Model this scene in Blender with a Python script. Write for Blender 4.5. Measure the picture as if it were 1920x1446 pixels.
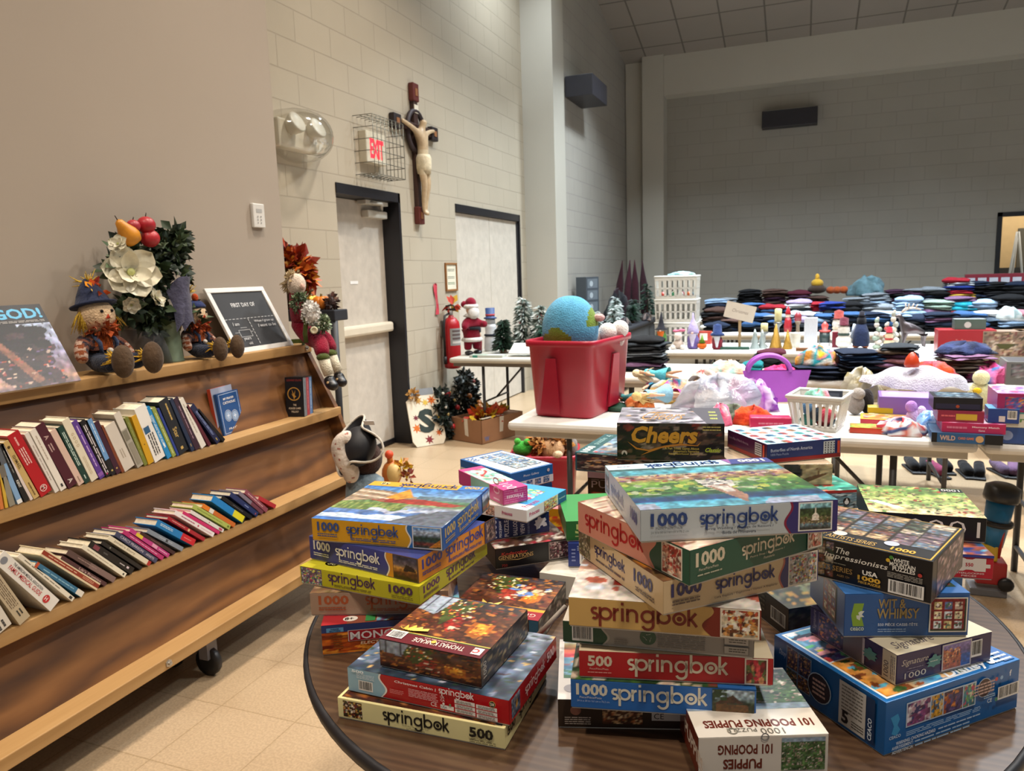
import bpy, bmesh, math, random
import numpy as np
from mathutils import Matrix, Vector
C = bpy.context.scene.collection
for o in list(bpy.data.objects): bpy.data.objects.remove(o)
SC = bpy.context.scene
# ------------------------------------------------------------------ camera
FPX = 1395.0; YAW, PIT, ROLL = [math.radians(a) for a in (21.5, 8.4, -1.81)]; HC = 1.43
_f = np.array([-math.sin(YAW)*math.cos(PIT), math.cos(YAW)*math.cos(PIT), -math.sin(PIT)])
_r0 = np.array([math.cos(YAW), math.sin(YAW), 0.0]); _u0 = np.cross(_r0, _f)
_r = math.cos(ROLL)*_r0+math.sin(ROLL)*_u0; _u = -math.sin(ROLL)*_r0+math.cos(ROLL)*_u0
cam = bpy.data.cameras.new('camera'); camo = bpy.data.objects.new('camera', cam); C.objects.link(camo)
cam.sensor_width = 36; cam.lens = FPX/1920*36; cam.clip_start = .05; cam.clip_end = 100
camo.matrix_world = Matrix(((_r[0], _u[0], -_f[0], 0), (_r[1], _u[1], -_f[1], 0), (_r[2], _u[2], -_f[2], HC), (0, 0, 0, 1)))
cam.dof.use_dof = True; cam.dof.focus_distance = 1.35; cam.dof.aperture_fstop = 11.0
SC.camera = camo
def _ray(x, y): return _r*((x-960)/FPX)-_u*((y-723)/FPX)+_f
def pz(x, y, z): d = _ray(x, y); t = (z-HC)/d[2]; return Vector((d[0]*t, d[1]*t, z))     # photo point -> place at a known height
def py(x, y, Y): d = _ray(x, y); t = Y/d[1]; return Vector((d[0]*t, Y, HC+d[2]*t))          # ... at a known depth
def px(x, y, X): d = _ray(x, y); t = X/d[0]; return Vector((X, d[1]*t, HC+d[2]*t))          # ... on a wall parallel to the left wall
# ------------------------------------------------------------------ world, exposure, lamps
vs = SC.view_settings; vs.view_transform = 'Standard'; vs.look = 'None'; vs.exposure = 0.0; vs.gamma = 1.0; vs.use_curve_mapping = False
W = bpy.data.worlds.new('hall_air'); SC.world = W; W.use_nodes = True
W.node_tree.nodes['Background'].inputs[0].default_value = (0.86, 0.93, 1.0, 1); W.node_tree.nodes['Background'].inputs[1].default_value = 0.20
def lamp(x, y, z, watts, size, col, spread=120):
    l = bpy.data.lights.new('ceiling_lamp', 'AREA'); l.shape = 'DISK'; l.size = size; l.energy = watts; l.color = col; l.spread = math.radians(spread)
    o = bpy.data.objects.new('ceiling_lamp', l); C.objects.link(o); o.location = (x, y, z); return o
WARM = (1.0, 0.87, 0.73); NEUT = (1.0, 0.92, 0.82); COOL = (0.80, 0.91, 1.0)
LAMPS = [(-1.6, .1, 4.6, 62, .22, WARM), (.7, .2, 4.6, 62, .22, WARM), (-1.3, 2.6, 4.8, 62, .25, WARM), (.9, 2.7, 4.8, 70, .25, NEUT), (-1.5, 4.9, 5.0, 100, .3, NEUT),
         (.9, 4.7, 5.0, 150, .3, NEUT), (2.9, 3.6, 5.0, 140, .4, COOL), (-.6, 6.9, 5.0, 220, .4, COOL), (1.8, 6.9, 5.0, 220, .4, COOL), (-1.2, 9.3, 4.8, 150, .5, COOL), (1.4, 9.3, 4.8, 150, .5, COOL), (3.6, 8.6, 4.8, 130, .5, COOL), (-2.5, 7.7, 5.5, 60, .3, COOL)]
for a in LAMPS: lamp(a[0], a[1], a[2], a[3]*.72, *a[4:])
# ------------------------------------------------------------------ helpers
def lin(c):
    if isinstance(c, str):
        c = c.lstrip('#'); c = [int(c[i:i+2], 16)/255 for i in (0, 2, 4)]
    return tuple(v/12.92 if v <= .04045 else ((v+.055)/1.055)**2.4 for v in c[:3])+(1.0,)
def T(x=0, y=0, z=0): return Matrix.Translation((x, y, z))
def RX(d): return Matrix.Rotation(math.radians(d), 4, 'X')
def RY(d): return Matrix.Rotation(math.radians(d), 4, 'Y')
def RZ(d): return Matrix.Rotation(math.radians(d), 4, 'Z')
def S(x, y=None, z=None):
    y = x if y is None else y; z = x if z is None else z
    return Matrix.Diagonal((x, y, z, 1))
I4 = Matrix.Identity(4)
class MB:
    """collects shapes into one mesh; every face has its own pigment (attribute Col) and a material slot"""
    def __init__(s): s.v = []; s.f = []; s.c = []; s.sm = []; s.mi = []; s.m = I4.copy(); s.slot = 0; s.jit = 0
    def add(s, vs_, fs_, col='#888888', smooth=False):
        b = len(s.v); s.v += [tuple(s.m @ Vector(p)) for p in vs_]
        percorner = isinstance(col, list)
        c = None if percorner else lin(col)
        for i, f in enumerate(fs_):
            s.f.append([b+k for k in f]); s.c.append([col[k] for k in f] if percorner else c); s.sm.append(smooth); s.mi.append(s.slot)
        return s
    def box(s, x0, y0, z0, x1, y1, z1, col, bev=0):
        if bev:
            b = min(bev, (x1-x0)/2.01, (y1-y0)/2.01, (z1-z0)/2.01)
            bm = bmesh.new(); bmesh.ops.create_cube(bm, size=1, matrix=T((x0+x1)/2, (y0+y1)/2, (z0+z1)/2) @ S(x1-x0, y1-y0, z1-z0))
            bmesh.ops.bevel(bm, geom=bm.edges[:], offset=b, segments=2, affect='EDGES', profile=.5)
            bm.verts.index_update(); s.add([tuple(v.co) for v in bm.verts], [[v.index for v in f.verts] for f in bm.faces], col, False); bm.free(); return s
        return s.add([(x0, y0, z0), (x1, y0, z0), (x1, y1, z0), (x0, y1, z0), (x0, y0, z1), (x1, y0, z1), (x1, y1, z1), (x0, y1, z1)],
                     [(3, 2, 1, 0), (4, 5, 6, 7), (0, 1, 5, 4), (1, 2, 6, 5), (2, 3, 7, 6), (3, 0, 4, 7)], col)
    def lathe(s, prof, col, n=20, cap=True, smooth=True, cols=None):
        vv = []; ff = []
        for r, z in prof:
            for k in range(n): a = 2*math.pi*k/n; vv.append((r*math.cos(a), r*math.sin(a), z))
        L = len(prof)
        for i in range(L-1):
            q = [(i*n+k, i*n+(k+1) % n, (i+1)*n+(k+1) % n, (i+1)*n+k) for k in range(n)]
            if cols: s.add([vv[j] for f in q for j in f], [tuple(range(4*t, 4*t+4)) for t in range(n)], cols[i], False)
            else: ff += q
        if cap: ff += [tuple(range(n-1, -1, -1)), tuple((L-1)*n+k for k in range(n))]
        if ff: s.add(vv, ff, col, smooth)
        return s
    def ball(s, c, r, col, n=14, m=9, wob=0, seed=0):
        r = (r, r, r) if not isinstance(r, (tuple, list)) else r; R = random.Random(seed)
        vv = [(c[0], c[1], c[2]-r[2])]
        for i in range(1, m):
            t = -math.pi/2+math.pi*i/m
            for k in range(n):
                a = 2*math.pi*k/n; w = 1+wob*R.uniform(-1, 1)
                vv.append((c[0]+r[0]*w*math.cos(t)*math.cos(a), c[1]+r[1]*w*math.cos(t)*math.sin(a), c[2]+r[2]*w*math.sin(t)))
        vv.append((c[0], c[1], c[2]+r[2])); ff = [(0, 1+(k+1) % n, 1+k) for k in range(n)]
        for i in range(m-2): ff += [(1+i*n+k, 1+i*n+(k+1) % n, 1+(i+1)*n+(k+1) % n, 1+(i+1)*n+k) for k in range(n)]
        e = len(vv)-1; b = 1+(m-2)*n; ff += [(b+k, b+(k+1) % n, e) for k in range(n)]
        return s.add(vv, ff, col, True)
    def tube(s, pts, r, col, n=8, closed=False):
        P = [Vector(p) for p in pts]; rr = r if isinstance(r, (list, tuple)) else [r]*len(P); vv = []; up = None
        for i, p in enumerate(P):
            a = P[(i-1) % len(P)] if (closed or i > 0) else p; b = P[(i+1) % len(P)] if (closed or i < len(P)-1) else p
            t = (b-a).normalized()
            if up is None or abs(up.dot(t)) > .99: up = Vector((0, 0, 1)) if abs(t.z) < .9 else Vector((1, 0, 0))
            x = t.cross(up).normalized(); y = x.cross(t).normalized(); up = y
            for k in range(n): a_ = 2*math.pi*k/n; vv.append(tuple(p+(x*math.cos(a_)+y*math.sin(a_))*rr[i]))
        L = len(P); ff = [(i*n+k, i*n+(k+1) % n, ((i+1) % L)*n+(k+1) % n, ((i+1) % L)*n+k) for i in range(L if closed else L-1) for k in range(n)]
        if not closed: ff += [tuple(range(n-1, -1, -1)), tuple((L-1)*n+k for k in range(n))]
        return s.add(vv, ff, col, True)
    def prism(s, poly, z0, z1, col, smooth=False):
        n = len(poly); vv = [(p[0], p[1], z0) for p in poly]+[(p[0], p[1], z1) for p in poly]
        return s.add(vv, [tuple(range(n-1, -1, -1)), tuple(range(n, 2*n))]+[(k, (k+1) % n, n+(k+1) % n, n+k) for k in range(n)], col, smooth)
    def poly(s, pts, col): return s.add(pts, [tuple(range(len(pts)))], col)
    def grid(s, fn, nu, nv, col, smooth=True, closed_u=False):
        vv = [fn(i/nu, j/nv) for j in range(nv+1) for i in range(nu+1)]
        return s.add(vv, [(j*(nu+1)+i, j*(nu+1)+i+1, (j+1)*(nu+1)+i+1, (j+1)*(nu+1)+i) for j in range(nv) for i in range(nu)], col, smooth)
    def build(s, name, mats, parent=None, loc=None, rotz=None, mat=None):
        me = bpy.data.meshes.new(name); me.from_pydata(s.v, [], s.f)
        mats = mats if isinstance(mats, (list, tuple)) else [mats]
        for m in mats: me.materials.append(m)
        me.polygons.foreach_set('use_smooth', s.sm); me.polygons.foreach_set('material_index', s.mi)
        at = me.color_attributes.new('Col', 'FLOAT_COLOR', 'CORNER')
        cc = []
        for f, c in zip(s.f, s.c):
            if isinstance(c, list):
                for k in c: cc += k
            else: cc += list(c)*len(f)
        at.data.foreach_set('color', cc); me.update()
        o = bpy.data.objects.new(name, me); C.objects.link(o)
        if parent: o.parent = parent
        if loc is not None: o.location = loc
        if rotz is not None: o.rotation_euler = (0, 0, rotz)
        if mat is not None: o.matrix_local = mat
        return o
def tag(o, label, cat, group=None, kind=None):
    if label: o['label'] = label
    if cat: o['category'] = cat
    if group: o['group'] = group
    if kind: o['kind'] = kind
    return o
def thing(name, label, cat, loc=(0, 0, 0), rotz=0, group=None, mat=None):
    o = bpy.data.objects.new(name, None); C.objects.link(o); o.empty_display_size = .05
    o.location = loc; o.rotation_euler = (0, 0, rotz)
    if mat is not None: o.matrix_world = mat
    return tag(o, label, cat, group)
def struct(name, mb, m, parent=None):
    o = mb.build(name, m, parent)
    if not parent: o['kind'] = 'structure'
    return o
def dup(o, parent=None):
    c = o.copy(); C.objects.link(c)
    if parent: c.parent = parent
    for ch in list(o.children): dup(ch, c)
    return c
# ------------------------------------------------------------------ materials
def M_(name, rough=.5, metal=0, spec=.5, bump=0, bscale=60, vary=.1, vscale=12, coat=0, sheen=0, trans=0, objcol=False, emit=0, alpha=1):
    m = bpy.data.materials.new(name); m.use_nodes = True; nt = m.node_tree; N = nt.nodes; L = nt.links
    b = N['Principled BSDF']; b.inputs['Roughness'].default_value = rough; b.inputs['Metallic'].default_value = metal
    b.inputs['Specular IOR Level'].default_value = spec; b.inputs['Coat Weight'].default_value = coat; b.inputs['Coat Roughness'].default_value = .12
    if sheen: b.inputs['Sheen Weight'].default_value = sheen
    if trans: b.inputs['Transmission Weight'].default_value = trans
    if alpha < 1: b.inputs['Alpha'].default_value = alpha
    a = N.new('ShaderNodeAttribute'); a.attribute_name = 'Col'; src = a.outputs['Color']
    if objcol:
        oi = N.new('ShaderNodeObjectInfo'); mx = N.new('ShaderNodeMix'); mx.data_type = 'RGBA'; mx.blend_type = 'MULTIPLY'; mx.inputs[0].default_value = 1
        L.new(src, mx.inputs[6]); L.new(oi.outputs['Color'], mx.inputs[7]); src = mx.outputs[2]
    tc = N.new('ShaderNodeTexCoord')
    if vary:
        n = N.new('ShaderNodeTexNoise'); n.inputs['Scale'].default_value = vscale; n.inputs['Detail'].default_value = 4; L.new(tc.outputs['Object'], n.inputs['Vector'])
        mr = N.new('ShaderNodeMapRange'); mr.inputs[1].default_value = .3; mr.inputs[2].default_value = .7; mr.inputs[3].default_value = 1-vary; mr.inputs[4].default_value = 1+vary*.6
        L.new(n.outputs['Fac'], mr.inputs[0]); mx = N.new('ShaderNodeMix'); mx.data_type = 'RGBA'; mx.blend_type = 'MULTIPLY'; mx.inputs[0].default_value = 1
        L.new(src, mx.inputs[6]); L.new(mr.outputs[0], mx.inputs[7]); src = mx.outputs[2]
    L.new(src, b.inputs['Base Color'])
    if emit: L.new(src, b.inputs['Emission Color']); b.inputs['Emission Strength'].default_value = emit
    if bump:
        n = N.new('ShaderNodeTexNoise'); n.inputs['Scale'].default_value = bscale; n.inputs['Detail'].default_value = 3; L.new(tc.outputs['Object'], n.inputs['Vector'])
        bp = N.new('ShaderNodeBump'); bp.inputs['Strength'].default_value = bump; bp.inputs['Distance'].default_value = .01; L.new(n.outputs['Fac'], bp.inputs['Height']); L.new(bp.outputs[0], b.inputs['Normal'])
    return m
CARD = M_('glossy_printed_card', .32, spec=.45, vary=.05); PAPER = M_('matte_paper', .75, vary=.06); PAGES = M_('page_block', .85, bump=.15, bscale=260, vary=.12, vscale=90)
CLOTH = M_('cloth', .92, spec=.2, bump=.5, bscale=70, vary=.22, vscale=22, sheen=.1); FOLD = M_('folded_fabric', .92, spec=.2, bump=.5, bscale=55, vary=.3, vscale=16, objcol=True)
PLUSH = M_('plush_fabric', .95, spec=.1, bump=.8, bscale=160, vary=.15, vscale=30, sheen=.15); PLAST = M_('smooth_plastic', .35, vary=.05); MATTEP = M_('matte_plastic', .55, vary=.06)
METAL = M_('bare_metal', .35, metal=.9, vary=.1); BLKMET = M_('painted_metal', .45, vary=.1); WAX = M_('waxy_skin', .4, vary=.15, vscale=30); LEAF = M_('leaf', .5, vary=.3, vscale=25)
GLIT = M_('glitter_foil', .25, metal=.7, bump=.9, bscale=180, vary=.3, vscale=150); GLOW = M_('lit_letters', .4, vary=0, emit=1.5); FILM = M_('clear_film', .12, vary=0, alpha=.22)
PWOOD = M_('painted_wood', .6, bump=.2, bscale=20, vary=.1)
def glass_mat(name, col=(1, 1, 1, 1), rough=.03):
    m = bpy.data.materials.new(name); m.use_nodes = True; N = m.node_tree.nodes; L = m.node_tree.links; N.remove(N['Principled BSDF'])
    t = N.new('ShaderNodeBsdfTransparent'); t.inputs[0].default_value = col; g = N.new('ShaderNodeBsdfGlossy'); g.inputs['Roughness'].default_value = rough
    lw = N.new('ShaderNodeLayerWeight'); lw.inputs[0].default_value = .25; mx = N.new('ShaderNodeMixShader'); L.new(lw.outputs['Facing'], mx.inputs[0]); L.new(t.outputs[0], mx.inputs[1]); L.new(g.outputs[0], mx.inputs[2])
    L.new(mx.outputs[0], N['Material Output'].inputs[0]); return m
GLASS = glass_mat('clear_glass', (.93, .95, .94, 1)); DOME = glass_mat('clear_polycarbonate', (.9, .9, .87, 1), .08)
def wood_mat(name, cols, scale=(1, 1, 1), ring=6.0, dist=6.0, rough=.55, coat=0, fine=.25, axis='Z'):
    m = bpy.data.materials.new(name); m.use_nodes = True; nt = m.node_tree; N = nt.nodes; L = nt.links; b = N['Principled BSDF']; b.inputs['Roughness'].default_value = rough; b.inputs['Coat Weight'].default_value = coat
    tc = N.new('ShaderNodeTexCoord'); mp = N.new('ShaderNodeMapping'); mp.inputs['Scale'].default_value = scale; L.new(tc.outputs['Object'], mp.inputs['Vector'])
    w = N.new('ShaderNodeTexWave'); w.wave_type = 'BANDS'; w.bands_direction = axis; w.inputs['Scale'].default_value = ring; w.inputs['Distortion'].default_value = dist; w.inputs['Detail'].default_value = 3; w.inputs['Detail Scale'].default_value = 1.2
    L.new(mp.outputs[0], w.inputs['Vector'])
    n = N.new('ShaderNodeTexNoise'); n.inputs['Scale'].default_value = 40; n.inputs['Detail'].default_value = 6
    mp2 = N.new('ShaderNodeMapping'); mp2.inputs['Scale'].default_value = tuple(v*.7 for v in scale); L.new(tc.outputs['Object'], mp2.inputs['Vector']); L.new(mp2.outputs[0], n.inputs['Vector'])
    mx = N.new('ShaderNodeMix'); mx.data_type = 'FLOAT'; mx.inputs[0].default_value = fine; L.new(w.outputs['Fac'], mx.inputs[2]); L.new(n.outputs['Fac'], mx.inputs[3])
    r = N.new('ShaderNodeValToRGB'); e = r.color_ramp.elements; e[0].color = lin(cols[0]); e[1].color = lin(cols[-1]); e[0].position = .1; e[1].position = .9
    for i, c in enumerate(cols[1:-1]): q = e.new(.1+.8*(i+1)/(len(cols)-1)); q.color = lin(c)
    L.new(mx.outputs[0], r.inputs[0]); L.new(r.outputs[0], b.inputs['Base Color']); return m
PLY = wood_mat('plywood', ['#452810', '#5d3917', '#6c441d', '#7c5127'], (1, .3, 1.5), 2.4, 11, .55, fine=.4)
PINE = wood_mat('pine_board', ['#96703f', '#a67f4c', '#b28d5b'], (3, .2, 3), 2, 3, .6, fine=.6)
WALNUT = wood_mat('walnut_laminate', ['#34251a', '#4a3525', '#604a34'], (.3, 2.6, 2.6), 7, 4, .33, fine=.75, axis='Y')
# ------------------------------------------------------------------ setting
def surf(name, c1, c2, mortar, bw, bh, ms, plane='yz', off=.5, bump=.25, rough=.7, speck=0, speckc=None, vary=.06, smooth=.2, loc=(0, 0)):
    m = bpy.data.materials.new(name); m.use_nodes = True; nt = m.node_tree; N = nt.nodes; L = nt.links; b = N['Principled BSDF']; b.inputs['Roughness'].default_value = rough
    tc = N.new('ShaderNodeTexCoord'); sp = N.new('ShaderNodeSeparateXYZ'); cb = N.new('ShaderNodeCombineXYZ'); L.new(tc.outputs['Object'], sp.inputs[0])
    L.new(sp.outputs['XYZ'.index(plane[0].upper())], cb.inputs[0]); L.new(sp.outputs['XYZ'.index(plane[1].upper())], cb.inputs[1])
    mp = N.new('ShaderNodeMapping'); mp.inputs['Location'].default_value = (loc[0], loc[1], 0); L.new(cb.outputs[0], mp.inputs[0])
    k = N.new('ShaderNodeTexBrick'); k.inputs['Scale'].default_value = 1; k.inputs['Brick Width'].default_value = bw; k.inputs['Row Height'].default_value = bh; k.inputs['Mortar Size'].default_value = ms
    k.inputs['Mortar Smooth'].default_value = smooth; k.offset = off; k.inputs['Color1'].default_value = lin(c1); k.inputs['Color2'].default_value = lin(c2); k.inputs['Mortar'].default_value = lin(mortar); L.new(mp.outputs[0], k.inputs['Vector'])
    src = k.outputs['Color']
    def mul(src, scale, a, lo, hi):
        n = N.new('ShaderNodeTexNoise'); n.inputs['Scale'].default_value = scale; n.inputs['Detail'].default_value = 4; L.new(tc.outputs['Object'], n.inputs['Vector'])
        mr = N.new('ShaderNodeMapRange'); mr.inputs[1].default_value = lo; mr.inputs[2].default_value = hi; mr.inputs[3].default_value = 1-a; mr.inputs[4].default_value = 1+a*.5; L.new(n.outputs['Fac'], mr.inputs[0])
        mx = N.new('ShaderNodeMix'); mx.data_type = 'RGBA'; mx.blend_type = 'MULTIPLY'; mx.inputs[0].default_value = 1; L.new(src, mx.inputs[6]); L.new(mr.outputs[0], mx.inputs[7]); return mx.outputs[2]
    src = mul(src, 1.3, vary, .3, .7)
    if speck: src = mul(src, 130, speck, .4, .6)
    L.new(src, b.inputs['Base Color'])
    n = N.new('ShaderNodeTexNoise'); n.inputs['Scale'].default_value = 90; L.new(tc.outputs['Object'], n.inputs['Vector'])
    ma = N.new('ShaderNodeMath'); ma.operation = 'MULTIPLY_ADD'; ma.inputs[1].default_value = -1; L.new(k.outputs['Fac'], ma.inputs[0]); mb = N.new('ShaderNodeMath'); mb.operation = 'MULTIPLY'; mb.inputs[1].default_value = .12; L.new(n.outputs['Fac'], mb.inputs[0]); L.new(mb.outputs[0], ma.inputs[2])
    bp = N.new('ShaderNodeBump'); bp.inputs['Strength'].default_value = bump; bp.inputs['Distance'].default_value = .006; L.new(ma.outputs[0], bp.inputs['Height']); L.new(bp.outputs[0], b.inputs['Normal']); return m
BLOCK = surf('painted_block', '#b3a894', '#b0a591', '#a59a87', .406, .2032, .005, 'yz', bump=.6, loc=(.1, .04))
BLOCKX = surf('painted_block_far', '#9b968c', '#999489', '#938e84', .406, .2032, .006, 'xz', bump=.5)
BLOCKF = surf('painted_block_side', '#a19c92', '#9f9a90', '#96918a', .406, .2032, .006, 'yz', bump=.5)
DRYWALL = surf('beige_drywall', '#a4988a', '#a4988a', '#a4988a', 50, 50, .001, 'yz', bump=.15, rough=.8, vary=.03)
PLASTER = surf('smooth_painted_wall', '#b4afa2', '#b4afa2', '#b4afa2', 50, 50, .001, 'xz', bump=.1, rough=.8, vary=.03)
CEIL = surf('ceiling_tile', '#908880', '#8e867d', '#67615a', .61, .61, .012, 'xy', off=0, bump=.5, rough=.9, smooth=.05, vary=.05)
FLOORM = surf('vinyl_tile', '#b0987a', '#ac9475', '#998263', .305, .305, .0025, 'xy', off=0, bump=.12, rough=.33, speck=.12, vary=.06)
mb = MB(); mb.box(-4.2, -3, -.1, 9, 13.2, 0, '#b39a7a'); struct('floor', mb, FLOORM)
mb = MB(); mb.box(-2.72, -3, 0, -2.5, 3.2, 6.5, '#bfae9c'); struct('wall_left', mb, DRYWALL)
XB = -3.19
D1 = (4.72, 5.64, 2.14); D2 = (6.73, 8.50, 2.14)
mb = MB()
for a, b_, z0 in ((2.5, D1[0], 0), (D1[0], D1[1], D1[2]), (D1[1], D2[0], 0), (D2[0], D2[1], D2[2]), (D2[1], 8.72, 0)): mb.box(XB-.3, a, z0, XB, b_, 6.8, '#cdc3b2')
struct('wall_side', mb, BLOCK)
mb = MB(); mb.box(-3.5, 8.72, 0, -2.8, 9.16, 6.2, '#cfcabb'); struct('wall_corner', mb, PLASTER)
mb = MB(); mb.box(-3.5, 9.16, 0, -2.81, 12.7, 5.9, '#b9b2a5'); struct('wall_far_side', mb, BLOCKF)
WN = (2.58, 3.75, .95, 2.11)
mb = MB(); Yb = 12.8
for x0, z0, x1, z1 in ((-3.5, 0, WN[0], 5.2), (WN[0], WN[3], WN[1], 5.2), (WN[0], 0, WN[1], WN[2]), (WN[1], 0, 9, 5.2)): mb.box(x0, Yb, z0, x1, Yb+.25, z1, '#b2ab9e')
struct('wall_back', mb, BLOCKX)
mb = MB(); mb.box(-2.5, 12.45, 0, -2.16, 12.8, 4.86, '#c0bbae'); mb.box(-2.8, 12.6, 0, -2.5, 12.8, 4.9, '#aba498'); struct('trim_1', mb, PLASTER)
mb = MB(); mb.box(-2.16, 12.5, 4.2, 9, 12.8, 4.85, '#c0bbae'); struct('trim_2', mb, PLASTER)
mb = MB(); sl = .26
for (y0, y1) in ((12.9, 6.0),):
    za = 4.8+sl*(12.5-y0); zb = 4.8+sl*(12.5-y1); zc = zb-sl*9
    mb.add([(-4, y0, za), (9, y0, za), (9, y1, zb), (-4, y1, zb), (9, -3, zc), (-4, -3, zc)], [(0, 3, 2, 1), (3, 5, 4, 2)], '#a79c8d')
    mb.add([(-4, y0, za+.1), (9, y0, za+.1), (9, y1, zb+.1), (-4, y1, zb+.1), (9, -3, zc+.1), (-4, -3, zc+.1)], [(0, 1, 2, 3), (3, 2, 4, 5)], '#a79c8d')
struct('ceiling', mb, CEIL)
# interior window on the back wall, the lit room behind it
mb = MB()
for x0, z0, x1, z1 in ((WN[0], WN[2], WN[0]+.06, WN[3]), (WN[1]-.06, WN[2], WN[1], WN[3]), (WN[0], WN[3]-.06, WN[1], WN[3]), (WN[0], WN[2], WN[1], WN[2]+.06)): mb.box(x0, Yb-.03, z0, x1, Yb+.1, z1, '#16171a', .004)
wf = tag(thing('window_1', None, None), None, None, kind='structure'); o = mb.build('window_frame', BLKMET, wf)
mb = MB(); mb.box(WN[0]+.06, Yb+.04, WN[2]+.06, WN[1]-.06, Yb+.046, WN[3]-.06, '#dddddd'); mb.build('window_pane', GLASS, wf)
mb = MB(); mb.box(WN[0]-1, Yb+2.2, 0, WN[1]+2, Yb+2.3, 3, '#d8b886'); mb.box(WN[0]+.75, Yb+2.15, 0, WN[1]+.3, Yb+2.2, 1.95, '#5d584c'); mb.box(WN[0]-1, Yb+2.1, .9, WN[1]+2, Yb+2.2, 1.3, '#2c2a28'); struct('wall_beyond', mb, PAPER)
l = bpy.data.lights.new('room_lamp', 'AREA'); l.size = .8; l.energy = 40; l.color = WARM; o = bpy.data.objects.new('room_lamp', l); C.objects.link(o); o.location = (3.3, Yb+1.2, 2.8)
e = thing('easel', 'white folding easel seen through the window at the far right', 'easel', (3.0, Yb+.7, 0))
for sx in (-1, 1): mb = MB(); mb.tube([(sx*.22, -.1, 0), (sx*.01, 0, 1.85)], .016, '#dcdcda'); mb.build('leg', PLAST, e)
mb = MB(); mb.tube([(0, .45, 0), (0, .02, 1.83)], .016, '#dcdcda'); mb.build('leg', PLAST, e)
mb = MB(); mb.box(-.16, -.06, 1.0, .16, -.03, 1.03, '#dcdcda'); mb.build('tray', PLAST, e)
# exit door, double doors
def door(name, Y0, Y1, H, leaves, rec, colr):
    d = thing(name, None, None); d['kind'] = 'structure'
    mb = MB(); b = '#1b1a1f'; f = .03
    mb.box(XB-rec-.06, Y0, 0, XB-.02, Y0+.012, H, b); mb.box(XB-rec-.06, Y1-f, 0, XB+.012, Y1, H, b); mb.box(XB-rec-.06, Y0, H-.075, XB+.012, Y1, H, b)
    mb.build('door_frame', BLKMET, d); w = (Y1-Y0-2*f)/leaves
    for i in range(leaves):
        mb = MB(); mb.box(XB-rec-.045, Y0+f+i*w+.003, .012, XB-rec, Y0+f+(i+1)*w-.003, H-.078, colr, .003); lf = mb.build('door_leaf', PWOOD, d)
    return d
d1 = door('door_1', *D1, 1, .15, '#c3b9ab'); xf = XB-.15
mb = MB(); mb.box(xf-.01, D1[0]+.05, .99, xf+.07, D1[1]-.05, 1.075, '#d6cab4', .02); mb.box(xf, D1[0]+.04, .97, xf+.03, D1[0]+.14, 1.1, '#c9bda8', .01); mb.build('push_bar', PLAST, d1)
mb = MB(); mb.box(xf, D1[1]-.36, 1.93, xf+.07, D1[1]-.06, 1.99, '#c9c4b8', .01); cl = mb.build('door_closer', PLAST, d1)
mb = MB(); mb.tube([(xf+.05, D1[1]-.12, 2.0), (xf+.16, D1[1]-.30, 2.03), (xf+.05, D1[1]-.42, 2.05)], .012, '#b9b5ab'); mb.box(xf+.02, D1[1]-.44, 2.03, xf+.1, D1[1]-.1, 2.06, '#c9c4b8'); mb.build('closer_arm', PLAST, d1)
mb = MB(); mb.box(xf, D1[0]+.04, .012, xf+.012, D1[1]-.04, .05, '#15151a'); mb.build('door_sweep', BLKMET, d1)
mb = MB(); p = px(663, 530, xf); mb.box(xf, p.y-.05, p.z-.012, xf+.003, p.y+.06, p.z+.012, '#e6e4e0'); mb.build('tape_scrap', PAPER, d1)
d2 = door('door_2', *D2, 2, .02, '#c8bfb1')
mb = MB()
for z in (1.75, 1.1, .3): mb.tube([(XB-.04, D2[0]+.035, z-.06), (XB-.04, D2[0]+.035, z+.06)], .012, '#17171a')
mb.build('hinge', BLKMET, d2)
mb = MB(); mb.box(XB-.02, D2[1]-.07, .3, XB-.008, D2[1]-.045, 2.05, '#2b2a2c'); mb.build('weatherstrip', BLKMET, d2)
# wall speakers / lights: dark boxes
def wallbox(name, label, mat, w, dp=.22):
    t = thing(name, label, 'wall light', group='black wall fixtures', mat=mat)
    mb = MB(); mb.box(0, -dp, 0, w, -.012, .25, '#26252b', .006); mb.build('housing', BLKMET, t)
    mb = MB(); mb.box(.04, -dp+.01, .2505, w-.04, -.03, .254, '#d9d6c8'); mb.build('diffuser', PLAST, t)
    mb = MB(); mb.box(.08, -.012, .04, w-.08, 0, .21, '#33323a'); mb.build('mounting_plate', BLKMET, t)
p = py(1427, 243, Yb)
wallbox('wall_light', 'long black box light fixture mounted high on the far grey wall', T(p.x+.02, Yb, p.z-.02) @ RY(0), .80)
p = px(1090, 200, -2.8)
wallbox('wall_light', 'black box light fixture jutting from the narrow side wall', T(-2.81, 9.2, p.z-.03) @ RZ(90), .72, .36)
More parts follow.
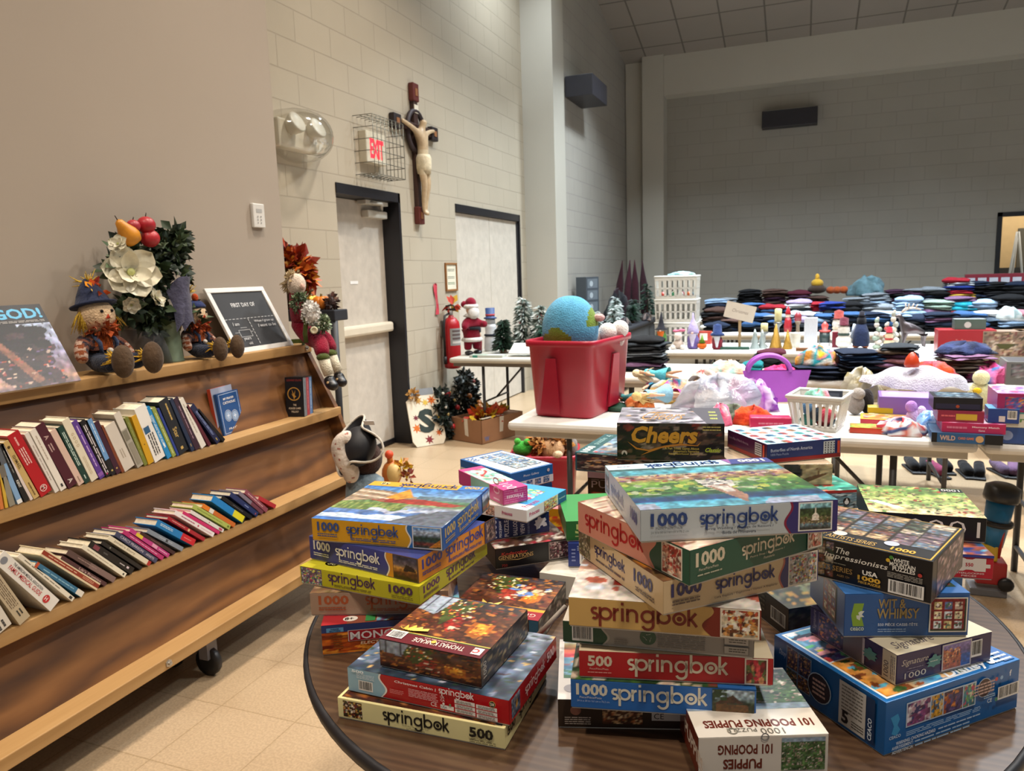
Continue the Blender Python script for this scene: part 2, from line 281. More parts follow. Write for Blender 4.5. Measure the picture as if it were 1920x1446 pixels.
# ------------------------------------------------------------------ lettering, the round-letter logo, printed pictures
_tc = {}
def glyphs(s, bold=0.0, sp=1.0):
    k = (s, bold, sp)
    if k not in _tc:
        cu = bpy.data.curves.new('t', 'FONT'); cu.body = s; cu.size = 1; cu.offset = bold; cu.resolution_u = 2; cu.space_character = sp
        ob = bpy.data.objects.new('t', cu); me = bpy.data.meshes.new_from_object(ob)
        v = [(p.co.x, p.co.y) for p in me.vertices]; f = [tuple(q.vertices) for q in me.polygons]
        bpy.data.objects.remove(ob); bpy.data.curves.remove(cu); bpy.data.meshes.remove(me)
        if v:
            x0 = min(p[0] for p in v); x1 = max(p[0] for p in v); y0 = min(p[1] for p in v); y1 = max(p[1] for p in v)
        else: x0 = y0 = 0; x1 = y1 = 1
        _tc[k] = (v, f, x0, x1, y0, y1)
    return _tc[k]
def _arc(cx, cy, r, a0, a1, n=14): return [(cx+r*math.cos(math.radians(a0+(a1-a0)*i/n)), cy+r*math.sin(math.radians(a0+(a1-a0)*i/n))) for i in range(n+1)]
def _logo():
    w = .2; r = .4; P = []; x = 0
    P.append([(x+q[0], q[1]) for q in _arc(.3, .7, .2, 40, 270, 12)+_arc(.3, .3, .2, 90, -140, 12)]); x += .68     # s
    P.append([(x, 1), (x, -.5)]); P.append([(x+q[0], q[1]) for q in _arc(.4, .5, r, 0, 360, 26)]); x += 1.03        # p
    P.append([(x, 0), (x, 1)]); P.append([(x+q[0], q[1]) for q in _arc(.36, .54, .36, 180, 95, 8)]); x += .58        # r
    P.append([(x, 0), (x, 1)]); P.append([(x, 1.22), (x, 1.44)]); x += .36                                              # i
    P.append([(x, 0), (x, 1)]); P.append([(x+q[0], q[1]) for q in [(0, .5)]+_arc(.33, .57, .33, 180, 0, 12)+[(.66, 0)]]); x += 1.02   # n
    P.append([(x+q[0], q[1]) for q in _arc(.4, .5, r, 0, 360, 26)]); P.append([(x+.8, 1), (x+.8, 0)]+[(x+q[0], q[1]) for q in _arc(.42, -.1, .38, 0, -160, 12)]); x += 1.14   # g
    P.append([(x, 0), (x, 1.5)]); P.append([(x+q[0], q[1]) for q in _arc(.4, .5, r, 0, 360, 26)]); x += 1.06          # b
    P.append([(x+q[0], q[1]) for q in _arc(.42, .5, r, 0, 360, 26)]); P.append([(x+.42+q[0], .5+q[1]) for q in _arc(0, 0, .09, 0, 360, 12)]); x += 1.06   # o with a dot
    P.append([(x, 0), (x, 1.5)]); P.append([(x+.02, .42), (x+.5, 1.0)]); P.append([(x+.14, .56), (x+.56, 0)]); x += .62    # k
    V = []; Fc = []
    for p in P:
        n = len(p); b = len(V); cl = math.hypot(p[0][0]-p[-1][0], p[0][1]-p[-1][1]) < 1e-6
        for i in range(n):
            a = p[(i-1) if i > 0 else (n-2 if cl else 0)]; c = p[(i+1) if i < n-1 else (1 if cl else n-1)]
            dx, dy = c[0]-a[0], c[1]-a[1]; l = math.hypot(dx, dy); nx, ny = -dy/l*w/2, dx/l*w/2
            V += [(p[i][0]+nx, p[i][1]+ny), (p[i][0]-nx, p[i][1]-ny)]
        Fc += [(b+2*i, b+2*i+1, b+2*i+3, b+2*i+2) for i in range(n-1)]
    xs = [v[0] for v in V]; ys = [v[1] for v in V]; return V, Fc, min(xs), max(xs), min(ys), max(ys)
LOGO = _logo()
class Face:
    """a flat printed side of something: fractions of its width and height; u to the right, v up, seen from outside"""
    def __init__(s, mb, o, ex, ey, w, h, rot=0):
        s.mb = mb; s.o = Vector(o); s.ex = Vector(ex); s.ey = Vector(ey); s.w = w; s.h = h
        if rot == 180: s.o = s.o+s.ex*w+s.ey*h; s.ex = -s.ex; s.ey = -s.ey
        if rot == 90: s.o = s.o+s.ex*w; s.ex, s.ey = s.ey, -s.ex; s.w, s.h = h, w
        if rot == -90: s.o = s.o+s.ey*h; s.ex, s.ey = -s.ey, s.ex; s.w, s.h = h, w
        s.n = s.ex.cross(s.ey).normalized(); s.k = 0
    def P(s, x, y, k): return tuple(s.o+s.ex*x+s.ey*y+s.n*(.00022*k))
    def sub(s, u0, v0, u1, v1, rot=0):
        f = Face(s.mb, s.o+s.ex*(u0*s.w)+s.ey*(v0*s.h), s.ex, s.ey, (u1-u0)*s.w, (v1-v0)*s.h, rot); f.k = s.k; return f
    def rect(s, u0, v0, u1, v1, col): s.k += 1; s.mb.add([s.P(u*s.w, v*s.h, s.k) for u, v in ((u0, v0), (u1, v0), (u1, v1), (u0, v1))], [(0, 1, 2, 3)], col); return s
    def poly(s, pts, col): s.k += 1; s.mb.add([s.P(u*s.w, v*s.h, s.k) for u, v in pts], [tuple(range(len(pts)))], col); return s
    def disc(s, u, v, r, col, n=20, ry=None):
        s.k += 1; s.mb.add([s.P(u*s.w+r*s.h*math.cos(2*math.pi*i/n), v*s.h+(ry or r)*s.h*math.sin(2*math.pi*i/n), s.k) for i in range(n)], [tuple(range(n))], col); return s
    def ring(s, u, v, r, t, col, n=24):
        s.k += 1; a = [s.P(u*s.w+q*s.h*math.cos(2*math.pi*i/n), v*s.h+q*s.h*math.sin(2*math.pi*i/n), s.k) for q in (r, r-t) for i in range(n)]
        s.mb.add(a, [(i, (i+1) % n, n+(i+1) % n, n+i) for i in range(n)], col); return s
    def shape(s, g, u, v, H, col, W=None, al='l', cap=None, slant=0):
        vv, ff, x0, x1, y0, y1 = g; sy = H*s.h/(cap or (y1-y0)); sx = W*s.w/(x1-x0) if W else sy; s.k += 1
        ox = u*s.w-(0 if al == 'l' else (x1-x0)*sx/2 if al == 'c' else (x1-x0)*sx)
        b = 0 if cap else y0
        s.mb.add([s.P(ox+(p[0]-x0)*sx+slant*(p[1]-b)*sy, v*s.h+(p[1]-b)*sy, s.k) for p in vv], ff, col); return s
    def text(s, t, u, v, H, col, W=None, al='l', bold=0, slant=0, sp=1.0): return s.shape(glyphs(t, bold, sp), u, v, H, col, W, al, slant=slant)
    def logo(s, u, v, W, col, H=None):
        sx = W*s.w/(LOGO[3]-LOGO[2]); return s.shape(LOGO, u, v, (H or sx*1.5/s.h), col, W, cap=1.5)
    def lines(s, u0, v0, u1, v1, n, col, seed=0, fill=.45):
        R = random.Random(seed); h = (v1-v0)/n; s.k += 1
        for i in range(n):
            x = u0
            while x < u1-.01:
                w = min(R.uniform(.02, .09)*(u1-u0)*3, u1-x); s.k -= 1; s.rect(x, v1-(i+1)*h+h*(1-fill)/2, x+w*.86, v1-(i+1)*h+h*(1+fill)/2, col); x += w
        return s
    def barcode(s, u0, v0, u1, v1, seed=0, bg='#e9e7e2', ink='#222222'):
        s.rect(u0, v0, u1, v1, bg); R = random.Random(seed); x = u0+(u1-u0)*.06
        while x < u1-(u1-u0)*.08:
            w = R.choice((.012, .02, .03))*(u1-u0); s.rect(x, v0+(v1-v0)*.14, x+w, v1-(v1-v0)*.06, ink); s.k -= 1; x += w+R.choice((.012, .02, .03))*(u1-u0)
        s.k += 1; return s
    def wave(s, u, v0, v1, amp, col, side=1, edge=None):
        """everything to the right (side=1) or left of a wavy border"""
        def crv(d): return [(u+d+amp*math.sin(math.pi*2*(t-.1)), v0+(v1-v0)*t) for t in [i/14 for i in range(15)]]
        if edge:
            for i in range(14):
                a = crv(-.012*side); s.k += (i == 0); s.mb.add([s.P(q[0]*s.w, q[1]*s.h, s.k) for q in (a[i], (side > 0 and 1 or 0, a[i][1]), (side > 0 and 1 or 0, a[i+1][1]), a[i+1])], [(0, 1, 2, 3) if side > 0 else (3, 2, 1, 0)], edge)
        a = crv(0)
        for i in range(14):
            s.k += (i == 0); s.mb.add([s.P(q[0]*s.w, q[1]*s.h, s.k) for q in (a[i], (side > 0 and 1 or 0, a[i][1]), (side > 0 and 1 or 0, a[i+1][1]), a[i+1])], [(0, 1, 2, 3) if side > 0 else (3, 2, 1, 0)], col)
        return s
    def pic(s, u0, v0, u1, v1, painter, nx=44, ny=32, seed=1, border=None):
        if border: bw = .006/s.w*.35; bh = .006/s.h*.35; s.rect(u0-bw, v0-bh, u1+bw, v1+bh, border)
        s.k += 1; U, V_ = np.meshgrid(np.linspace(0, 1, nx), np.linspace(0, 1, ny)); RS = np.random.RandomState(seed); img = painter(U, V_, RS); img = np.clip(img*(.8+.4*vnoise(U, V_, nx*.42, ny*.42, RS))[..., None]+(.05*(RS.rand(ny, nx, 3)-.5)), 0, 1)
        l = np.where(img <= .04045, img/12.92, ((img+.055)/1.055)**2.4); b = len(s.mb.v)
        pts = [s.P((u0+(u1-u0)*i/(nx-1))*s.w, (v0+(v1-v0)*j/(ny-1))*s.h, s.k) for j in range(ny) for i in range(nx)]
        cols = [(float(c[0]), float(c[1]), float(c[2]), 1.0) for c in l.reshape(-1, 3)]
        s.mb.add(pts, [(j*nx+i, j*nx+i+1, (j+1)*nx+i+1, (j+1)*nx+i) for j in range(ny-1) for i in range(nx-1)], cols); return s
# painters: numpy pigments on a grid
def H3(c): c = c.lstrip('#'); return np.array([int(c[i:i+2], 16)/255 for i in (0, 2, 4)])
def vnoise(U, V, fx, fy, R):
    gx, gy = int(fx)+3, int(fy)+3; G = R.rand(gy, gx); x = U*fx; y = V*fy; i = np.floor(x).astype(int); j = np.floor(y).astype(int); a = x-i; b = y-j; a = a*a*(3-2*a); b = b*b*(3-2*b)
    return (G[j, i]*(1-a)+G[j, i+1]*a)*(1-b)+(G[j+1, i]*(1-a)+G[j+1, i+1]*a)*b
def grad(V, stops):
    out = np.zeros(V.shape+(3,)); ks = [s[0] for s in stops]; cs = np.array([H3(s[1]) for s in stops])
    for k in range(3): out[..., k] = np.interp(V, ks, cs[:, k])
    return out
def over(img, mask, col): m = np.clip(mask, 0, 1)[..., None]; return img*(1-m)+(H3(col) if isinstance(col, str) else col)*m
def inpoly(U, V, pts):
    m = np.zeros(U.shape, bool); n = len(pts)
    for i in range(n):
        x1, y1 = pts[i]; x2, y2 = pts[(i+1) % n]
        if y1 == y2: continue
        m ^= ((y1 > V) != (y2 > V)) & (U < (x2-x1)*(V-y1)/(y2-y1)+x1)
    return m
def blobs(img, U, V, R, n, pal, r0, r1, box=(0, 0, 1, 1), asp=1.0):
    for k in range(n):
        x = R.uniform(box[0], box[2]); y = R.uniform(box[1], box[3]); r = R.uniform(r0, r1); e = R.uniform(.6, 1.6)
        img = over(img, ((U-x)/(r*e))**2+((V-y)/(r*asp/e))**2 < 1, pal[R.randint(len(pal))])
    return img
def busy(bg, pal, n=120, r0=.015, r1=.06, asp=1.2, box=(0, 0, 1, 1)):
    def f(U, V, R):
        img = np.ones(U.shape+(3,))*H3(bg); img *= (.75+.5*vnoise(U, V, 12, 10, R))[..., None]
        return blobs(img, U, V, R, n, pal, r0, r1, box, asp)
    return f
def lakepic(U, V, R):
    img = grad(V, [(0, '#3f7fd0'), (.1, '#2a5fb4'), (.34, '#6f93c8'), (.42, '#8d94a8'), (.5, '#7fa06a'), (.56, '#4f7040'), (.62, '#4d7a58'), (.72, '#7fa7cf'), (1, '#2f73c4')])
    n = vnoise(U, V, 30, 16, R); img *= (.8+.4*n)[..., None]
    img = over(img, (V < .16+.06*vnoise(U, V, 9, 2, R)) & (V > .07), '#c8dcf2'); img = over(img, inpoly(U, V, [(.55, .02), (1, .0), (1, .4), (.78, .36)]), '#5b6474')
    img = over(img, (V > .3) & (V < .52) & (U < .55), '#5b7a3c'); img = over(img, (vnoise(U, V, 60, 8, R) > .55) & (V > .3) & (V < .5) & (U < .6), '#8a9a55')
    img = over(img, inpoly(U, V, [(.1, .62), (.62, .66), (.98, .56), (.9, .5), (.35, .53)]), '#a2322c'); img = over(img, inpoly(U, V, [(.0, .5), (.3, .62), (.62, .68), (.25, .86), (0, .9)]), '#a58f78')
    for i in range(5): img = over(img, abs(V-.62-.06*i+.25*(U-.15)) < .012*(U < .34), '#d9cbb8' if i % 2 else '#7b6450')
    img = over(img, inpoly(U, V, [(.3, .66), (.4, .95), (.52, .7), (.42, .62)]), '#d8922e'); img = over(img, (abs(V-.3-.05*np.sin(9*U)-.08*vnoise(U, V, 14, 3, R)) < .035) & (U > .3) & (U < .85), '#aab4cc'); img = over(img, (V > .66) & (V < .72+.08*vnoise(U, V, 12, 2, R)) & (U > .55), '#5a7484'); return img*.85+.06*img.mean(axis=2, keepdims=True)
def lakesmall(U, V, R):
    img = grad(V, [(0, '#3b4e3c'), (.2, '#7a3a2a'), (.35, '#34514a'), (.5, '#24372c'), (.62, '#8fa0b4'), (.78, '#b9c6d6'), (1, '#4e86c8')]); img *= (.7+.6*vnoise(U, V, 14, 12, R))[..., None]
    return over(img, inpoly(U, V, [(.55, 0), (1, .1), (1, .45), (.75, .2)]), '#c07a2c')
def vilpic(U, V, R):
    img = grad(V, [(0, '#6fc4de'), (.13, '#4fb2d6'), (.16, '#1f3f78'), (.24, '#26507a'), (.3, '#3f7a3a'), (.5, '#5b9a40'), (.62, '#a7c05a'), (.7, '#b98a6a'), (.78, '#d8c09a'), (.84, '#53b6d0'), (.93, '#6fc8de'), (1, '#2f4f48')])
    img *= (.72+.56*vnoise(U, V, 26, 14, R))[..., None]
    img = blobs(img, U, V, R, 160, ['#a63a3c', '#c58a8a', '#8a5a8a', '#e2d2c2', '#5a3a4a', '#d8b070'], .006, .02, (.02, .62, .98, .8)); img = blobs(img, U, V, R, 90, ['#2e5a2c', '#7fae3c', '#c7d25a', '#44743a', '#b8c8a0'], .01, .045, (0, .28, 1, .62))
    img = over(img, inpoly(U, V, [(.42, .62), (.62, .58), (.6, .44), (.52, .36), (.44, .42)]), '#f0ece6'); img = over(img, inpoly(U, V, [(.45, .45), (.56, .5), (.60, .2), (.56, .05)]), '#b98a72'); img = over(img, inpoly(U, V, [(.47, .46), (.56, .44), (.57, .3), (.52, .3)]), '#e9e2da')
    img = blobs(img, U, V, R, 14, ['#3a3a4a'], .006, .014, (.44, .47, .6, .6)); img = over(img, (vnoise(U, V, 5, 3, R) > .6) & (V < .12), '#b0bcd8'); return img*.7+.03*img.mean(axis=2, keepdims=True)
def vilsmall(U, V, R):
    img = grad(V, [(0, '#4a4438'), (.2, '#6a8a9a'), (.3, '#7a6a48'), (.55, '#4f6238'), (.8, '#3b4f38'), (.83, '#7fb8c8'), (1, '#9fd2dc')]); img *= (.65+.6*vnoise(U, V, 16, 12, R))[..., None]
    img = blobs(img, U, V, R, 160, ['#7a3a34', '#a89070', '#3a4a2a', '#b8af88', '#4a3a2a'], .006, .02, (0, .15, 1, .5)); return over(img, inpoly(U, V, [(.38, .35), (.62, .35), (.6, .55), (.53, .62), (.5, .95), (.47, .62), (.4, .55)]), '#ece2d2')
def xmas(tone, seed2=0):
    def f(U, V, R):
        img = grad(V, [(0, '#2a2a34'), (.35, '#4a2c1c'), (.7, '#5b2d18'), (1, '#3c2014')]); img *= (.6+.9*vnoise(U, V, 9, 8, R))[..., None]
        img = blobs(img, U, V, R, 260, ['#5a3018', '#7a4420', '#2c180e', '#a8682c', '#6a2a1c', '#3a2418', '#8a5a30'], .008, .035)
        img = over(img, inpoly(U, V, [(.14, .52), (.34, .52), (.34, .78), (.24, .86), (.14, .78)]), '#a85a1c'); img = over(img, inpoly(U, V, [(.18, .53), (.3, .53), (.3, .72), (.18, .72)]), '#e0962c'); img = blobs(img, U, V, R, 26, ['#f0b848', '#c8782a', '#8a3a14'], .008, .022, (.16, .5, .34, .78))
        img = over(img, ((U-.52)/.08)**2+((V-.62)/.15)**2 < 1, '#8a2218'); img = blobs(img, U, V, R, 60, ['#a83424', '#5a1a14', '#d8b8a0', '#7a4a2c', '#3a2018'], .008, .024, (.4, .4, .66, .84)); img = over(img, ((U-.5)/.03)**2+((V-.74)/.04)**2 < 1, '#d8bca0')
        img = over(img, inpoly(U, V, [(.42, .05), (.86, .05), (.64, .72)]) & (vnoise(U, V, 22, 20, R) > .32), '#3f4a20'); img = blobs(img, U, V, R, 70, ['#f2d070', '#d8a840', '#f8f0c0', '#b83a2a'], .006, .016, (.45, .06, .84, .5))
        if tone: img = over(img, inpoly(U, V, [(.7, .02), (1, .02), (1, .42), (.78, .5)]), '#8f9aa8'); img = over(img, (abs((U*14) % 2-1) < .13) & (U > .7) & (V < .45), '#3a3a44')
        return img
    return f
def night(U, V, R):
    img = grad(V, [(0, '#2c3a4a'), (.4, '#56647a'), (.6, '#3a4656'), (1, '#7c8494')]); img *= (.55+.9*vnoise(U, V, 16, 14, R))[..., None]
    img = blobs(img, U, V, R, 240, ['#1f2a22', '#2c4030', '#a8b0c0', '#6a7386', '#4a3a3a', '#3a4656', '#b89a5a'], .006, .022); return over(img, inpoly(U, V, [(.5, .3), (.7, .35), (.66, .75), (.55, .7)]), '#b9883a')
def cabin(U, V, R):
    img = grad(V, [(0, '#2c3020'), (.25, '#4c4a2c'), (.5, '#33402c'), (.7, '#8fa6b0'), (1, '#b8cbd4')]); img *= (.6+.7*vnoise(U, V, 14, 12, R))[..., None]
    img = over(img, inpoly(U, V, [(.1, .12), (.85, .2), (.85, .45), (.1, .5)]), '#6a4a2a'); img = over(img, inpoly(U, V, [(0, .45), (.5, .82), (.75, .5), (.55, .52)]), '#4a3424'); img = over(img, (U < .35) & (V > .6) & (vnoise(U, V, 12, 12, R) > .35), '#2f4426'); return img
def tulips(U, V, R):
    img = grad(V, [(0, '#4a86b8'), (.3, '#5f9ac0'), (.38, '#c84a4a'), (.7, '#d8604a'), (.85, '#d8b060'), (1, '#bcd6dc')]); img *= (.75+.5*vnoise(U, V, 10, 14, R))[..., None]; return blobs(img, U, V, R, 50, ['#e8704a', '#c83a48', '#f0a050', '#4a7a5a', '#7ab0d0'], .03, .1)
def ducks(U, V, R):
    img = np.ones(U.shape+(3,))*H3('#4c6a3e'); img *= (.6+.8*vnoise(U, V, 16, 16, R))[..., None]; img = blobs(img, U, V, R, 300, ['#3a5234', '#5a7048', '#2e402e', '#6a7a60'], .008, .03); img = over(img, (V < .14), '#8fa4b4')
    return blobs(img, U, V, R, 130, ['#c8bdb0', '#a89484', '#8a7868', '#b89a90', '#d8d0c4'], .008, .026, (0, .15, 1, 1))
def garden(U, V, R):
    img = grad(V, [(0, '#dcc79a'), (.15, '#c9b98a'), (.3, '#8fa86a'), (.6, '#9aa860'), (.85, '#6f9450'), (1, '#4c7040')]); img *= (.65+.65*vnoise(U, V, 16, 12, R))[..., None]
    img = blobs(img, U, V, R, 320, ['#8a3a30', '#b8a880', '#3f5a30', '#a8a060', '#5a7a40', '#a8946a', '#4a4034', '#6a6a4a'], .006, .028); return over(img, inpoly(U, V, [(.78, .86), (1, .86), (1, 1), (.78, 1)]), '#14141a')
def bflies(U, V, R):
    img = np.ones(U.shape+(3,))*H3('#b5dcf2'); pal = ['#b04a4a', '#d08a7a', '#4a7aa0', '#3a8a8a', '#8a6a4a', '#2c3a5a', '#c08a9a', '#5a9a8a']
    for j in range(5):
        for i in range(5):
            x = .12+.19*i+.05*(j % 2); y = .1+.2*j; c = pal[R.randint(8)]; c2 = pal[R.randint(8)]
            for sx in (-1, 1): img = over(img, ((U-x-sx*.035)/.04)**2+((V-y-.01)/.05)**2 < 1, c); img = over(img, ((U-x-sx*.028)/.022)**2+((V-y+.035)/.03)**2 < 1, c2)
            img = over(img, (abs(U-x) < .008) & (abs(V-y) < .06), '#2a2a30')
    return img
def collage(U, V, R, n=(6, 5), pal=('#6a4238', '#a08868', '#5a6a7a', '#3a4238', '#b8ac98', '#6a5a66', '#8a6450', '#4a5a6a')):
    gi = np.floor(U*n[0]).astype(int); gj = np.floor(V*n[1]).astype(int); G = R.randint(0, len(pal), (n[1]+1, n[0]+1)); cs = np.array([H3(c) for c in pal]); img = cs[G[gj, gi]]*(.5+.9*vnoise(U, V, 30, 24, R))[..., None]
    img = blobs(img, U, V, R, 420, list(pal), .005, .018); return over(img, (abs(U*n[0]-np.round(U*n[0])) < .06) | (abs(V*n[1]-np.round(V*n[1])) < .06), '#2a241e')
def whim(U, V, R):
    img = np.ones(U.shape+(3,))*H3('#7a1f22'); img *= (.8+.4*vnoise(U, V, 20, 20, R))[..., None]
    for j in range(3):
        for i in range(3):
            x0, y0 = .08+.3*i, .08+.3*j; img = over(img, (U > x0) & (U < x0+.22) & (V > y0) & (V < y0+.22), ['#d8c890', '#cfd8e0', '#c8b0a0', '#5a6a9a', '#e2d8b0'][R.randint(5)])
            img = blobs(img, U, V, R, 6, ['#5a3a3a', '#8a3a3a', '#4a6a5a', '#e8e0d0'], .02, .05, (x0+.04, y0+.04, x0+.18, y0+.18))
    return over(img, (V < .06) | (U > .95), '#2c3a2a')
def cove(U, V, R):
    img = grad(V, [(0, '#3a4a8a'), (.4, '#4a5a9a'), (.7, '#6a5a8a'), (1, '#8a7ab0')]); m = (V < .85-.5*U) | ((U < .6) & (V < .7)); img = over(img, m, '#a8604a'); img = blobs(img, U, V, R, 110, ['#c86a4a', '#d8905a', '#8a4a4a', '#b8705a', '#4a3a4a', '#e0b080'], .015, .045, (0, .1, .62, .85)); return over(img, (U > .66) & (V < .5), '#2a5aa8')
def crowd(base, pal): return busy(base, pal, 170, .012, .035)
FOODP = ['#a8442c', '#d8a060', '#e8d8b0', '#6a3420', '#c87a3a', '#f0e8d8', '#7a8a4a', '#d8c0a0']
MIXP = ['#a83a3a', '#c8b090', '#4a6a8a', '#d8d0c0', '#6a4a3a', '#8a9a5a', '#d8b040', '#3a3a4a', '#b06a7a']
# ------------------------------------------------------------------ soft and leafy things
def leafcloud(mb, c, r, n, size, pal, seed=0, shell=.5, fold=.25, elong=1.6):
    R = random.Random(seed); c = Vector(c)
    for i in range(n):
        d = Vector((R.gauss(0, 1), R.gauss(0, 1), R.gauss(0, 1))).normalized(); q = R.uniform(shell, 1)
        p = c+Vector((d.x*r[0]*q, d.y*r[1]*q, d.z*r[2]*q)); t = (d+Vector((R.uniform(-.8, .8), R.uniform(-.8, .8), R.uniform(-.9, .5)))).normalized()
        w = t.cross(Vector((R.uniform(-1, 1), R.uniform(-1, 1), R.uniform(-1, 1)))).normalized(); nn = t.cross(w); s = size*R.uniform(.7, 1.3)
        a = p; b = p+t*s*.5*elong+w*s*.5+nn*s*fold; e = p+t*s*.5*elong-w*s*.5+nn*s*fold; f = p+t*s*elong; mid = p+t*s*.55*elong
        mb.add([tuple(a), tuple(b), tuple(f), tuple(e), tuple(mid)], [(0, 1, 4), (1, 2, 4), (2, 3, 4), (3, 0, 4)], pal[R.randrange(len(pal))], True)
def petalflower(mb, c, nrm, r, col, col2, n=6, seed=0):
    R = random.Random(seed); N = Vector(nrm).normalized(); X = N.orthogonal().normalized(); Y = N.cross(X); c = Vector(c)
    for ring, (k, rr, lift) in enumerate(((n, 1.0, .15), (max(3, n-3), .62, .5))):
        for i in range(k):
            a = 2*math.pi*(i+.4*ring)/k+R.uniform(-.15, .15); d = X*math.cos(a)+Y*math.sin(a); w = N.cross(d)
            def fn(u, v, d=d, w=w, rr=rr, lift=lift):
                s = math.sin(math.pi*min(1, u*.92+.08))**.6; return tuple(c+d*(r*rr*u)+w*(r*rr*.48*s*(v-.5)*2)+N*(r*(lift*u**1.5+.16*(abs(v-.5)*2)**2)+.002*ring))
            mb.grid(fn, 6, 4, col)
    mb.ball(tuple(c+N*r*.12), r*.14, col2, 8, 6)
def conifer(name, label, base, h, r, pal, n, size, group=None, pot=None, deco=None, seed=0, cat='christmas tree'):
    t = thing(name, label, cat, base, group=group); mb = MB(); mb.tube([(0, 0, 0), (0, 0, h*.9)], [h*.03, h*.01], '#4a3524', 6); mb.build('trunk', PWOOD, t)
    mb = MB(); R = random.Random(seed+3)
    for i in range(n):
        q = R.random()**.75; z = h*(.12+.86*(1-q)) if True else 0; rad = r*q*R.uniform(.5, 1.05); a = R.uniform(0, 6.283); d = Vector((math.cos(a), math.sin(a), R.uniform(-.35, .25)))
        w = d.cross(Vector((0, 0, 1))).normalized(); s = size*R.uniform(.7, 1.3); p = Vector((math.cos(a)*rad*.55, math.sin(a)*rad*.55, z)); e = p+d*s*1.4+Vector((0, 0, -.15*s))
        mb.add([tuple(p-w*s*.22), tuple(p+w*s*.22), tuple(e), tuple(p+d*s*.6+Vector((0, 0, s*.3)))], [(0, 1, 3), (1, 2, 3), (2, 0, 3)], pal[R.randrange(len(pal))])
    mb.build('branches', LEAF, t)
    mb = MB(); mb.lathe(pot[1] if pot else [(r*.3, 0), (r*.36, h*.04), (r*.3, h*.1)], pot[0] if pot else '#6a5238', 12); mb.build('stand', PWOOD, t)
    if deco:
        for col, k, sz in deco:
            for i in range(k):
                q = R.uniform(.2, .95); a = R.uniform(0, 6.283); mb = MB(); mb.ball((math.cos(a)*r*q*.85, math.sin(a)*r*q*.85, h*(.14+.84*(1-q))), sz, col, 8, 6); mb.build('bauble', WAX, t)
    return t
# ------------------------------------------------------------------ the bookcase
KX = {'top': -2.28, 'mid': -2.13, 'low': -2.02, 'base': -1.93}; KZ = {'top': 1.128, 'mid': .813, 'low': .508, 'base': .218}; YE = 3.08; YS = .7
def xback(z): return -2.215-.333*(z-.813)
bk = thing('bookcase', 'long plywood bookcase with pine shelf boards against the beige wall', 'bookcase', (0, 0, 0))
for k in ('top', 'mid', 'low', 'base'):
    mb = MB(); z = KZ[k]; mb.box(-2.498 if k == 'top' else xback(z), YS, z-.042, KX[k], YE, z, '#c08e50', .003); mb.build('shelf', PINE, bk)
mb = MB(); mb.add([(xback(z)-dx, y, z) for dx in (0, .014) for z in (.18, 1.086) for y in (YS+.02, YE-.03)], [(0, 1, 3, 2), (5, 4, 6, 7), (0, 2, 6, 4), (1, 5, 7, 3), (2, 3, 7, 6), (0, 4, 5, 1)], '#8a5a30'); mb.build('back_panel', PLY, bk)
for y in (YS-.02, YE-.03):
    pr = [(xback(.1)-.03, .1), (KX['base']-.01, .1), (KX['base']-.01, .21), (KX['low']-.008, .5), (KX['mid']-.008, .8), (KX['top']-.006, 1.085), (xback(1.08)-.03, 1.085)]
    mb = MB(); n = len(pr); mb.add([(a, y+d, b) for d in (0, .028) for a, b in pr], [tuple(range(n)), tuple(range(2*n-1, n-1, -1))]+[(i, n+i, n+(i+1) % n, (i+1) % n) for i in range(n)], '#8a5a30'); mb.build('end_panel', PLY, bk)
for (yy, zz, xx) in ((YE-.04, 1.108, KX['top']), (1.72, .197, KX['base'])):
    mb = MB(); mb.m = T(xx, yy, zz) @ RY(90); mb.lathe([(.013, 0), (.013, .003), (.007, .004), (.007, .011), (.003, .012)], '#b8b4ac', 6, smooth=False); mb.build('bolt', METAL, bk)
for yy in (.9, 2.0, 2.95):
    for xx in (-2.02, -2.2):
        mb = MB(); mb.m = T(xx, yy-.02, .055) @ RX(90); mb.lathe([(.03, -.012), (.052, -.012), (.055, -.006), (.055, .006), (.052, .012), (.03, .012)], '#1d1d1f', 16); mb.m = I4; mb.box(xx-.02, yy-.045, .07, xx+.02, yy+.005, .176, '#77757a'); mb.build('caster', BLKMET, bk)
PAGE = '#e2d6bc'
def book(X, Y, z, a, h, t, col, label, ops=(), d=.135, group=None, mat=CARD):
    o = thing('book', label, 'book', mat=T(X, Y, z) @ RX(a), group=group); b = .0022 if t > .012 else .0014; t = max(t, .008)
    mb = MB(); mb.box(-d, 0, 0, 0, b, h, col); mb.box(-d, t-b, 0, 0, t, h, col); mb.box(-b*1.3, b, 0, 0, t-b, h, col)
    fc = Face(mb, (0, 0, 0), (0, 1, 0), (0, 0, 1), t, h, -90)       # u runs down the spine
    for q in ops:
        if q[0] == 'r': fc.rect(q[1], q[3] if len(q) > 4 else 0, q[2], q[4] if len(q) > 4 else 1, q[-1])
        elif q[0] == 't': fc.text(q[1], q[2], q[3], q[4], q[5], W=q[6] if len(q) > 6 else None, bold=.012)
        elif q[0] == 'l': fc.lines(q[1], q[2], q[3], q[4], q[5], q[6], seed=int(Y*100))
        elif q[0] == 'd': fc.disc(q[1], q[2], q[3], q[4])
        elif q[0] == 'o': fc.ring(q[1], q[2], q[3], q[4], q[5])
    mb.build('cover', mat, o); mb = MB(); i = .003
    mb.box(-d+i, b, i, -b*1.4, t-b, h-i, PAGE); mb.build('pages', PAGES, o); return o
G2 = 'books leaning on the middle shelf'; G3 = 'books slumped on the low shelf'
wt = '#ece6da'; gd = '#c8a860'
def L_(u0, u1, c, n=1, v0=.3, v1=.7): return ('l', u0, v0, u1, v1, n, c)
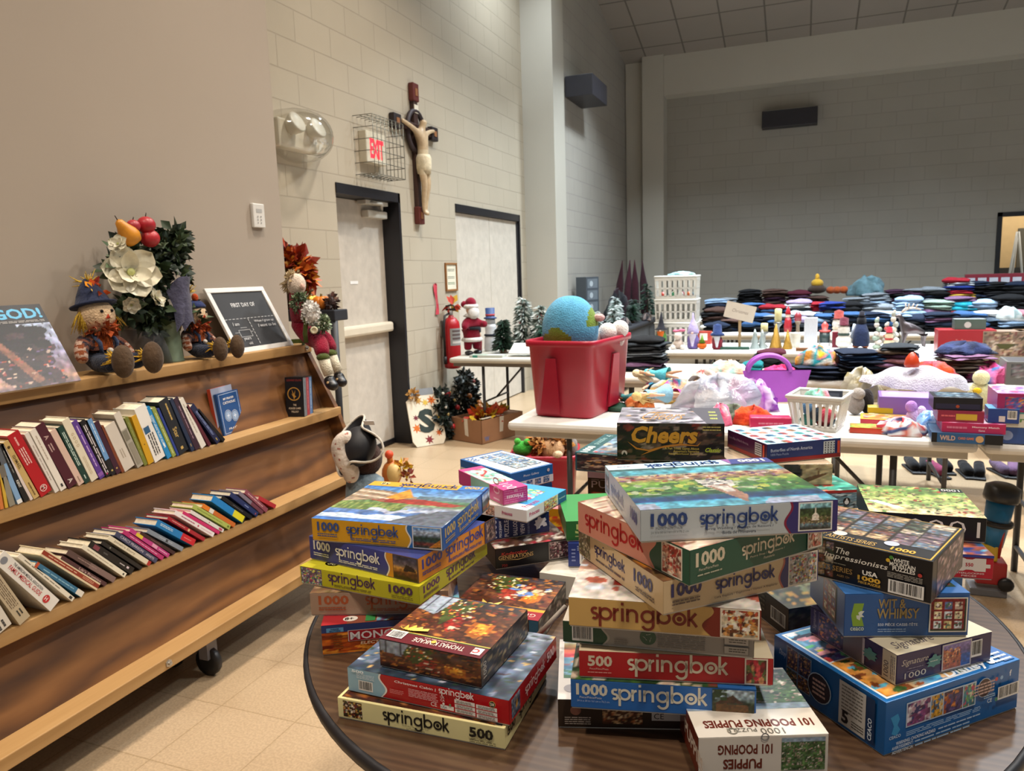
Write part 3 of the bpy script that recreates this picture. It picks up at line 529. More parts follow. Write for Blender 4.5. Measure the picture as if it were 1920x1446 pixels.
ROW2 = [(1.377, 1, .16, .010, '#c8743a', 'orange paperback at the left end of the middle shelf', []), (1.391, 2, .175, .009, '#c9a53a', 'thin yellow book beside the orange one, middle shelf', []),
 (1.404, 8, .18, .018, '#8a8474', 'grey brown book left of the pale blue spine', [('r', .3, .5, '#6f6a60')]), (1.428, 14, .185, .016, '#7fa3c8', 'pale blue spine on the middle shelf left of a black spine with bold white capitals', [('r', 0, .3, '#5a5f66'), ('r', .93, 1, '#e4e2dc')]),
 (1.449, 16.5, .19, .015, '#17181c', 'black book with bold white capitals right of a pale blue spine', [('t', 'KENT', .62, .22, .5, wt), L_(.1, .5, '#8a8a86')]), (1.467, 19.5, .195, .009, '#d8c8c0', 'thin pinkish white book right of the black spine with bold capitals', []),
 (1.478, 20.5, .2, .019, '#c3a468', 'tan book lettered in brown, left of the thick red hardcover', [('t', 'ISHMAEL', .24, .25, .5, '#4a3418'), ('d', .1, .5, .25, '#4a3418'), L_(.72, .95, '#6a5028')]),
 (1.501, 21, .218, .040, '#b01420', 'thick red hardcover with a round white emblem at the foot', [L_(.06, .2, '#e8b0a8', 1, .3, .6), ('l', .24, .2, .5, .75, 3, '#e8c8c0'), ('o', .9, .5, .3, .06, '#e8c8c0'), ('t', 'M', .87, .35, .3, '#e8c8c0')]),
 (1.546, 20, .212, .015, '#dcd4ca', 'thin white book just right of the thick red hardcover', [L_(.2, .8, '#a89a90')]), (1.565, 20, .218, .022, '#e4dccf', 'cream book between the thin white book and the maroon hardcover', [L_(.1, .5, '#b8a898'), ('r', .9, .95, .4, .7, '#333333')]),
 (1.592, 21.5, .229, .034, '#4a1828', 'maroon hardcover with a small pale triangle at the foot', [('t', 'A', .17, .3, .45, '#c8a8a0'), ('l', .3, .2, .42, .7, 2, '#c8a8a0'), ('t', 'A', .87, .3, .5, '#d8c8c0')]),
 (1.627, 21.3, .204, .022, '#d3b5a4', 'pale pink book right of the maroon hardcover', [L_(.85, .96, '#9a8070')]), (1.65, 20, .209, .020, '#153a33', 'dark green book with white script title', [('l', .1, .25, .7, .8, 2, '#cfe0d4'), L_(.86, .93, '#cfe0d4')]),
 (1.673, 20, .228, .028, '#ddd3bb', 'cream book with spaced out capitals down its spine', [('t', 'G O O D', .22, .32, .36, '#b09a70'), ('l', .6, .3, .9, .7, 2, '#c8b898')]),
 (1.704, 20.5, .218, .021, '#5b3a8c', 'purple book right of the cream spine with spaced capitals', [L_(.08, .8, '#c8a8d8'), ('r', .9, .96, '#8a5aa8')]), (1.728, 20, .213, .021, '#141318', 'black book with white title lines right of the purple one', [('l', .08, .15, .95, .85, 2, '#d8cfd0'), ('d', .95, .4, .15, '#c83a6a')]),
 (1.749, 18.5, .212, .018, '#15171f', 'black and light blue spine, middle shelf', [('r', 0, .72, '#6a98c8'), ('l', .08, .3, .6, .7, 1, '#cfe0f0'), ('d', .92, .5, .2, '#c8b060')]), (1.768, 18.5, .198, .020, '#3c1a2e', 'dark plum book right of the light blue spine', [('d', .9, .5, .16, gd)]),
 (1.789, 19.7, .181, .012, '#7a3f26', 'thin brown book before the short grey cream book', []), (1.801, 20.2, .176, .046, '#cfc6b8', 'short thick grey cream book without dust jacket', [('l', .55, .3, .75, .7, 2, '#a89a88')]),
 (1.853, 19.9, .213, .028, '#a8a192', 'tall stone grey book with an orange top edge', [('r', 0, .3, '#d2cabc'), ('r', .32, .5, .1, .8, '#7f7a6a'), ('r', .55, .95, .2, .9, '#8f8878')]), (1.882, 18.3, .190, .015, '#747a34', 'thin olive green book', [L_(.1, .8, '#a0a060')]),
 (1.899, 15.6, .187, .026, '#c9981e', 'mustard yellow book on the middle shelf', [('d', .6, .5, .1, '#5a4010')]), (1.928, 17.6, .213, .052, '#e6e2da', 'thick white book with a blue square on its spine', [('r', .0, .34, '#e9e6de'), ('r', .36, .48, .1, .6, '#2a5a80'), ('l', .5, .2, .9, .8, 3, '#333333')]),
 (1.984, 20.5, .211, .021, '#1f86c0', 'bright blue book right of the thick white one', [('l', .15, .25, .8, .75, 2, '#d8e8f0'), ('r', .7, .78, .4, .7, '#e8f0f4')]), (2.008, 20.6, .205, .018, '#8f9a4a', 'lime grey book right of the bright blue one', [('l', .1, .3, .95, .7, 1, '#d0d49a')]), (2.029, 20.4, .2, .010, '#2a3f8a', 'thin royal blue book before the widest dark hardcover', []),
 (2.041, 19.4, .222, .048, '#1c2229', 'wide black green hardcover with gold lettering', [('t', 'Star', .52, .3, .42, gd), ('l', .08, .45, .4, .75, 1, gd), ('r', .88, .93, .35, .6, gd)]), (2.099, 20.8, .225, .017, '#22304a', 'thin dark navy book right of the wide black green hardcover', [L_(.86, .92, gd)]),
 (2.119, 22, .225, .026, '#3a2634', 'dark plum hardcover left of a tall white spine', [('l', .15, .35, .8, .65, 1, '#a88a98')]), (2.149, 24.2, .219, .027, '#e0dace', 'tall white book near the right end of the middle row', [L_(.1, .7, '#b0a898')]), (2.186, 28.6, .196, .015, '#5a2430', 'thin wine red book half hidden behind the tall white one', []),
 (2.230, 35.5, .204, .024, '#20284a', 'navy book leaning steeply at the row end', [('l', .15, .3, .8, .7, 2, '#8a9ac8'), L_(.88, .95, '#c8b060')]), (2.263, 39.5, .187, .016, '#15161a', 'black book leaning last in the middle row', [])]
for Y, a, h, t, c, lb, ops in ROW2: book(KX['mid']+.004, Y, KZ['mid']+.0005, a, h, t*.93, c, lb, ops, d=.1 if h > .17 else .088, group=G2)
ROW3 = [(1.25, 20, .20, .05, '#cfc8ba', 'white thick reference book at the left end of the low shelf', [('l', .3, .3, .8, .7, 2, '#8a3030'), ('l', .85, .2, .98, .8, 2, '#333333')]), (1.314, 23.5, .215, .038, '#b5a588', 'tan book with black print left of the medical guide', [('l', .2, .15, .75, .85, 5, '#6a5a48'), ('l', .8, .3, .9, .8, 2, '#222222')]),
 (1.405, 34, .244, .042, '#ddd9d0', 'thick white guidebook with a red title and red dot on the low shelf', [('d', .08, .5, .28, '#7a7e86'), ('t', 'THE AMERICAN MEDICAL ASSOCIATION', .2, .68, .2, '#33343a', .52), ('t', 'FAMILY MEDICAL GUIDE', .18, .28, .32, '#b8232a', .56), ('d', .84, .45, .3, '#b8232a'), ('t', 'H', .815, .3, .3, '#e8e0d8')]),
 (1.474, 36.5, .239, .014, '#e0d8c4', 'slim cream paperback right of the medical guide', [('l', .1, .3, .75, .7, 1, '#77705f'), ('r', .92, .97, .2, .8, '#333333')]), (1.505, 41.5, .197, .018, '#2e6a8c', 'teal blue paperback with a white foot', [('r', .86, 1, '#dcd6c8'), ('r', 0, .05, '#b84a2a'), ('l', .15, .3, .8, .7, 1, '#86b4c8')]),
 (1.558, 43, .237, .024, '#dccba6', 'rust red and cream hardcover on the low shelf', [('r', 0, 1, .25, .8, '#8e3120'), ('l', .1, .4, .6, .65, 1, '#d8b090'), ('l', .7, .35, .9, .7, 2, '#d8a080')]), (1.588, 43.5, .193, .013, '#4a2a30', 'dark brown book lettered in pale pink after the rust red one', [('t', "Lib's Promise", .38, .2, .6, '#c8a8a0', .5)]),
 (1.618, 44.5, .205, .019, '#55403e', 'mauve brown book lettered in grey', [('r', .45, 1, '#7a625e'), ('l', .2, .4, .6, .7, 1, '#9a8078')]), (1.66, 42.5, .2, .016, '#e2dac2', 'cream spine between the brown and black books', [('l', .1, .35, .7, .65, 1, '#a89a80'), ('r', .93, .96, .3, .7, '#222222')]),
 (1.686, 44, .2, .024, '#101116', 'thick black book with a small face picture at its head', [('r', .08, .2, .2, .8, '#7a3a48'), ('l', .3, .3, .4, .7, 1, '#555555'), ('l', .68, .35, .8, .65, 1, '#c8c0c0'), ('r', .84, .89, .4, .7, '#d8c8d0')]), (1.724, 44.2, .191, .013, '#18181b', 'thin black book right of the thick black one', [('d', .2, .5, .25, '#8a8a80')]),
 (1.758, 45, .202, .017, '#dad0b6', 'cream hardcover with grey lettering and a red foot', [('t', "Jonah's Story", .12, .25, .55, '#8a7f68', .5), ('r', .93, 1, '#a82a28')]), (1.785, 44.3, .204, .018, '#3b405e', 'slate blue book with wide pale capitals', [('t', 'CARCY PEARSON', .1, .28, .5, '#c0b8c0', .55), ('t', 'APARTE', .72, .28, .45, '#c0b8c0', .2)]),
 (1.813, 44.6, .201, .015, '#b02a68', 'magenta paperback right of the slate one', [('l', .15, .3, .85, .7, 1, '#e0a0c0')]), (1.838, 45, .198, .015, '#b93a80', 'pink paperback with a yellow block', [('r', .14, .3, .1, .9, '#d8c23a'), ('r', .55, .68, .1, .9, '#d898b4'), ('l', .72, .3, .95, .7, 1, '#e8b8d0')]), (1.864, 47.5, .175, .013, '#3a1f24', 'dark brown paperback beside the pink one', [('l', .3, .3, .6, .7, 1, '#7a5a58')]),
 (1.900, 50, .178, .016, '#7d8794', 'blue grey book left of the blue and red one', [('l', .3, .3, .7, .7, 1, '#a8b0b8'), ('r', .5, .56, .2, .8, '#3a4048')]), (1.953, 50.5, .197, .026, '#1876b4', 'blue hardcover turning red toward its foot', [('r', .64, 1, '#c01c2c'), ('l', .08, .35, .4, .75, 2, '#cfe4f0'), ('l', .7, .4, .9, .6, 1, '#e89090')]), (2.004, 49.3, .2, .014, '#a0202f', 'crimson book with a pale dot', [('d', .55, .5, .4, '#d8c090'), ('l', .1, .3, .45, .7, 1, '#e0a8a0')]),
 (2.049, 50, .216, .018, '#e6dedd', 'white book lettered in pale pink', [('l', .15, .25, .5, .75, 1, '#a05a70'), ('d', .58, .5, .25, '#b84a6a'), ('l', .65, .35, .95, .6, 1, '#d0a0b0')]), (2.079, 51, .206, .013, '#c32a66', 'hot pink paperback', []), (2.1, 50.3, .19, .014, '#d9d3cd', 'white paperback between hot pink and pale green', [('d', .55, .5, .2, '#a03a5a'), ('r', .85, .95, .2, .8, '#b83a60')]),
 (2.133, 51, .215, .019, '#a5b35a', 'pale green book', [('l', .1, .35, .8, .65, 1, '#7a8a3a'), ('r', .92, .97, .3, .7, '#5a6a2a')]), (2.16, 50.3, .195, .018, '#c2672a', 'orange brown book with a white band', [('r', .2, .32, '#dcd8cc'), ('r', 0, .18, '#d97a24')]), (2.21, 48.8, .203, .028, '#1a7cc0', 'blue book with a yellow foot', [('r', .64, 1, '#d8cf2a'), ('r', .97, 1, '#222222')]),
 (2.255, 49, .195, .016, '#14161c', 'black book next to the blue and yellow one', [('l', .35, .4, .7, .6, 1, '#7a7a88')]), (2.288, 47.3, .185, .021, '#23305f', 'navy blue hardcover near the right end of the low shelf', [('l', .5, .3, .65, .7, 1, '#8090c0'), ('d', .92, .4, .2, '#a05060')]), (2.32, 45.5, .17, .016, '#7a6f7e', 'wine and grey paperback', [('r', .5, 1, '#6a3a48')]), (2.345, 44.8, .16, .020, '#8a4a58', 'dusty pink paperback second from the right end', [('l', .1, .3, .8, .7, 1, '#d0a8a8')]), (2.4, 55, .115, .018, '#b03038', 'small red book lying last on the low shelf', [])]
for Y, a, h, t, c, lb, ops in ROW3: book(KX['low']+.006, Y, KZ['low']+.0005, a, h, t*.9, c, lb+(' low shelf' if len(lb.split()) < 4 else ''), ops, d=.104 if h > .13 else .08, group=G3)
# blue paperback stack and the boxed trilogy, middle shelf
B = pz(421, 818, KZ['mid']); B2 = pz(459, 804, KZ['mid']); rb = math.degrees(math.atan2(B2.y-B.y, B2.x-B.x)); wb = (B2-B).length; hb = .175
t = thing('book', 'blue paperback with two round medals standing face out on the middle shelf', 'book', mat=T(B.x, B.y, KZ['mid']) @ RZ(rb) @ RX(-7))
mb = MB(); mb.box(.001, .001, 0, wb-.001, .011, hb-.002, '#e2dccb'); mb.build('pages', PAGES, t)
mb = MB(); mb.box(0, -.001, 0, wb, .001, hb, '#1f4a80'); mb.box(0, .011, 0, wb, .0125, hb, '#1f4a80'); mb.box(-.001, -.001, 0, .001, .0125, hb, '#1f4a80')
fc = Face(mb, (0, -.001, 0), (1, 0, 0), (0, 0, 1), wb, hb); fc.rect(.06, .03, .94, .97, '#c8d4e4'); fc.rect(.075, .04, .925, .96, '#1f4a80'); fc.text('MY PRAYER', .5, .82, .05, wt, W=.5, al='c', bold=.01); fc.text('CATHOLIC', .5, .72, .06, wt, W=.6, al='c', bold=.01)
for u, v in ((.34, .44), (.64, .4)): fc.ring(u, v, .14, .012, '#b8c4d4'); fc.disc(u, v, .115, '#8fa4c0'); fc.text('+', u, v-.05, .1, '#dfe6ee', al='c')
fc.text('PRAYER', .5, .1, .05, wt, W=.5, al='c'); mb.build('cover', CARD, t)
t = thing('book', 'grey booklet standing behind the blue medal paperback', 'book', mat=T(B.x, B.y, KZ['mid']) @ RZ(rb) @ RX(-7) @ T(-.012, .016, 0)); mb = MB(); mb.box(.001, .001, 0, wb-.003, .013, .197, '#d8d2c6'); mb.build('pages', PAGES, t); mb = MB(); mb.box(0, -.001, 0, wb-.002, .0008, .2, '#9aa0b4'); mb.box(0, .013, 0, wb-.002, .0145, .2, '#b0442c'); mb.box(-.0015, -.001, 0, .0005, .0145, .2, '#b0442c'); mb.build('cover', CARD, t)
B = pz(571, 782, KZ['mid']); A = pz(526, 787, KZ['mid']); rb = 14; w = .088; A = B-Vector((w*math.cos(math.radians(rb)), w*math.sin(math.radians(rb)), 0)); d = .105; h = .185; m0 = T(A.x, A.y, KZ['mid']) @ RZ(rb) @ RX(-4)
t = thing('slipcase', 'black slipcase with a gold bird ring at the right end of the middle shelf', 'book box set', mat=m0); k = '#101014'
mb = MB(); mb.box(0, 0, 0, w, .002, h, k); mb.box(0, d-.002, 0, w, d, h, k); mb.box(0, 0, 0, w, d, .002, k); mb.box(0, 0, h-.002, w, d, h, k); mb.box(0, 0, 0, .002, d, h, k)
fc = Face(mb, (0, 0, 0), (1, 0, 0), (0, 0, 1), w, h); fc.text('SUZANNE COLLINS', .5, .9, .05, '#8a2a28', W=.82, al='c', bold=.01); fc.ring(.47, .58, .17, .025, '#b5863a')
fc.poly([(.33, .6), (.42, .56), (.36, .7), (.47, .58), (.56, .68), (.52, .54), (.6, .52), (.5, .48), (.48, .42), (.44, .5)], '#b5863a'); fc.poly([(.5, .62), (.55, .6), (.5, .54)], '#8a6428')
for i, s_ in enumerate(('THE', 'HUNGER GAMES', 'TRILOGY')): fc.text(s_, .5, .28-i*.085, .05, '#d8c8b0', al='c', W=(.18, .66, .42)[i], bold=.01)
mb.build('case', CARD, t)
for i, (c, tt) in enumerate((('#7f8a96', '#444a58'), ('#b8304a', '#e0a0a8'), ('#5a86c0', '#cfe0f0'))):
    o = thing('book', ('grey', 'red', 'blue')[i]+' spined novel inside the black slipcase', 'book', mat=m0, group='novels in the slipcase'); y0 = .003+.033*i
    mb = MB(); mb.box(.004, y0, .003, w-.001, y0+.0015, h-.004, c); mb.box(.004, y0+.031, .003, w-.001, y0+.0325, h-.004, c); mb.box(w-.003, y0, .003, w-.001, y0+.0325, h-.004, c)
    f2 = Face(mb, (w-.001, y0, .003), (0, 1, 0), (0, 0, 1), .0325, h-.007, -90); f2.lines(.1, .35, .85, .65, 1, tt, i); mb.build('cover', CARD, o); mb = MB(); mb.box(.006, y0+.0015, .005, w-.0035, y0+.031, h-.006, PAGE); mb.build('pages', PAGES, o)
# ------------------------------------------------------------------ figures: one continuous surface grown on a skeleton
def skin(mb, nodes, edges, col, sub=1, smooth=True):
    """nodes: (x, y, z, r); col: a colour or a function of the face centre"""
    me = bpy.data.meshes.new('s'); me.from_pydata([n[:3] for n in nodes], edges, []); ob = bpy.data.objects.new('s', me); C.objects.link(ob)
    ob.modifiers.new('k', 'SKIN'); sv = me.skin_vertices[0].data
    for i, n in enumerate(nodes): sv[i].radius = (n[3], n[3]); sv[i].use_root = (i == 0)
    s = ob.modifiers.new('u', 'SUBSURF'); s.levels = sub
    dg = bpy.context.evaluated_depsgraph_get(); ev = bpy.data.meshes.new_from_object(ob.evaluated_get(dg))
    vs_ = [tuple(v.co) for v in ev.vertices]; fs_ = [tuple(p.vertices) for p in ev.polygons]
    if callable(col):
        b = len(mb.v); mb.v += [tuple(mb.m @ Vector(p)) for p in vs_]
        for f in fs_:
            c = [sum(vs_[i][k] for i in f)/len(f) for k in range(3)]; mb.f.append([b+i for i in f]); mb.c.append(lin(col(*c))); mb.sm.append(smooth); mb.mi.append(mb.slot)
    else: mb.add(vs_, fs_, col, smooth)
    bpy.data.objects.remove(ob); bpy.data.meshes.remove(me); bpy.data.meshes.remove(ev); return mb
def straw(mb, c, n, L, col, dirv, spread=.6, r=.0022, seed=0):
    R = random.Random(seed); c = Vector(c); d = Vector(dirv).normalized()
    for i in range(n):
        q = (d+Vector((R.uniform(-spread, spread), R.uniform(-spread, spread), R.uniform(-spread, spread)))).normalized()*L*R.uniform(.6, 1.1)
        mb.tube([c, c+q*.5+Vector((0, 0, .1*L*R.uniform(-1, 1))), c+q+Vector((0, 0, -.15*L))], [r, r*.9, r*.3], col, 4)
# ------------------------------------------------------------------ on top of the bookcase
ZT = KZ['top']
A = pz(152, 713, ZT); h = .30; w = .36; t = thing('picture_book', 'large flat picture book with blue capitals and a dark crowd photo leaning on the wall', 'book', mat=T(A.x, A.y, ZT) @ RY(-31))
mb = MB(); mb.box(-.012, -w, 0, 0, 0, h, '#d8c8b0'); fc = Face(mb, (0, -w, 0), (0, 1, 0), (0, 0, 1), w, h)
fc.rect(0, 0, 1, 1, '#8a7a90'); fc.pic(0, 0, 1, .76, lambda U, V, R: blobs(over(blobs(over(grad(V, [(0, '#6a5a6a'), (.1, '#b8907a'), (.25, '#7a6470'), (.55, '#8a8aa8'), (1, '#a8b6d0')])*(.75+.5*vnoise(U, V, 26, 18, R))[..., None], (abs(np.sin(U*60+V*4)) < .12) & (V > .4), '#4a4048'), U, V, R, 110, ['#1c1820', '#2a2028', '#3a2a30', '#15131a'], .03, .1, (.35, .05, .85, .95)), inpoly(U, V, [(.3, 1), (.37, 1), (.68, .1), (.6, .05)]), '#7f5444'), U, V, R, 46, ['#a8482c', '#b89080', '#8a3a3a', '#c0a898', '#5a4a78'], .008, .02, (.3, .02, .88, .6)), 70, 60, 3)
fc.rect(0, .76, 1, 1, '#15141a'); fc.text('GOD!', .5, .82, .13, '#1d3a5a', W=.47, bold=.05); fc.text('GOD!', .505, .825, .13, '#5ab0d8', W=.46, bold=.03); fc.lines(.45, .775, .97, .805, 2, '#a8a4a0', 4); mb.build('cover', CARD, t); mb = MB(); mb.box(-.011, -w+.003, .003, -.001, -.001, h-.003, PAGE); mb.build('pages', PAGES, t)
def scarecrow(label, X, Y, s, rot, hat, beard, seed):
    t = thing('scarecrow_doll', label, 'doll', mat=T(X, Y, ZT+.001) @ RZ(rot) @ S(s), group=None)
    def bc(x, y, z):
        if abs(y) > .083 and .03 < z < .13: return '#8a4a2c' if int(z*90) % 2 else '#b89a88'
        if z < .075: return '#20273a'
        if z < .14: return '#c05a22' if abs(y) < .03 else '#7a4a3a' if int(z*80+y*60) % 2 else '#3a3038'
        return '#d2b08c'
    mb = MB(); skin(mb, [(-.02, 0, .05, .052), (-.01, 0, .1, .05), (0, 0, .145, .03), (.03, .04, .04, .036), (.1, .05, .038, .033), (.15, .055, .04, .03), (.03, -.04, .04, .036), (.1, -.05, .038, .033), (.15, -.055, .04, .03), (0, .06, .12, .028), (.02, .09, .08, .024), (.045, .1, .045, .022), (0, -.06, .12, .028), (.02, -.09, .08, .024), (.045, -.1, .045, .022)],
        [(0, 1), (1, 2), (0, 3), (3, 4), (4, 5), (0, 6), (6, 7), (7, 8), (1, 9), (9, 10), (10, 11), (1, 12), (12, 13), (13, 14)], bc, 2); mb.build('body', PLUSH, t)
    mb = MB(); mb.ball((.005, 0, .205), (.06, .062, .062), '#d6b893', 18, 12)
    for sy in (-1, 1): mb.ball((.06, sy*.02, .222), .006, '#181414', 8, 6)
    mb.add([(.064, -.01, .195), (.064, .01, .195), (.072, 0, .202), (.062, 0, .216)], [(0, 1, 2), (1, 3, 2), (3, 0, 2)], '#b03a20'); mb.build('head', PLUSH, t)
    mb = MB(); straw(mb, (.03, 0, .165), 60, .035, beard, (1, 0, -.3), 1.1, .004, seed); leafcloud(mb, (.025, 0, .16), (.04, .055, .02), 90, .02, [beard, '#a84a1c'], seed); mb.build('scarf', PLUSH, t)
    mb = MB()
    for sy in (-1, 1): straw(mb, (0, sy*.055, .225), 22, .075, '#cda638', (.1, sy*.4, -1), .35, .0028, seed+sy); mb.build('hair', PLUSH, t); mb = MB()
    straw(mb, (-.02, 0, .31), 26, .07, '#d2ac3e', (-.2, .3, .8), .9, .0028, seed+5); mb.build('hair', PLUSH, t)
    mb = MB(); mb.m = T(-.005, 0, .24) @ RY(-14 if hat else -6)
    if hat: mb.lathe([(.076, .0), (.078, .006), (.058, .012), (.048, .04), (.03, .075), (.008, .1)], '#252c44', 20); leafcloud(mb, (.03, 0, .045), (.02, .03, .025), 16, .02, ['#d88a20', '#c8501c', '#8a2a1c', '#e0b030'], seed)
    else: mb.lathe([(.064, 0), (.066, .008), (.05, .03), (.012, .04)], '#27325a', 20); mb.ball((.03, 0, .05), (.016, .016, .02), '#b8481c')
    mb.build('hat', CLOTH, t)
    for sy in (-1, 1): mb = MB(); mb.ball((.19, sy*.062, .05), (.03, .04, .058), '#4f3d2c', 14, 10); mb.build('shoe', CLOTH, t)
    for sy in (-1, 1): mb = MB(); straw(mb, (.158, sy*.06, .05), 40, .05, '#cfa22c', (.0, 0, .1), 1.2, .004, seed+9+sy); mb.build('straw_cuff', PLUSH, t)
    mb = MB()
    for sy in (-1, 1): mb.tube([(.05, sy*.03, .075), (.052, sy*.034, .11), (.02, sy*.036, .14)], .007, '#3a4560')
    mb.ball((.056, .0, .08), .011, '#c8c0b4'); mb.build('braces', CLOTH, t); return t
A = px(222, 700, -2.36); scarecrow('scarecrow doll with a pointed navy leaf hat beside the large picture book', -2.37, A.y-.06, 1.0, -2, True, '#a84a14', 3)
A = px(385, 690, -2.36); scarecrow('smaller scarecrow doll with a flat blue cap between the flower vase and chalkboard', -2.37, A.y-.03, .86, 4, False, '#a8401c', 8)
# vase of artificial flowers and fruit
vx = -2.385; A = px(322, 686, vx); vy = A.y; t = thing('flower_arrangement', 'green metal vase of ivy, white magnolias and artificial fruit between the scarecrow dolls', 'flower arrangement', (0, 0, 0))
mb = MB(); mb.m = T(vx, vy, ZT); mb.lathe([(.052, 0), (.052, .004), (.049, .01), (.04, .16), (.041, .165), (.037, .166), (.035, .1)], '#76866e', 24); mb.build('vase', M_('galvanised_tin', .5, metal=.35, vary=.25, vscale=18), t)
def at(x, y, dx=0): return px(x, y, vx+dx)
mb = MB(); gp = ['#24331f', '#31452a', '#1b281b', '#44563a', '#5a6b4c', '#2c3a30']
for (x, y, rx, rz, n) in ((285, 500, .075, .12, 230), (315, 470, .06, .07, 150), (330, 455, .045, .06, 90), (275, 570, .09, .06, 200), (285, 600, .05, .05, 90), (235, 580, .07, .03, 80), (350, 590, .06, .04, 70), (225, 505, .05, .05, 40), (240, 465, .05, .03, 40), (330, 520, .04, .06, 60)):
    p = at(x, y); leafcloud(mb, p, (.05, rx, rz), n, .032, gp, int(x), .2)
p = at(292, 600); mb.tube([p, p+Vector((0, .01, -.06))], .02, '#24331f')
mb.build('foliage', LEAF, t)
for (x, y, r, sd, nrm) in ((244, 512, .105, 1, (.8, -.4, .25)), (246, 572, .034, 2, (.8, -.5, -.2)), (292, 560, .04, 3, (.8, .2, .3)), (222, 458, .036, 4, (.4, -.9, .4))): mb = MB(); petalflower(mb, at(x, y, .06), nrm, r, '#e2dcc4', '#b9bd78', 6, sd); mb.build('magnolia', WAX, t)
p = at(238, 436, .06); mb = MB(); mb.m = T(*p) @ RX(40); mb.lathe([(.004, -.05), (.03, -.042), (.038, -.02), (.034, .0), (.02, .03), (.014, .048), (.004, .056)], '#d08a24', 18); mb.tube([(0, 0, .05), (.004, 0, .075)], .002, '#3a2a18', 5); mb.build('pear', WAX, t)
for (x, y, r, c) in ((274, 422, .034, '#a81e28'), (281, 447, .036, '#b42830'), (248, 441, .027, '#a83238'), (250, 424, .025, '#a02a34')):
    p = at(x, y, .05); mb = MB(); mb.ball(p, (r, r, r*.94), c, 18, 12); mb.tube([p+Vector((0, 0, r*.85)), p+Vector((.003, .003, r*1.35))], .002, '#3a2a18', 5); mb.build('apple', WAX, t)
for dy, sgn in ((.0, 1), (.02, -1)):
    mb = MB(); p = at(325, 570, .05)
    mb.grid(lambda u, v: (p.x+.03*math.sin(3*u+v)+.02*v, p.y+dy+(.11*u-.03)*1.0+.03*v*sgn, p.z+.05-.16*v*(1-.3*u)+.09*u*(1-v)+.02*math.sin(5*u)), 10, 8, '#464558'); mb.build('ribbon', CLOTH, t)
mb = MB(); p = at(305, 640, .03)
mb.grid(lambda u, v: (p.x+.03*math.sin(2.5*u+2*v)-.05*u, p.y-.16*u+.02*v, p.z+.03-.17*v*(1-.1*u)+.03*(1-v)*u), 10, 8, '#78757a'); mb.build('ribbon', glass_mat('sheer_grey_ribbon', (.52, .5, .52, 1), .4), t)
p = at(338, 538, .05); mb = MB(); mb.grid(lambda u, v: (p.x+.01*math.sin(3*v), p.y-.05+.11*u, p.z-.03+.07*u*u+(v-.5)*.07*math.sin(math.pi*min(1, u*.95+.05))), 8, 4, '#1d3a22'); mb.build('leaf', LEAF, t)
# chalkboard
A = pz(440, 663, ZT); B_ = pz(547, 647, ZT); Y0 = A.y; w = (B_.y-A.y); h = .33; t = thing('chalkboard', 'small white framed chalkboard lettered FIRST DAY OF leaning on the wall', 'chalkboard', mat=T(-2.315, Y0, ZT) @ RY(-29))
mb = MB(); f = .024
for a in ((0, 0, w, f), (0, h-f, w, h), (0, f, f, h-f), (w-f, f, w, h-f)): mb.box(-.014, a[0], a[1], 0, a[2], a[3], '#d8d6d2', .002)
mb.build('frame', PWOOD, t); mb = MB(); mb.box(-.012, f, f, -.006, w-f, h-f, '#2b2d31'); fc = Face(mb, (-.006, f, f), (0, 1, 0), (0, 0, 1), w-2*f, h-2*f)
ck = '#c4c4c4'; fc.text('FIRST DAY OF', .5, .73, .075, ck, W=.46, al='c', bold=.015)
for i in range(14): fc.rect(.02+.07*i, .512, .065+.07*i, .52, ck)
for i in range(8): fc.rect(.43, .04+.06*i, .438, .08+.06*i, ck)
fc.text('I am', .1, .39, .06, ck, slant=.2); fc.text('years', .16, .11, .055, ck, slant=.2); fc.text('old', .22, .04, .045, ck, slant=.2); fc.text('When I grow up', .52, .41, .055, ck, W=.4, slant=.25); fc.text('I want to be', .56, .33, .055, ck, W=.36, slant=.25)
for a in ((.14, .18, .36, .185), (.14, .18, .145, .3), (.355, .18, .36, .3), (.14, .3, .36, .305), (.06, .26, .14, .265), (.36, .26, .4, .265), (.2, .34, .32, .345)): fc.rect(*a, ck)
mb.build('board', PAPER, t)
# seated red-coated doll with dangling legs at the shelf end
t = thing('santa_doll', 'red velvet shelf sitter doll with dangling cream legs and black boots at the bookcase end', 'doll', (0, 0, 0)); q = lambda x, y, Y=3.0: tuple(py(x, y, Y))
def sc(x, y, z): return '#7a1026'
mb = MB(); n = [q(572, 630)+(.05,), q(562, 590)+(.055,), q(556, 560)+(.035,), q(552, 540)+(.03,)]; skin(mb, n+[q(600, 640, 2.95)+(.042,), q(606, 668, 2.9)+(.035,), q(610, 634, 3.05)+(.042,), q(622, 660, 3.02)+(.035,), q(572, 585, 2.94)+(.032,), q(590, 605, 2.93)+(.028,)], [(0, 1), (1, 2), (2, 3), (0, 4), (4, 5), (0, 6), (6, 7), (1, 8), (8, 9)], '#86122c', 2); mb.build('coat', PLUSH, t)
mb = MB(); mb.ball(q(556, 534), (.045, .045, .055), '#d8c6b4', 14, 10); mb.ball(q(567, 538, 2.98), (.012, .012, .016), '#d0a898'); mb.build('head', PLUSH, t)
mb = MB(); straw(mb, q(548, 528), 50, .06, '#cbb690', (-.2, -.3, -.5), .9, .004, 4); leafcloud(mb, q(550, 527), (.04, .04, .045), 160, .014, ['#cbb690', '#bda57c'], 2); mb.build('hair', PLUSH, t)
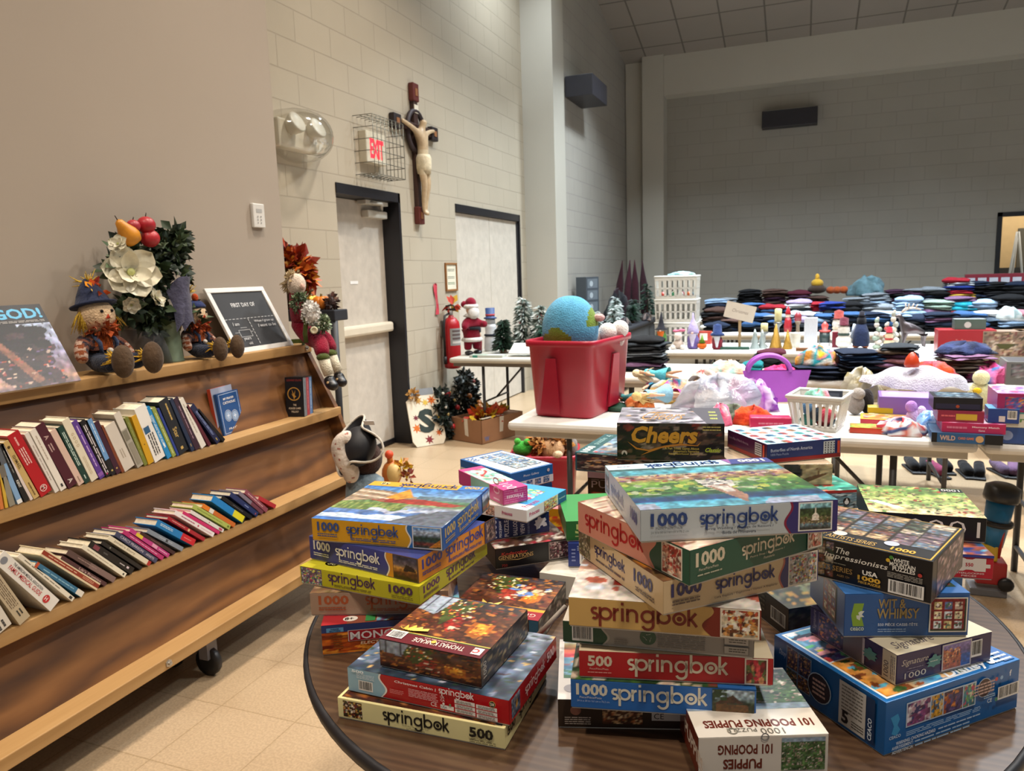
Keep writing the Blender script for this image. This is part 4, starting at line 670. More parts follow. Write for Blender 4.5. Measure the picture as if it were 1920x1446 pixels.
mb = MB(); mb.grid(lambda u, v: tuple(Vector(q(547, 648))+Vector((.06*math.cos(u*4), .09*math.sin(u*4)-.0, .0))+Vector((0, 0, .025*v))), 12, 2, '#4a5424'); mb.tube([q(568, 586, 2.9), q(574, 600, 2.9), q(572, 625, 2.9), q(574, 643, 2.9)], .011, '#4a5424'); mb.build('trim', CLOTH, t)
mb = MB(); leafcloud(mb, q(562, 567, 2.95), (.035, .045, .045), 420, .011, ['#5a6a48', '#7a8a66', '#46563a'], 3); leafcloud(mb, q(601, 606, 2.97), (.035, .055, .04), 420, .011, ['#6a7a58', '#8a9a78', '#50603f'], 4); mb.build('garland', LEAF, t)
mb = MB(); skin(mb, [q(573, 572, 2.92)+(.026,), q(583, 590, 2.92)+(.044,), q(592, 605, 2.92)+(.03,)], [(0, 1), (1, 2)], '#e4dfd8', 2); leafcloud(mb, q(583, 588, 2.92), (.035, .035, .055), 420, .01, ['#e8e4de', '#d8d4ce'], 6, .8); mb.build('beard', PLUSH, t)
mb = MB(); mb.tube([q(583, 619, 2.93), q(592, 620, 2.91), q(600, 622, 2.92)], .012, '#2a221c'); mb.m = T(*q(589, 619, 2.9)) @ RX(90) @ RY(30); mb.lathe([(.016, 0), (.018, .006), (.01, .007), (.009, .002)], '#d8cfb0', 14); mb.build('belt', CLOTH, t)
for (a, b_, c_, d_, Y) in (((606, 670), (612, 690), (617, 703), (626, 719), 2.9), ((620, 663), (627, 682), (634, 697), (645, 708), 3.0)):
    lg = MB(); lg.tube([q(*a, Y), q(*b_, Y), q(*c_, Y)], [.027, .026, .024], '#d6cdb6', 12); lg.ball(q(*a, Y), (.032, .032, .02), '#4a5424'); o = lg.build('leg', PLUSH, t)
    mb = MB(); skin(mb, [q(*c_, Y)+(.028,), tuple(Vector(q(*c_, Y))+Vector((0, 0, -.045)))+(.032,), tuple(Vector(q(*c_, Y))+Vector((.05, -.02, -.06)))+(.026,)], [(0, 1), (1, 2)], '#141316', 2); mb.ball(tuple(Vector(q(*c_, Y))+Vector((.01, -.022, -.035))), .01, '#c0a070'); mb.build('boot', PLAST, o)
# ------------------------------------------------------------------ black shelf unit behind the corner and what stands on it
cy0, cy1, cx0, cx1, cz = 3.72, 3.86, -3.16, -2.575, 1.262
t = thing('shelf_unit', 'black plastic shelf unit standing behind the beige wall corner', 'shelf', (cx1-.3, cy0+.07, 0))
def loc_(mb): mb.m = T(-(cx1-.3), -(cy0+.07), 0); return mb
mb = loc_(MB()); mb.box(cx0, cy0, cz-.065, cx1, cy1, cz, '#1e2028', .006); mb.build('top', MATTEP, t)
for z in (.12,): mb = loc_(MB()); mb.box(cx0, cy0, z-.04, cx1, cy1, z, '#1e2028', .004); mb.build('shelf', MATTEP, t)
for x in (cx0+.025, cx1-.025):
    for y in (cy0+.025,): mb = loc_(MB()); mb.tube([(x, y, 0), (x, y, cz-.06)], [.016, .024], '#1c1d22', 10); mb.build('leg', MATTEP, t)
t = thing('leaf_arrangement', 'orange autumn leaf arrangement with a black spike peeking past the wall corner', 'flower arrangement', (0, 0, 0)); mb = MB(); pal = ['#b8441c', '#d06a20', '#8a2a1c', '#c8902c', '#a83a20']
for (x, y, r) in ((534, 480, .06), (545, 492, .07), (560, 500, .06), (566, 514, .04), (532, 512, .05), (572, 525, .03)): leafcloud(mb, py(x, y, 3.85), (r, r, r), 80, .05, pal, int(x), .1)
leafcloud(mb, py(552, 515, 3.85), (.05, .05, .04), 40, .05, ['#2a3020', '#5a5a28'], 2); mb.tube([py(545, 540, 3.87), py(540, 580, 3.87)], .03, '#5a3a20'); mb.build('leaves', LEAF, t); mb = MB(); mb.tube([py(534, 470, 3.85), py(543, 459, 3.85)], [.012, .006], '#16161a'); mb.build('stem', MATTEP, t)
p = py(580, 560, 3.78); t = thing('pumpkin_ornament', 'shiny gold pumpkin ornament on the black shelf unit', 'ornament', (p.x, p.y, cz+.001)); mb = MB()
for k in range(8): a = k*math.pi/4; mb.ball((.028*math.cos(a), .028*math.sin(a), .045), (.032, .032, .045), '#b98a3c', 12, 8)
mb.build('body', METAL, t); mb = MB(); mb.tube([(0, 0, .085), (.01, 0, .11), (.03, 0, .12)], .008, '#5a4428'); mb.build('stem', PWOOD, t)
p = py(602, 562, 3.79); mb = MB(); mb.m = I4
for k in range(8): a = k*math.pi/4; mb.ball((.026*math.cos(a), .026*math.sin(a), .04), (.032, .032, .04), '#d87a1c', 12, 8)
mb.tube([(0, 0, .07), (.005, 0, .095)], .007, '#6a5a2c'); o = tag(mb.build('pumpkin', WAX, loc=(p.x, p.y, cz+.001)), 'orange pumpkin between the gold pumpkin and the pine cone', 'pumpkin')
p = py(621, 565, 3.78); mb = MB(); leafcloud(mb, (0, 0, .04), (.028, .028, .04), 70, .022, ['#3a2420', '#5a3a30', '#2c1c1c', '#7a5a48'], 5, .6); mb.ball((0, 0, .04), (.022, .022, .036), '#3a2622'); tag(mb.build('pine_cone', PWOOD, loc=(p.x, p.y, cz+.006)), 'brown pine cone at the right end of the black shelf unit', 'pine cone')
# ------------------------------------------------------------------ on the walls
A = px(468, 381, -2.5); B_ = px(490, 428, -2.5); t = thing('thermostat', 'small white wall control with buttons on the beige wall', 'thermostat', (-2.5, A.y, B_.z)); w = B_.y-A.y+.012; h = A.z-B_.z
mb = MB(); mb.box(0, 0, 0, .018, w, h, '#d8d6d0', .004); mb.build('housing', PLAST, t); mb = MB(); fc = Face(mb, (.0185, 0, 0), (0, 1, 0), (0, 0, 1), w, h)
fc.rect(.25, .62, .75, .78, '#b0b0ae')
for j in range(3): fc.disc(.35, .2+.13*j, .035, '#9a9a9a'); fc.disc(.62, .2+.13*j, .035, '#8a8a8a')
mb.build('buttons', PLAST, t)
A = px(545, 250, XB); t = thing('emergency_light', 'white emergency light with two lamp heads under a clear dome on the block wall', 'emergency light', (XB+.001, A.y, A.z))
mb = MB(); mb.box(0, -.24, -.12, .09, .17, .06, '#d6cfbf', .015); mb.build('housing', PLAST, t)
for dy in (-.12, .1): mb = MB(); mb.m = T(.11, dy, .02) @ RY(65); mb.lathe([(.03, -.05), (.055, -.02), (.068, .03), (.07, .045), (.06, .05)], '#dcd8cc', 20); o = mb.build('lamp_head', PLAST, t); mb = MB(); mb.m = T(.11, dy, .02) @ RY(65); mb.lathe([(.0, .05), (.03, .047), (.06, .046)], '#eef0f0', 20, cap=False); mb.ball((0, 0, .03), .02, '#f4f4f0'); mb.build('reflector', METAL, o)
mb = MB()
mb.grid(lambda u, v: (.27*math.sin(math.pi*v)**.7*math.sin(math.pi*max(.02, min(.98, u)))**.6+.002, -.30+.62*u, .17*math.cos(math.pi*v)*math.sin(math.pi*max(.06, min(.94, u)))**.5-.02), 22, 14, '#ffffff'); mb.build('dome', DOME, t)
A = px(671, 254, XB); B_ = px(717, 312, XB); t = thing('exit_sign', 'lit red EXIT sign in a wire guard above the door', 'exit sign', (XB, A.y, B_.z-.01)); w = .30; h = .235
mb = MB(); mb.box(.0, 0, 0, .07, w, h, '#d6cfba', .006); mb.build('housing', PLAST, t); mb = MB(); fc = Face(mb, (.0705, 0, 0), (0, 1, 0), (0, 0, 1), w, h)
fc.text('EXIT', .17, .15, .62, '#ff3040', W=.66, bold=.04); mb.build('letters', GLOW, t)
mb = MB(); r = .0028; g0, g1, gz0, gz1, gx = -.06, .40, -.10, .33, .17; wc = '#6f6f66'
for k in range(6): z = gz0+(gz1-gz0)*k/5; mb.tube([(0, g0, z), (gx, g0, z), (gx, g1, z), (0, g1, z)], r, wc, 5)
for k in range(9): y = g0+(g1-g0)*k/8; mb.tube([(0, y, gz1), (gx, y, gz1), (gx, y, gz0), (0, y, gz0)], r, wc, 5)
for k in range(1, 3): mb.tube([(gx*k/3, g0, gz1), (gx*k/3, g1, gz1)], r, wc, 5); mb.tube([(gx*k/3, g0, gz0), (gx*k/3, g1, gz0)], r, wc, 5)
mb.build('wire_guard', METAL, t)
A = px(768, 160, XB); B_ = px(783, 418, XB); L1 = px(730, 233, XB); R1 = px(811, 256, XB); zc = px(771, 240, XB).z; yc = (A.y+B_.y)/2; t = thing('crucifix', 'dark wooden crucifix with a cream figure high on the block wall', 'crucifix', (XB+.003, yc, 0)); wd = '#3a2219'
mb = MB(); mb.box(.0, -.035, B_.z, .04, .035, A.z, wd, .006); mb.build('upright', PWOOD, t); mb = MB(); mb.box(.0, L1.y-yc, zc-.035, .042, R1.y-yc, zc+.035, wd, .006); mb.build('crossbeam', PWOOD, t)
for (y, z, a, b_, c) in ((0, A.z-.06, .05, .075, '#5a2018'), (0, B_.z+.06, .05, .075, '#5a2018'), (L1.y-yc+.05, zc, .06, .06, '#241a1a'), (R1.y-yc-.05, zc, .06, .06, '#241a1a')): mb = MB(); mb.box(0, y-a, z-b_, .052, y+a, z+b_, c, .008); mb.box(.052, y-a*.4, z-b_*.4, .056, y+a*.4, z+b_*.4, '#8a5a34'); mb.build('end_cap', PWOOD, t)
mb = MB(); mb.tube([(.03, .15*math.cos(a), zc-.03+.17*math.sin(a)) for a in [k*math.pi/12 for k in range(24)]], .022, '#2a1a1c', 8, True); mb.build('ring', PWOOD, t)
mb = MB(); mb.box(.04, -.035, zc+.12, .047, .035, zc+.19, '#d8cfbc', .002); mb.build('plaque', PAPER, t)
def cc(x, y, z): return '#4a3020' if z > zc+.05 and x < .1 else '#c9b899' if (zc-.4 < z < zc-.2) else '#bda584'
mb = MB(); k = zc-.06; skin(mb, [(.085, 0, k-.2, .05), (.09, 0, k-.08, .052), (.085, 0, k+.0, .055), (.085, 0, k+.05, .026), (.1, .01, k+.09, .036), (.105, .012, k+.125, .03), (.08, -.075, k+.01, .028), (.07, -.16, k+.045, .02), (.058, -.25, k+.07, .017), (.055, -.29, k+.075, .018), (.08, .075, k+.01, .028), (.07, .16, k+.045, .02), (.058, .25, k+.07, .017), (.055, .29, k+.075, .018),
    (.09, -.03, k-.28, .04), (.105, -.025, k-.42, .03), (.085, -.015, k-.56, .022), (.08, -.01, k-.64, .018), (.11, -.01, k-.68, .016), (.09, .03, k-.28, .04), (.11, .028, k-.42, .03), (.088, .018, k-.56, .022), (.082, .012, k-.64, .018), (.112, .012, k-.68, .016)],
    [(0, 1), (1, 2), (2, 3), (3, 4), (4, 5), (2, 6), (6, 7), (7, 8), (8, 9), (2, 10), (10, 11), (11, 12), (12, 13), (0, 14), (14, 15), (15, 16), (16, 17), (17, 18), (0, 19), (19, 20), (20, 21), (21, 22), (22, 23)], cc, 2); mb.build('figure', WAX, t)
mb = MB(); mb.lathe([(.058, k-.33), (.066, k-.28), (.068, k-.2), (.055, k-.17)], '#d2c4a6', 16); mb.m = I4; o = mb.build('loincloth', CLOTH, t); o.location = (.092, 0, 0)
A = px(833, 500, XB); B_ = px(858, 545, XB); t = thing('framed_notice', 'small wood framed printed notice between the two doors', 'framed notice', (XB, A.y, B_.z)); w = .25; h = .27; mb = MB(); f = .018
for a in ((0, 0, w, f), (0, h-f, w, h), (0, f, f, h-f), (w-f, f, w, h-f)): mb.box(0, a[0], a[1], .018, a[2], a[3], '#8a5c2e', .002)
mb.build('frame', PWOOD, t); mb = MB(); mb.box(0, f, f, .008, w-f, h-f, '#dcd6c0'); fc = Face(mb, (.008, f, f), (0, 1, 0), (0, 0, 1), w-2*f, h-2*f); fc.lines(.15, .72, .85, .84, 2, '#55584c', 3); fc.lines(.15, .42, .85, .54, 2, '#6a6e60', 4); fc.lines(.15, .18, .85, .3, 2, '#5a7a5a', 5); mb.build('notice', PAPER, t)
A = px(832, 690, XB); t = thing('fire_extinguisher', 'red fire extinguisher with a silver label hanging on the block wall', 'fire extinguisher', (XB+.10, A.y, A.z)); mb = MB()
mb.lathe([(.06, 0), (.078, .012), (.08, .03), (.08, .40), (.072, .44), (.045, .475), (.026, .485), (.026, .5)], '#a3161f', 28); mb.build('cylinder', PLAST, t)
mb = MB(); n = 14; mb.add([(.0808*math.cos(math.radians(-75+130*i/n)), .0808*math.sin(math.radians(-75+130*i/n)), z) for z in (.22, .38) for i in range(n+1)], [(i, i+1, n+2+i, n+1+i) for i in range(n)], '#8f8f8c')
for k in range(4): mb.add([(.0812*math.cos(math.radians(-60+100*i/n)), .0812*math.sin(math.radians(-60+100*i/n)), z) for z in (.24+.035*k, .26+.035*k) for i in range(n+1)], [(i, i+1, n+2+i, n+1+i) for i in range(n)], '#5a4a48' if k else '#c8c4bc')
mb.build('label', PAPER, t); mb = MB(); mb.tube([(0, 0, .49), (0, 0, .54)], .02, '#8a8a88'); mb.box(-.05, -.012, .545, .07, .012, .565, '#1a1a1c', .004); mb.tube([(.06, 0, .56), (.02, 0, .6), (-.05, 0, .585)], .009, '#1a1a1c'); mb.build('valve', BLKMET, t)
mb = MB(); mb.tube([(-.01, -.02, .52), (-.02, -.09, .5), (-.03, -.1, .4), (-.03, -.098, .12)], .011, '#161618'); mb.tube([(-.03, -.098, .12), (-.03, -.098, .05)], .017, '#161618'); mb.build('hose', MATTEP, t)
mb = MB(); mb.ball((.02, .02, .56), .022, '#b8902c', 10, 8); leafcloud(mb, (.02, 0, .59), (.03, .04, .02), 14, .05, ['#b83a24', '#c8a02c'], 3); mb.build('inspection_tag', PAPER, t)
mb = MB(); mb.box(-.1, -.03, .3, -.085, .03, .45, '#8a8a86'); mb.build('bracket', METAL, t)
A = px(817, 590, XB); B_ = px(813, 533, XB); t = thing('ribbon', 'thin pink red ribbon hanging on the wall above the fire extinguisher', 'ribbon', (XB, A.y, A.z)); hh = B_.z-A.z; mb = MB()
for dy, cl in ((-.012, '#c8404e'), (.012, '#c03446')): mb.add([(.012, dy-.012+.02*math.sin(v*5), hh*v) for v in [i/8 for i in range(9)]]+[(.016, dy+.012+.02*math.sin(v*5+.6)*(1-v), hh*v) for v in [i/8 for i in range(9)]], [(i, i+1, 10+i, 9+i) for i in range(8)], cl, True)
mb.ball((.012, 0, hh), .01, '#8a2a34'); mb.build('loop', CLOTH, t)
# ------------------------------------------------------------------ on the floor by the left wall
A = Vector((-3.0, 5.60, 0)); t = thing('welcome_sign', 'tall wooden mason jar shaped sign with a dark S and painted autumn leaves', 'sign', mat=T(A.x+.03, A.y-.02, .004) @ RZ(-38) @ RY(-17)); w = .155; h = .5
pr = [(-w, .05), (-w*.8, .0), (w*.8, .0), (w, .05), (w, .40), (w*.72, .43), (w*.72, h), (-w*.72, h), (-w*.72, .43), (-w, .40)]
mb = MB(); n = len(pr); mb.add([(x, a, b_) for x in (-.012, 0) for a, b_ in pr], [tuple(range(n-1, -1, -1)), tuple(range(n, 2*n))]+[(i, (i+1) % n, n+(i+1) % n, n+i) for i in range(n)], '#d9cfba'); mb.build('board', PWOOD, t)
mb = MB(); fc = Face(mb, (.0005, -w, 0), (0, 1, 0), (0, 0, 1), 2*w, h); fc.rect(.15, .88, .85, 1, '#7a7e82')
def maple(u, v, r, c, a0=0):
    pts = []
    for i in range(14): a = a0+math.pi*2*i/14; q = r*(1 if i % 2 == 0 else .45); pts.append((u+q*math.cos(a)*h/(2*w), v+q*math.sin(a)))
    fc.poly(pts, c)
for (u, v, r, c) in ((.2, .5, .06, '#6a2030'), (.18, .32, .09, '#c8681c'), (.5, .1, .09, '#7a1c28'), (.82, .2, .07, '#c05a20'), (.85, .46, .07, '#c8a02c'), (.75, .78, .09, '#c8641c'), (.55, .75, .07, '#c8a840'), (.35, .8, .08, '#b8883c')): maple(u, v, r, c, r*40)
fc.text('S', .5, .22, .42, '#22302c', al='c', bold=.05, W=.48); mb.build('painted_design', PAPER, t)
mb = MB(); leafcloud(mb, (.02, -.09, .45), (.02, .04, .03), 40, .026, ['#a8793c', '#b88a4a'], 3); mb.build('bow', CLOTH, t)
def wreath(label, c, R0, rr, pal, deco, tilt, seed):
    t = thing('wreath', label, 'wreath', mat=T(*c) @ RZ(10) @ RY(tilt)); mb = MB(); R = random.Random(seed)
    for k in range(26): a = k*2*math.pi/26; leafcloud(mb, (0, R0*math.cos(a), R0*math.sin(a)), (rr*.8, rr, rr), 34, .035, pal, seed+k, .2)
    mb.tube([(0, R0*math.cos(k*math.pi/12), R0*math.sin(k*math.pi/12)) for k in range(24)], rr*.4, pal[0], 8, True); mb.build('greenery', LEAF, t)
    for col, n, s_ in deco:
        for i in range(n): a = R.uniform(0, 6.28); mb = MB(); mb.ball((rr*.8, R0*math.cos(a)+R.uniform(-.5, .5)*rr, R0*math.sin(a)+R.uniform(-.5, .5)*rr), s_, col, 10, 8); mb.build('bauble', WAX, t)
    return t
A = pz(836, 826, 0); wreath('dark green wreath with red and gold baubles leaning beside the S sign', (A.x-.04, A.y+.10, .235), .155, .075, ['#16221e', '#1f2f28', '#0f1816', '#2a3a34'], (('#b01c24', 4, .026), ('#c8b070', 4, .016), ('#d8d4c8', 3, .014)), -16, 3)
wreath('dark wreath with a copper bow leaning on the wall under the holiday table', (-3.03, 6.52, .285), .18, .075, ['#1a221c', '#28302a', '#111614', '#3a3a30'], (('#a8642c', 3, .03), ('#6a2a24', 3, .02)), -10, 9)
# ------------------------------------------------------------------ the round table
TZ = .735; TC = (-.302, 1.477); TR = .686
rt = thing('round_table', 'round folding table with dark walnut laminate top and black edge', 'table', (TC[0], TC[1], 0))
mb = MB(); mb.lathe([(0, TZ-.02), (TR-.004, TZ-.02), (TR-.004, TZ), (0, TZ)], '#3d2618', 96, cap=False, smooth=False); mb.build('tabletop', WALNUT, rt)
mb = MB(); mb.lathe([(TR-.004, TZ-.024), (TR+.004, TZ-.022), (TR+.006, TZ-.011), (TR+.004, TZ-.001), (TR-.003, TZ+.0008), (TR-.004, TZ-.002)], '#16151a', 96, cap=False); mb.build('edge_band', MATTEP, rt)
for sx in (-1, 1):
    mb = MB(); mb.tube([(sx*.33, -.3, 0), (sx*.33, -.3, .66), (sx*.33, -.27, .7), (sx*.33, .27, .7), (sx*.33, .3, .66), (sx*.33, .3, 0)], .014, '#2a2a2d'); mb.build('leg', BLKMET, rt)
mb = MB(); mb.box(-.36, -.03, .69, .36, .03, .716, '#2a2a2d'); mb.build('brace', BLKMET, rt)
# ------------------------------------------------------------------ puzzle and game boxes
class Box:
    def __init__(s, q, label, col, name='puzzle_box', group=None, cat='puzzle box', sides=None, tray='#cfc8ba'):
        s.z, x, y, s.r, s.w, s.d, s.h = q; s.t = thing(name, label, cat, (x, y, s.z), s.r, group)
        w, d, h = s.w, s.d, s.h; s.mb = MB(); s.mb.box(0, 0, .002, w, d, h, col, .0011)
        s.F = Face(s.mb, (0, 0, .002), (1, 0, 0), (0, 0, 1), w, h-.002); s.S = Face(s.mb, (0, d, .002), (0, -1, 0), (0, 0, 1), d, h-.002)
        s.R = Face(s.mb, (w, 0, .002), (0, 1, 0), (0, 0, 1), d, h-.002); s.B = Face(s.mb, (w, d, .002), (-1, 0, 0), (0, 0, 1), w, h-.002)
        s.T = Face(s.mb, (0, 0, h), (1, 0, 0), (0, 1, 0), w, d); s.TS = Face(s.mb, (0, d, h), (0, -1, 0), (1, 0, 0), d, w)
        s.tray = tray
    def done(s, mat=None):
        s.mb.build('lid', mat or CARD, s.t); mb = MB(); i = .0015; mb.box(i, i, 0, s.w-i, s.d-i, .012, s.tray); mb.build('tray', PAPER, s.t); return s.t
G1 = 'jigsaw puzzle boxes stacked on the round table'
def num(f, t, u, v, W, H, col): f.text(t, u, v, H, col, W=W, bold=.035)
def spr(f, ink, num_t=None, nu=.05, nw=.19, lu=.33, lw=.38, lv=.42, nv=.46, nh=.42, small=True, H=None):
    if num_t: num(f, num_t, nu, nv, nw, nh, ink)
    f.logo(lu, lv, lw, ink, H)
    if small:
        f.lines(lu+.03, .13, lu+lw-.02, .27, 2, ink, 3, .5)
        if num_t: f.lines(nu, .2, nu+nw*.9, .38, 2, ink, 4, .5)
def wrap(f): f.rect(0, 0, 1, 1, f.base)
# left stacks
b = Box((.735, -.395, .930, 1.599, .208, .286, .036), 'cream puzzle box with black lettering at the bottom of the front left stack', '#e6dca0', group=G1)
b.S.pic(.035, .1, .155, .9, busy('#3a1a12', ['#8a2a1c', '#c8a050', '#2c3a20', '#e8d8c0']), 20, 20); b.S.logo(.285, .3, .4, '#26241e'); b.S.text("Santa's Shop / Magasin de Père Noël /", .485, .16, .085, '#4a463a', al='c'); b.S.text('La Tienda de Santa', .485, .05, .085, '#4a463a', al='c'); num(b.S, '500', .8, .3, .135, .5, '#26241e'); b.S.lines(.8, .06, .95, .22, 2, '#6a6450', 5)
num(b.F, '500', .06, .4, .16, .42, '#26241e'); b.F.logo(.3, .4, .5, '#26241e'); b.T.pic(.02, .02, .98, .98, xmas(0)); b.done()
b = Box((.772, -.389, .935, 1.545, .208, .283, .041), 'red and pale blue winter cabin puzzle box, second up in the front left stack', '#b3141c', group=G1); f = b.S
f.wave(.225, 0, 1, .022, '#8fb6c8', -1, '#f0ece4'); f.barcode(.07, .12, .165, .55, 2); f.lines(.06, .62, .18, .85, 4, '#d8e6ec', 2); num(f, '500', .03, .86, .08, .12, '#eef4f6')
f.text('Christmas Cabin |', .31, .76, .13, '#f2e8e4', W=.26, bold=.02, slant=.15); f.logo(.59, .74, .21, '#f2e8e4'); f.lines(.4, .32, .585, .68, 6, '#e8b8b8', 7, .4); f.lines(.28, .3, .37, .5, 3, '#d88888', 8, .4)
f.text('UK', .6, .55, .1, '#f2e8e4'); f.text('CA', .6, .43, .1, '#f2e8e4'); f.text('CE', .54, .15, .17, '#f2e8e4'); f.rect(.6, .13, .68, .3, '#f0ece4'); f.text('USA', .605, .16, .1, '#2a3a6a'); f.disc(.62, .36, .05, '#f0ece4'); f.disc(.66, .36, .05, '#7a9a6a')
for i in range(2):
    for j in range(3): f.rect(.69+.13*i, .12+.2*j, .81+.13*i, .28+.2*j, '#eee8e0'); f.lines(.7+.13*i, .14+.2*j, .8+.13*i, .26+.2*j, 3, '#8a8478', i+j)
f.disc(.915, .82, .13, '#e8d870'); f.disc(.915, .82, .115, '#1c1c1c'); f.text('58', .915, .76, .12, '#f2ecd0', al='c', bold=.02)
b.F.rect(0, 0, 1, 1, '#a8161e'); b.F.pic(.04, .1, .2, .9, night, 16, 16); b.F.logo(.3, .34, .42, '#e8c8c0'); num(b.F, '500', .77, .36, .17, .45, '#e8c8c0')
b.TS.pic(.0, .0, 1, 1, night, 60, 50, 5); b.done()
b = Box((.814, -.439, .950, 1.517, .179, .182, .048), 'dark Christmas hearth puzzle box with a maroon band, topping the front left stack', '#3a2018', group=G1)
f = Face(b.mb, (0, b.d, b.h), (0, -1, 0), (1, 0, 0), b.d, b.w, 180); f.pic(0, 0, 1, .8, xmas(1), 72, 60, 3); f.rect(0, .8, 1, .815, '#c8b050'); f.rect(0, .815, 1, .83, '#2f5a34'); f.rect(0, .83, 1, 1, '#5e1420')
f.text('THOMAS KINKADE', .2, .875, .07, '#efe2d2', W=.5); f.lines(.3, .845, .62, .865, 1, '#d8b0a8', 3); f.rect(.03, .85, .12, .96, '#eee8e0'); f.text('C', .055, .87, .07, '#b82a34', bold=.03); f.barcode(.8, .82, .96, .95, 4); f.disc(.5, .9, .025, '#d8b050')
for a, c in ((.0, '#e0c050'), (.05, '#d0b048'), (-.05, '#ecd068'), (.1, '#c8a840'), (-.1, '#e8cc60')): f.poly([(.82+a*.4, .8), (.78+a*1.4, .72+abs(a)*.4), (.8+a*1.5, .68+abs(a)*.3), (.86+a*.5, .78)], c)
f = Face(b.mb, (0, b.d, .002), (0, -1, 0), (0, 0, 1), b.d, b.h-.002, 180); f.pic(0, 0, 1, 1, xmas(1), 60, 24, 9)
b.F.pic(0, 0, 1, 1, busy('#241c18', ['#4a3a2c', '#6a5840', '#302820', '#8a7a58']), 40, 16); f = b.F.sub(.02, .1, .12, .9, 90); f.text('1000', .15, .2, .6, '#b8b0a0', bold=.01); b.done()
b = Box((.735, -.825, 1.083, .495, .262, .2, .059), 'orange and blue board game box with white capitals on a red plate', '#8a3a1c', 'board_game_box', G1, 'board game box'); f = b.F
f.pic(0, 0, 1, .76, busy('#8f3a14', ['#c8641c', '#a8481a', '#d88a2c', '#6a2412', '#b8521a'], 130, .02, .09), 60, 20); f.rect(0, .74, 1, 1, '#2a3c72'); f.rect(.035, .75, .155, .9, '#5f9ac8'); f.text('PARKER', .095, .83, .055, '#1e3a6a', al='c', bold=.02); f.text('BROTHERS', .095, .765, .055, '#1e3a6a', al='c', bold=.02)
f.rect(.185, .4, .80, .78, '#d8ccc8'); f.rect(.19, .415, .795, .765, '#9a1a2a'); f.text('MONOPOLY', .2, .45, .27, '#d8d6d8', W=.57, bold=.02); f.text('ELECTRONIC BANKING', .27, .27, .1, '#e0c8a8', W=.5, slant=.2, bold=.015); f.lines(.08, .2, .15, .68, 6, '#7a4a20', 4)
b.T.rect(0, 0, 1, 1, '#8a4a38'); b.T.rect(0, 0, .18, 1, '#a82a30'); b.T.disc(.2, .1, .07, '#e8e2d8', ry=.055); b.T.text('8+', .16, .07, .06, '#222222', bold=.02); b.T.rect(.31, .02, .38, .2, '#3a8a4a'); b.T.pic(.39, .0, 1, 1, busy('#5a6a8a', ['#7ab0c0', '#c8a888', '#6a4a6a', '#8aa878', '#b06a3a'], 90), 30, 30); b.done()
b = Box((.795, -.867, 1.111, .345, .266, .262, .046), 'dull tan puzzle box with burnt orange lettering on top of the orange board game', '#a38872', group=G1); spr(b.F, '#a8532a', '1000', .06, .22, .4, .5); b.T.pic(.0, .0, 1, 1, busy('#8a6a50', ['#a88a68', '#6a5038', '#c8a880'])); b.done()
b = Box((.842, -.636, 1.124, 1.497, .266, .277, .036), 'yellow puzzle box with a panel of coloured beads and purple lettering', '#bdb61c', group=G1); f = b.S
f.pic(.01, .02, .195, .98, busy('#6a5a6a', ['#c84a6a', '#5a8a4a', '#4a4a7a', '#d8c8d0', '#8a3a4a', '#d8d05a', '#7ab08a'], 220, .01, .05), 36, 30); f.logo(.25, .4, .4, '#4a2a4e'); f.lines(.3, .12, .62, .27, 2, '#5a4a2a', 2); num(f, '1000', .76, .42, .19, .46, '#4a2a4e'); f.lines(.78, .14, .95, .32, 2, '#6a5a2a', 5)
b.F.rect(0, 0, 1, 1, '#a8a420'); spr(b.F, '#4a2a4e', '1000', .05, .22, .36, .44); b.T.rect(0, 0, 1, 1, '#c8c02a'); b.TS.disc(.2, .12, .06, '#2a2a24', ry=.04); b.TS.text('58', .2, .1, .05, '#e8e2a0', al='c'); b.done()
b = Box((.878, -.642, 1.136, 1.406, .264, .275, .048), 'indigo puzzle box with an orange end, second from the top of the left stack', '#3b3f86', group=G1); f = b.S
f.wave(.74, 0, 1, .016, '#cf8a24', 1, '#e8e0d0'); f.rect(.785, 0, 1, 1, '#5a4436'); f.pic(.79, .03, .99, .97, grad and (lambda U, V, R: over(grad(V, [(0, '#2c1c14'), (.3, '#7a4a1c'), (.45, '#d89a40'), (.6, '#6a5a5a'), (1, '#3a3a50')])*(.7+.5*vnoise(U, V, 10, 10, R))[..., None], inpoly(U, V, [(.4, .35), (.95, .4), (.9, .55), (.55, .68)]), '#2a1c14')), 28, 28); spr(f, '#e6e2d8', '1000', .045, .165, .26, .41)
b.F.rect(0, 0, 1, 1, '#cf8222'); spr(b.F, '#3a3f86', '1000', .04, .24, .32, .5); b.F.rect(.84, 0, 1, 1, '#46405a'); b.F.pic(.86, .05, .99, .95, busy('#4a3a3a', ['#8a6a5a', '#3a3a4a', '#a89080']), 16, 16); b.T.rect(0, 0, 1, 1, '#37407c'); b.TS.rect(.4, .86, 1, 1, '#cf8222'); b.done()
b = Box((.927, -.612, 1.180, 1.647, .268, .276, .046), 'golden and blue mountain lake puzzle box on top of the left stack', '#d29a1c', group=G1); f = b.S
f.wave(.755, 0, 1, .016, '#2e6aa8', 1, '#e8e0d0'); f.pic(.785, .06, .985, .94, lakesmall, 30, 30, 2, '#d8d8d8'); spr(f, '#35508c', '1000', .045, .175, .275, .4); b.F.rect(0, 0, 1, 1, '#28569a'); spr(b.F, '#bda05e', '1000', .04, .2, .28, .46); b.F.pic(.82, .05, .99, .95, lakesmall, 16, 16, 4)
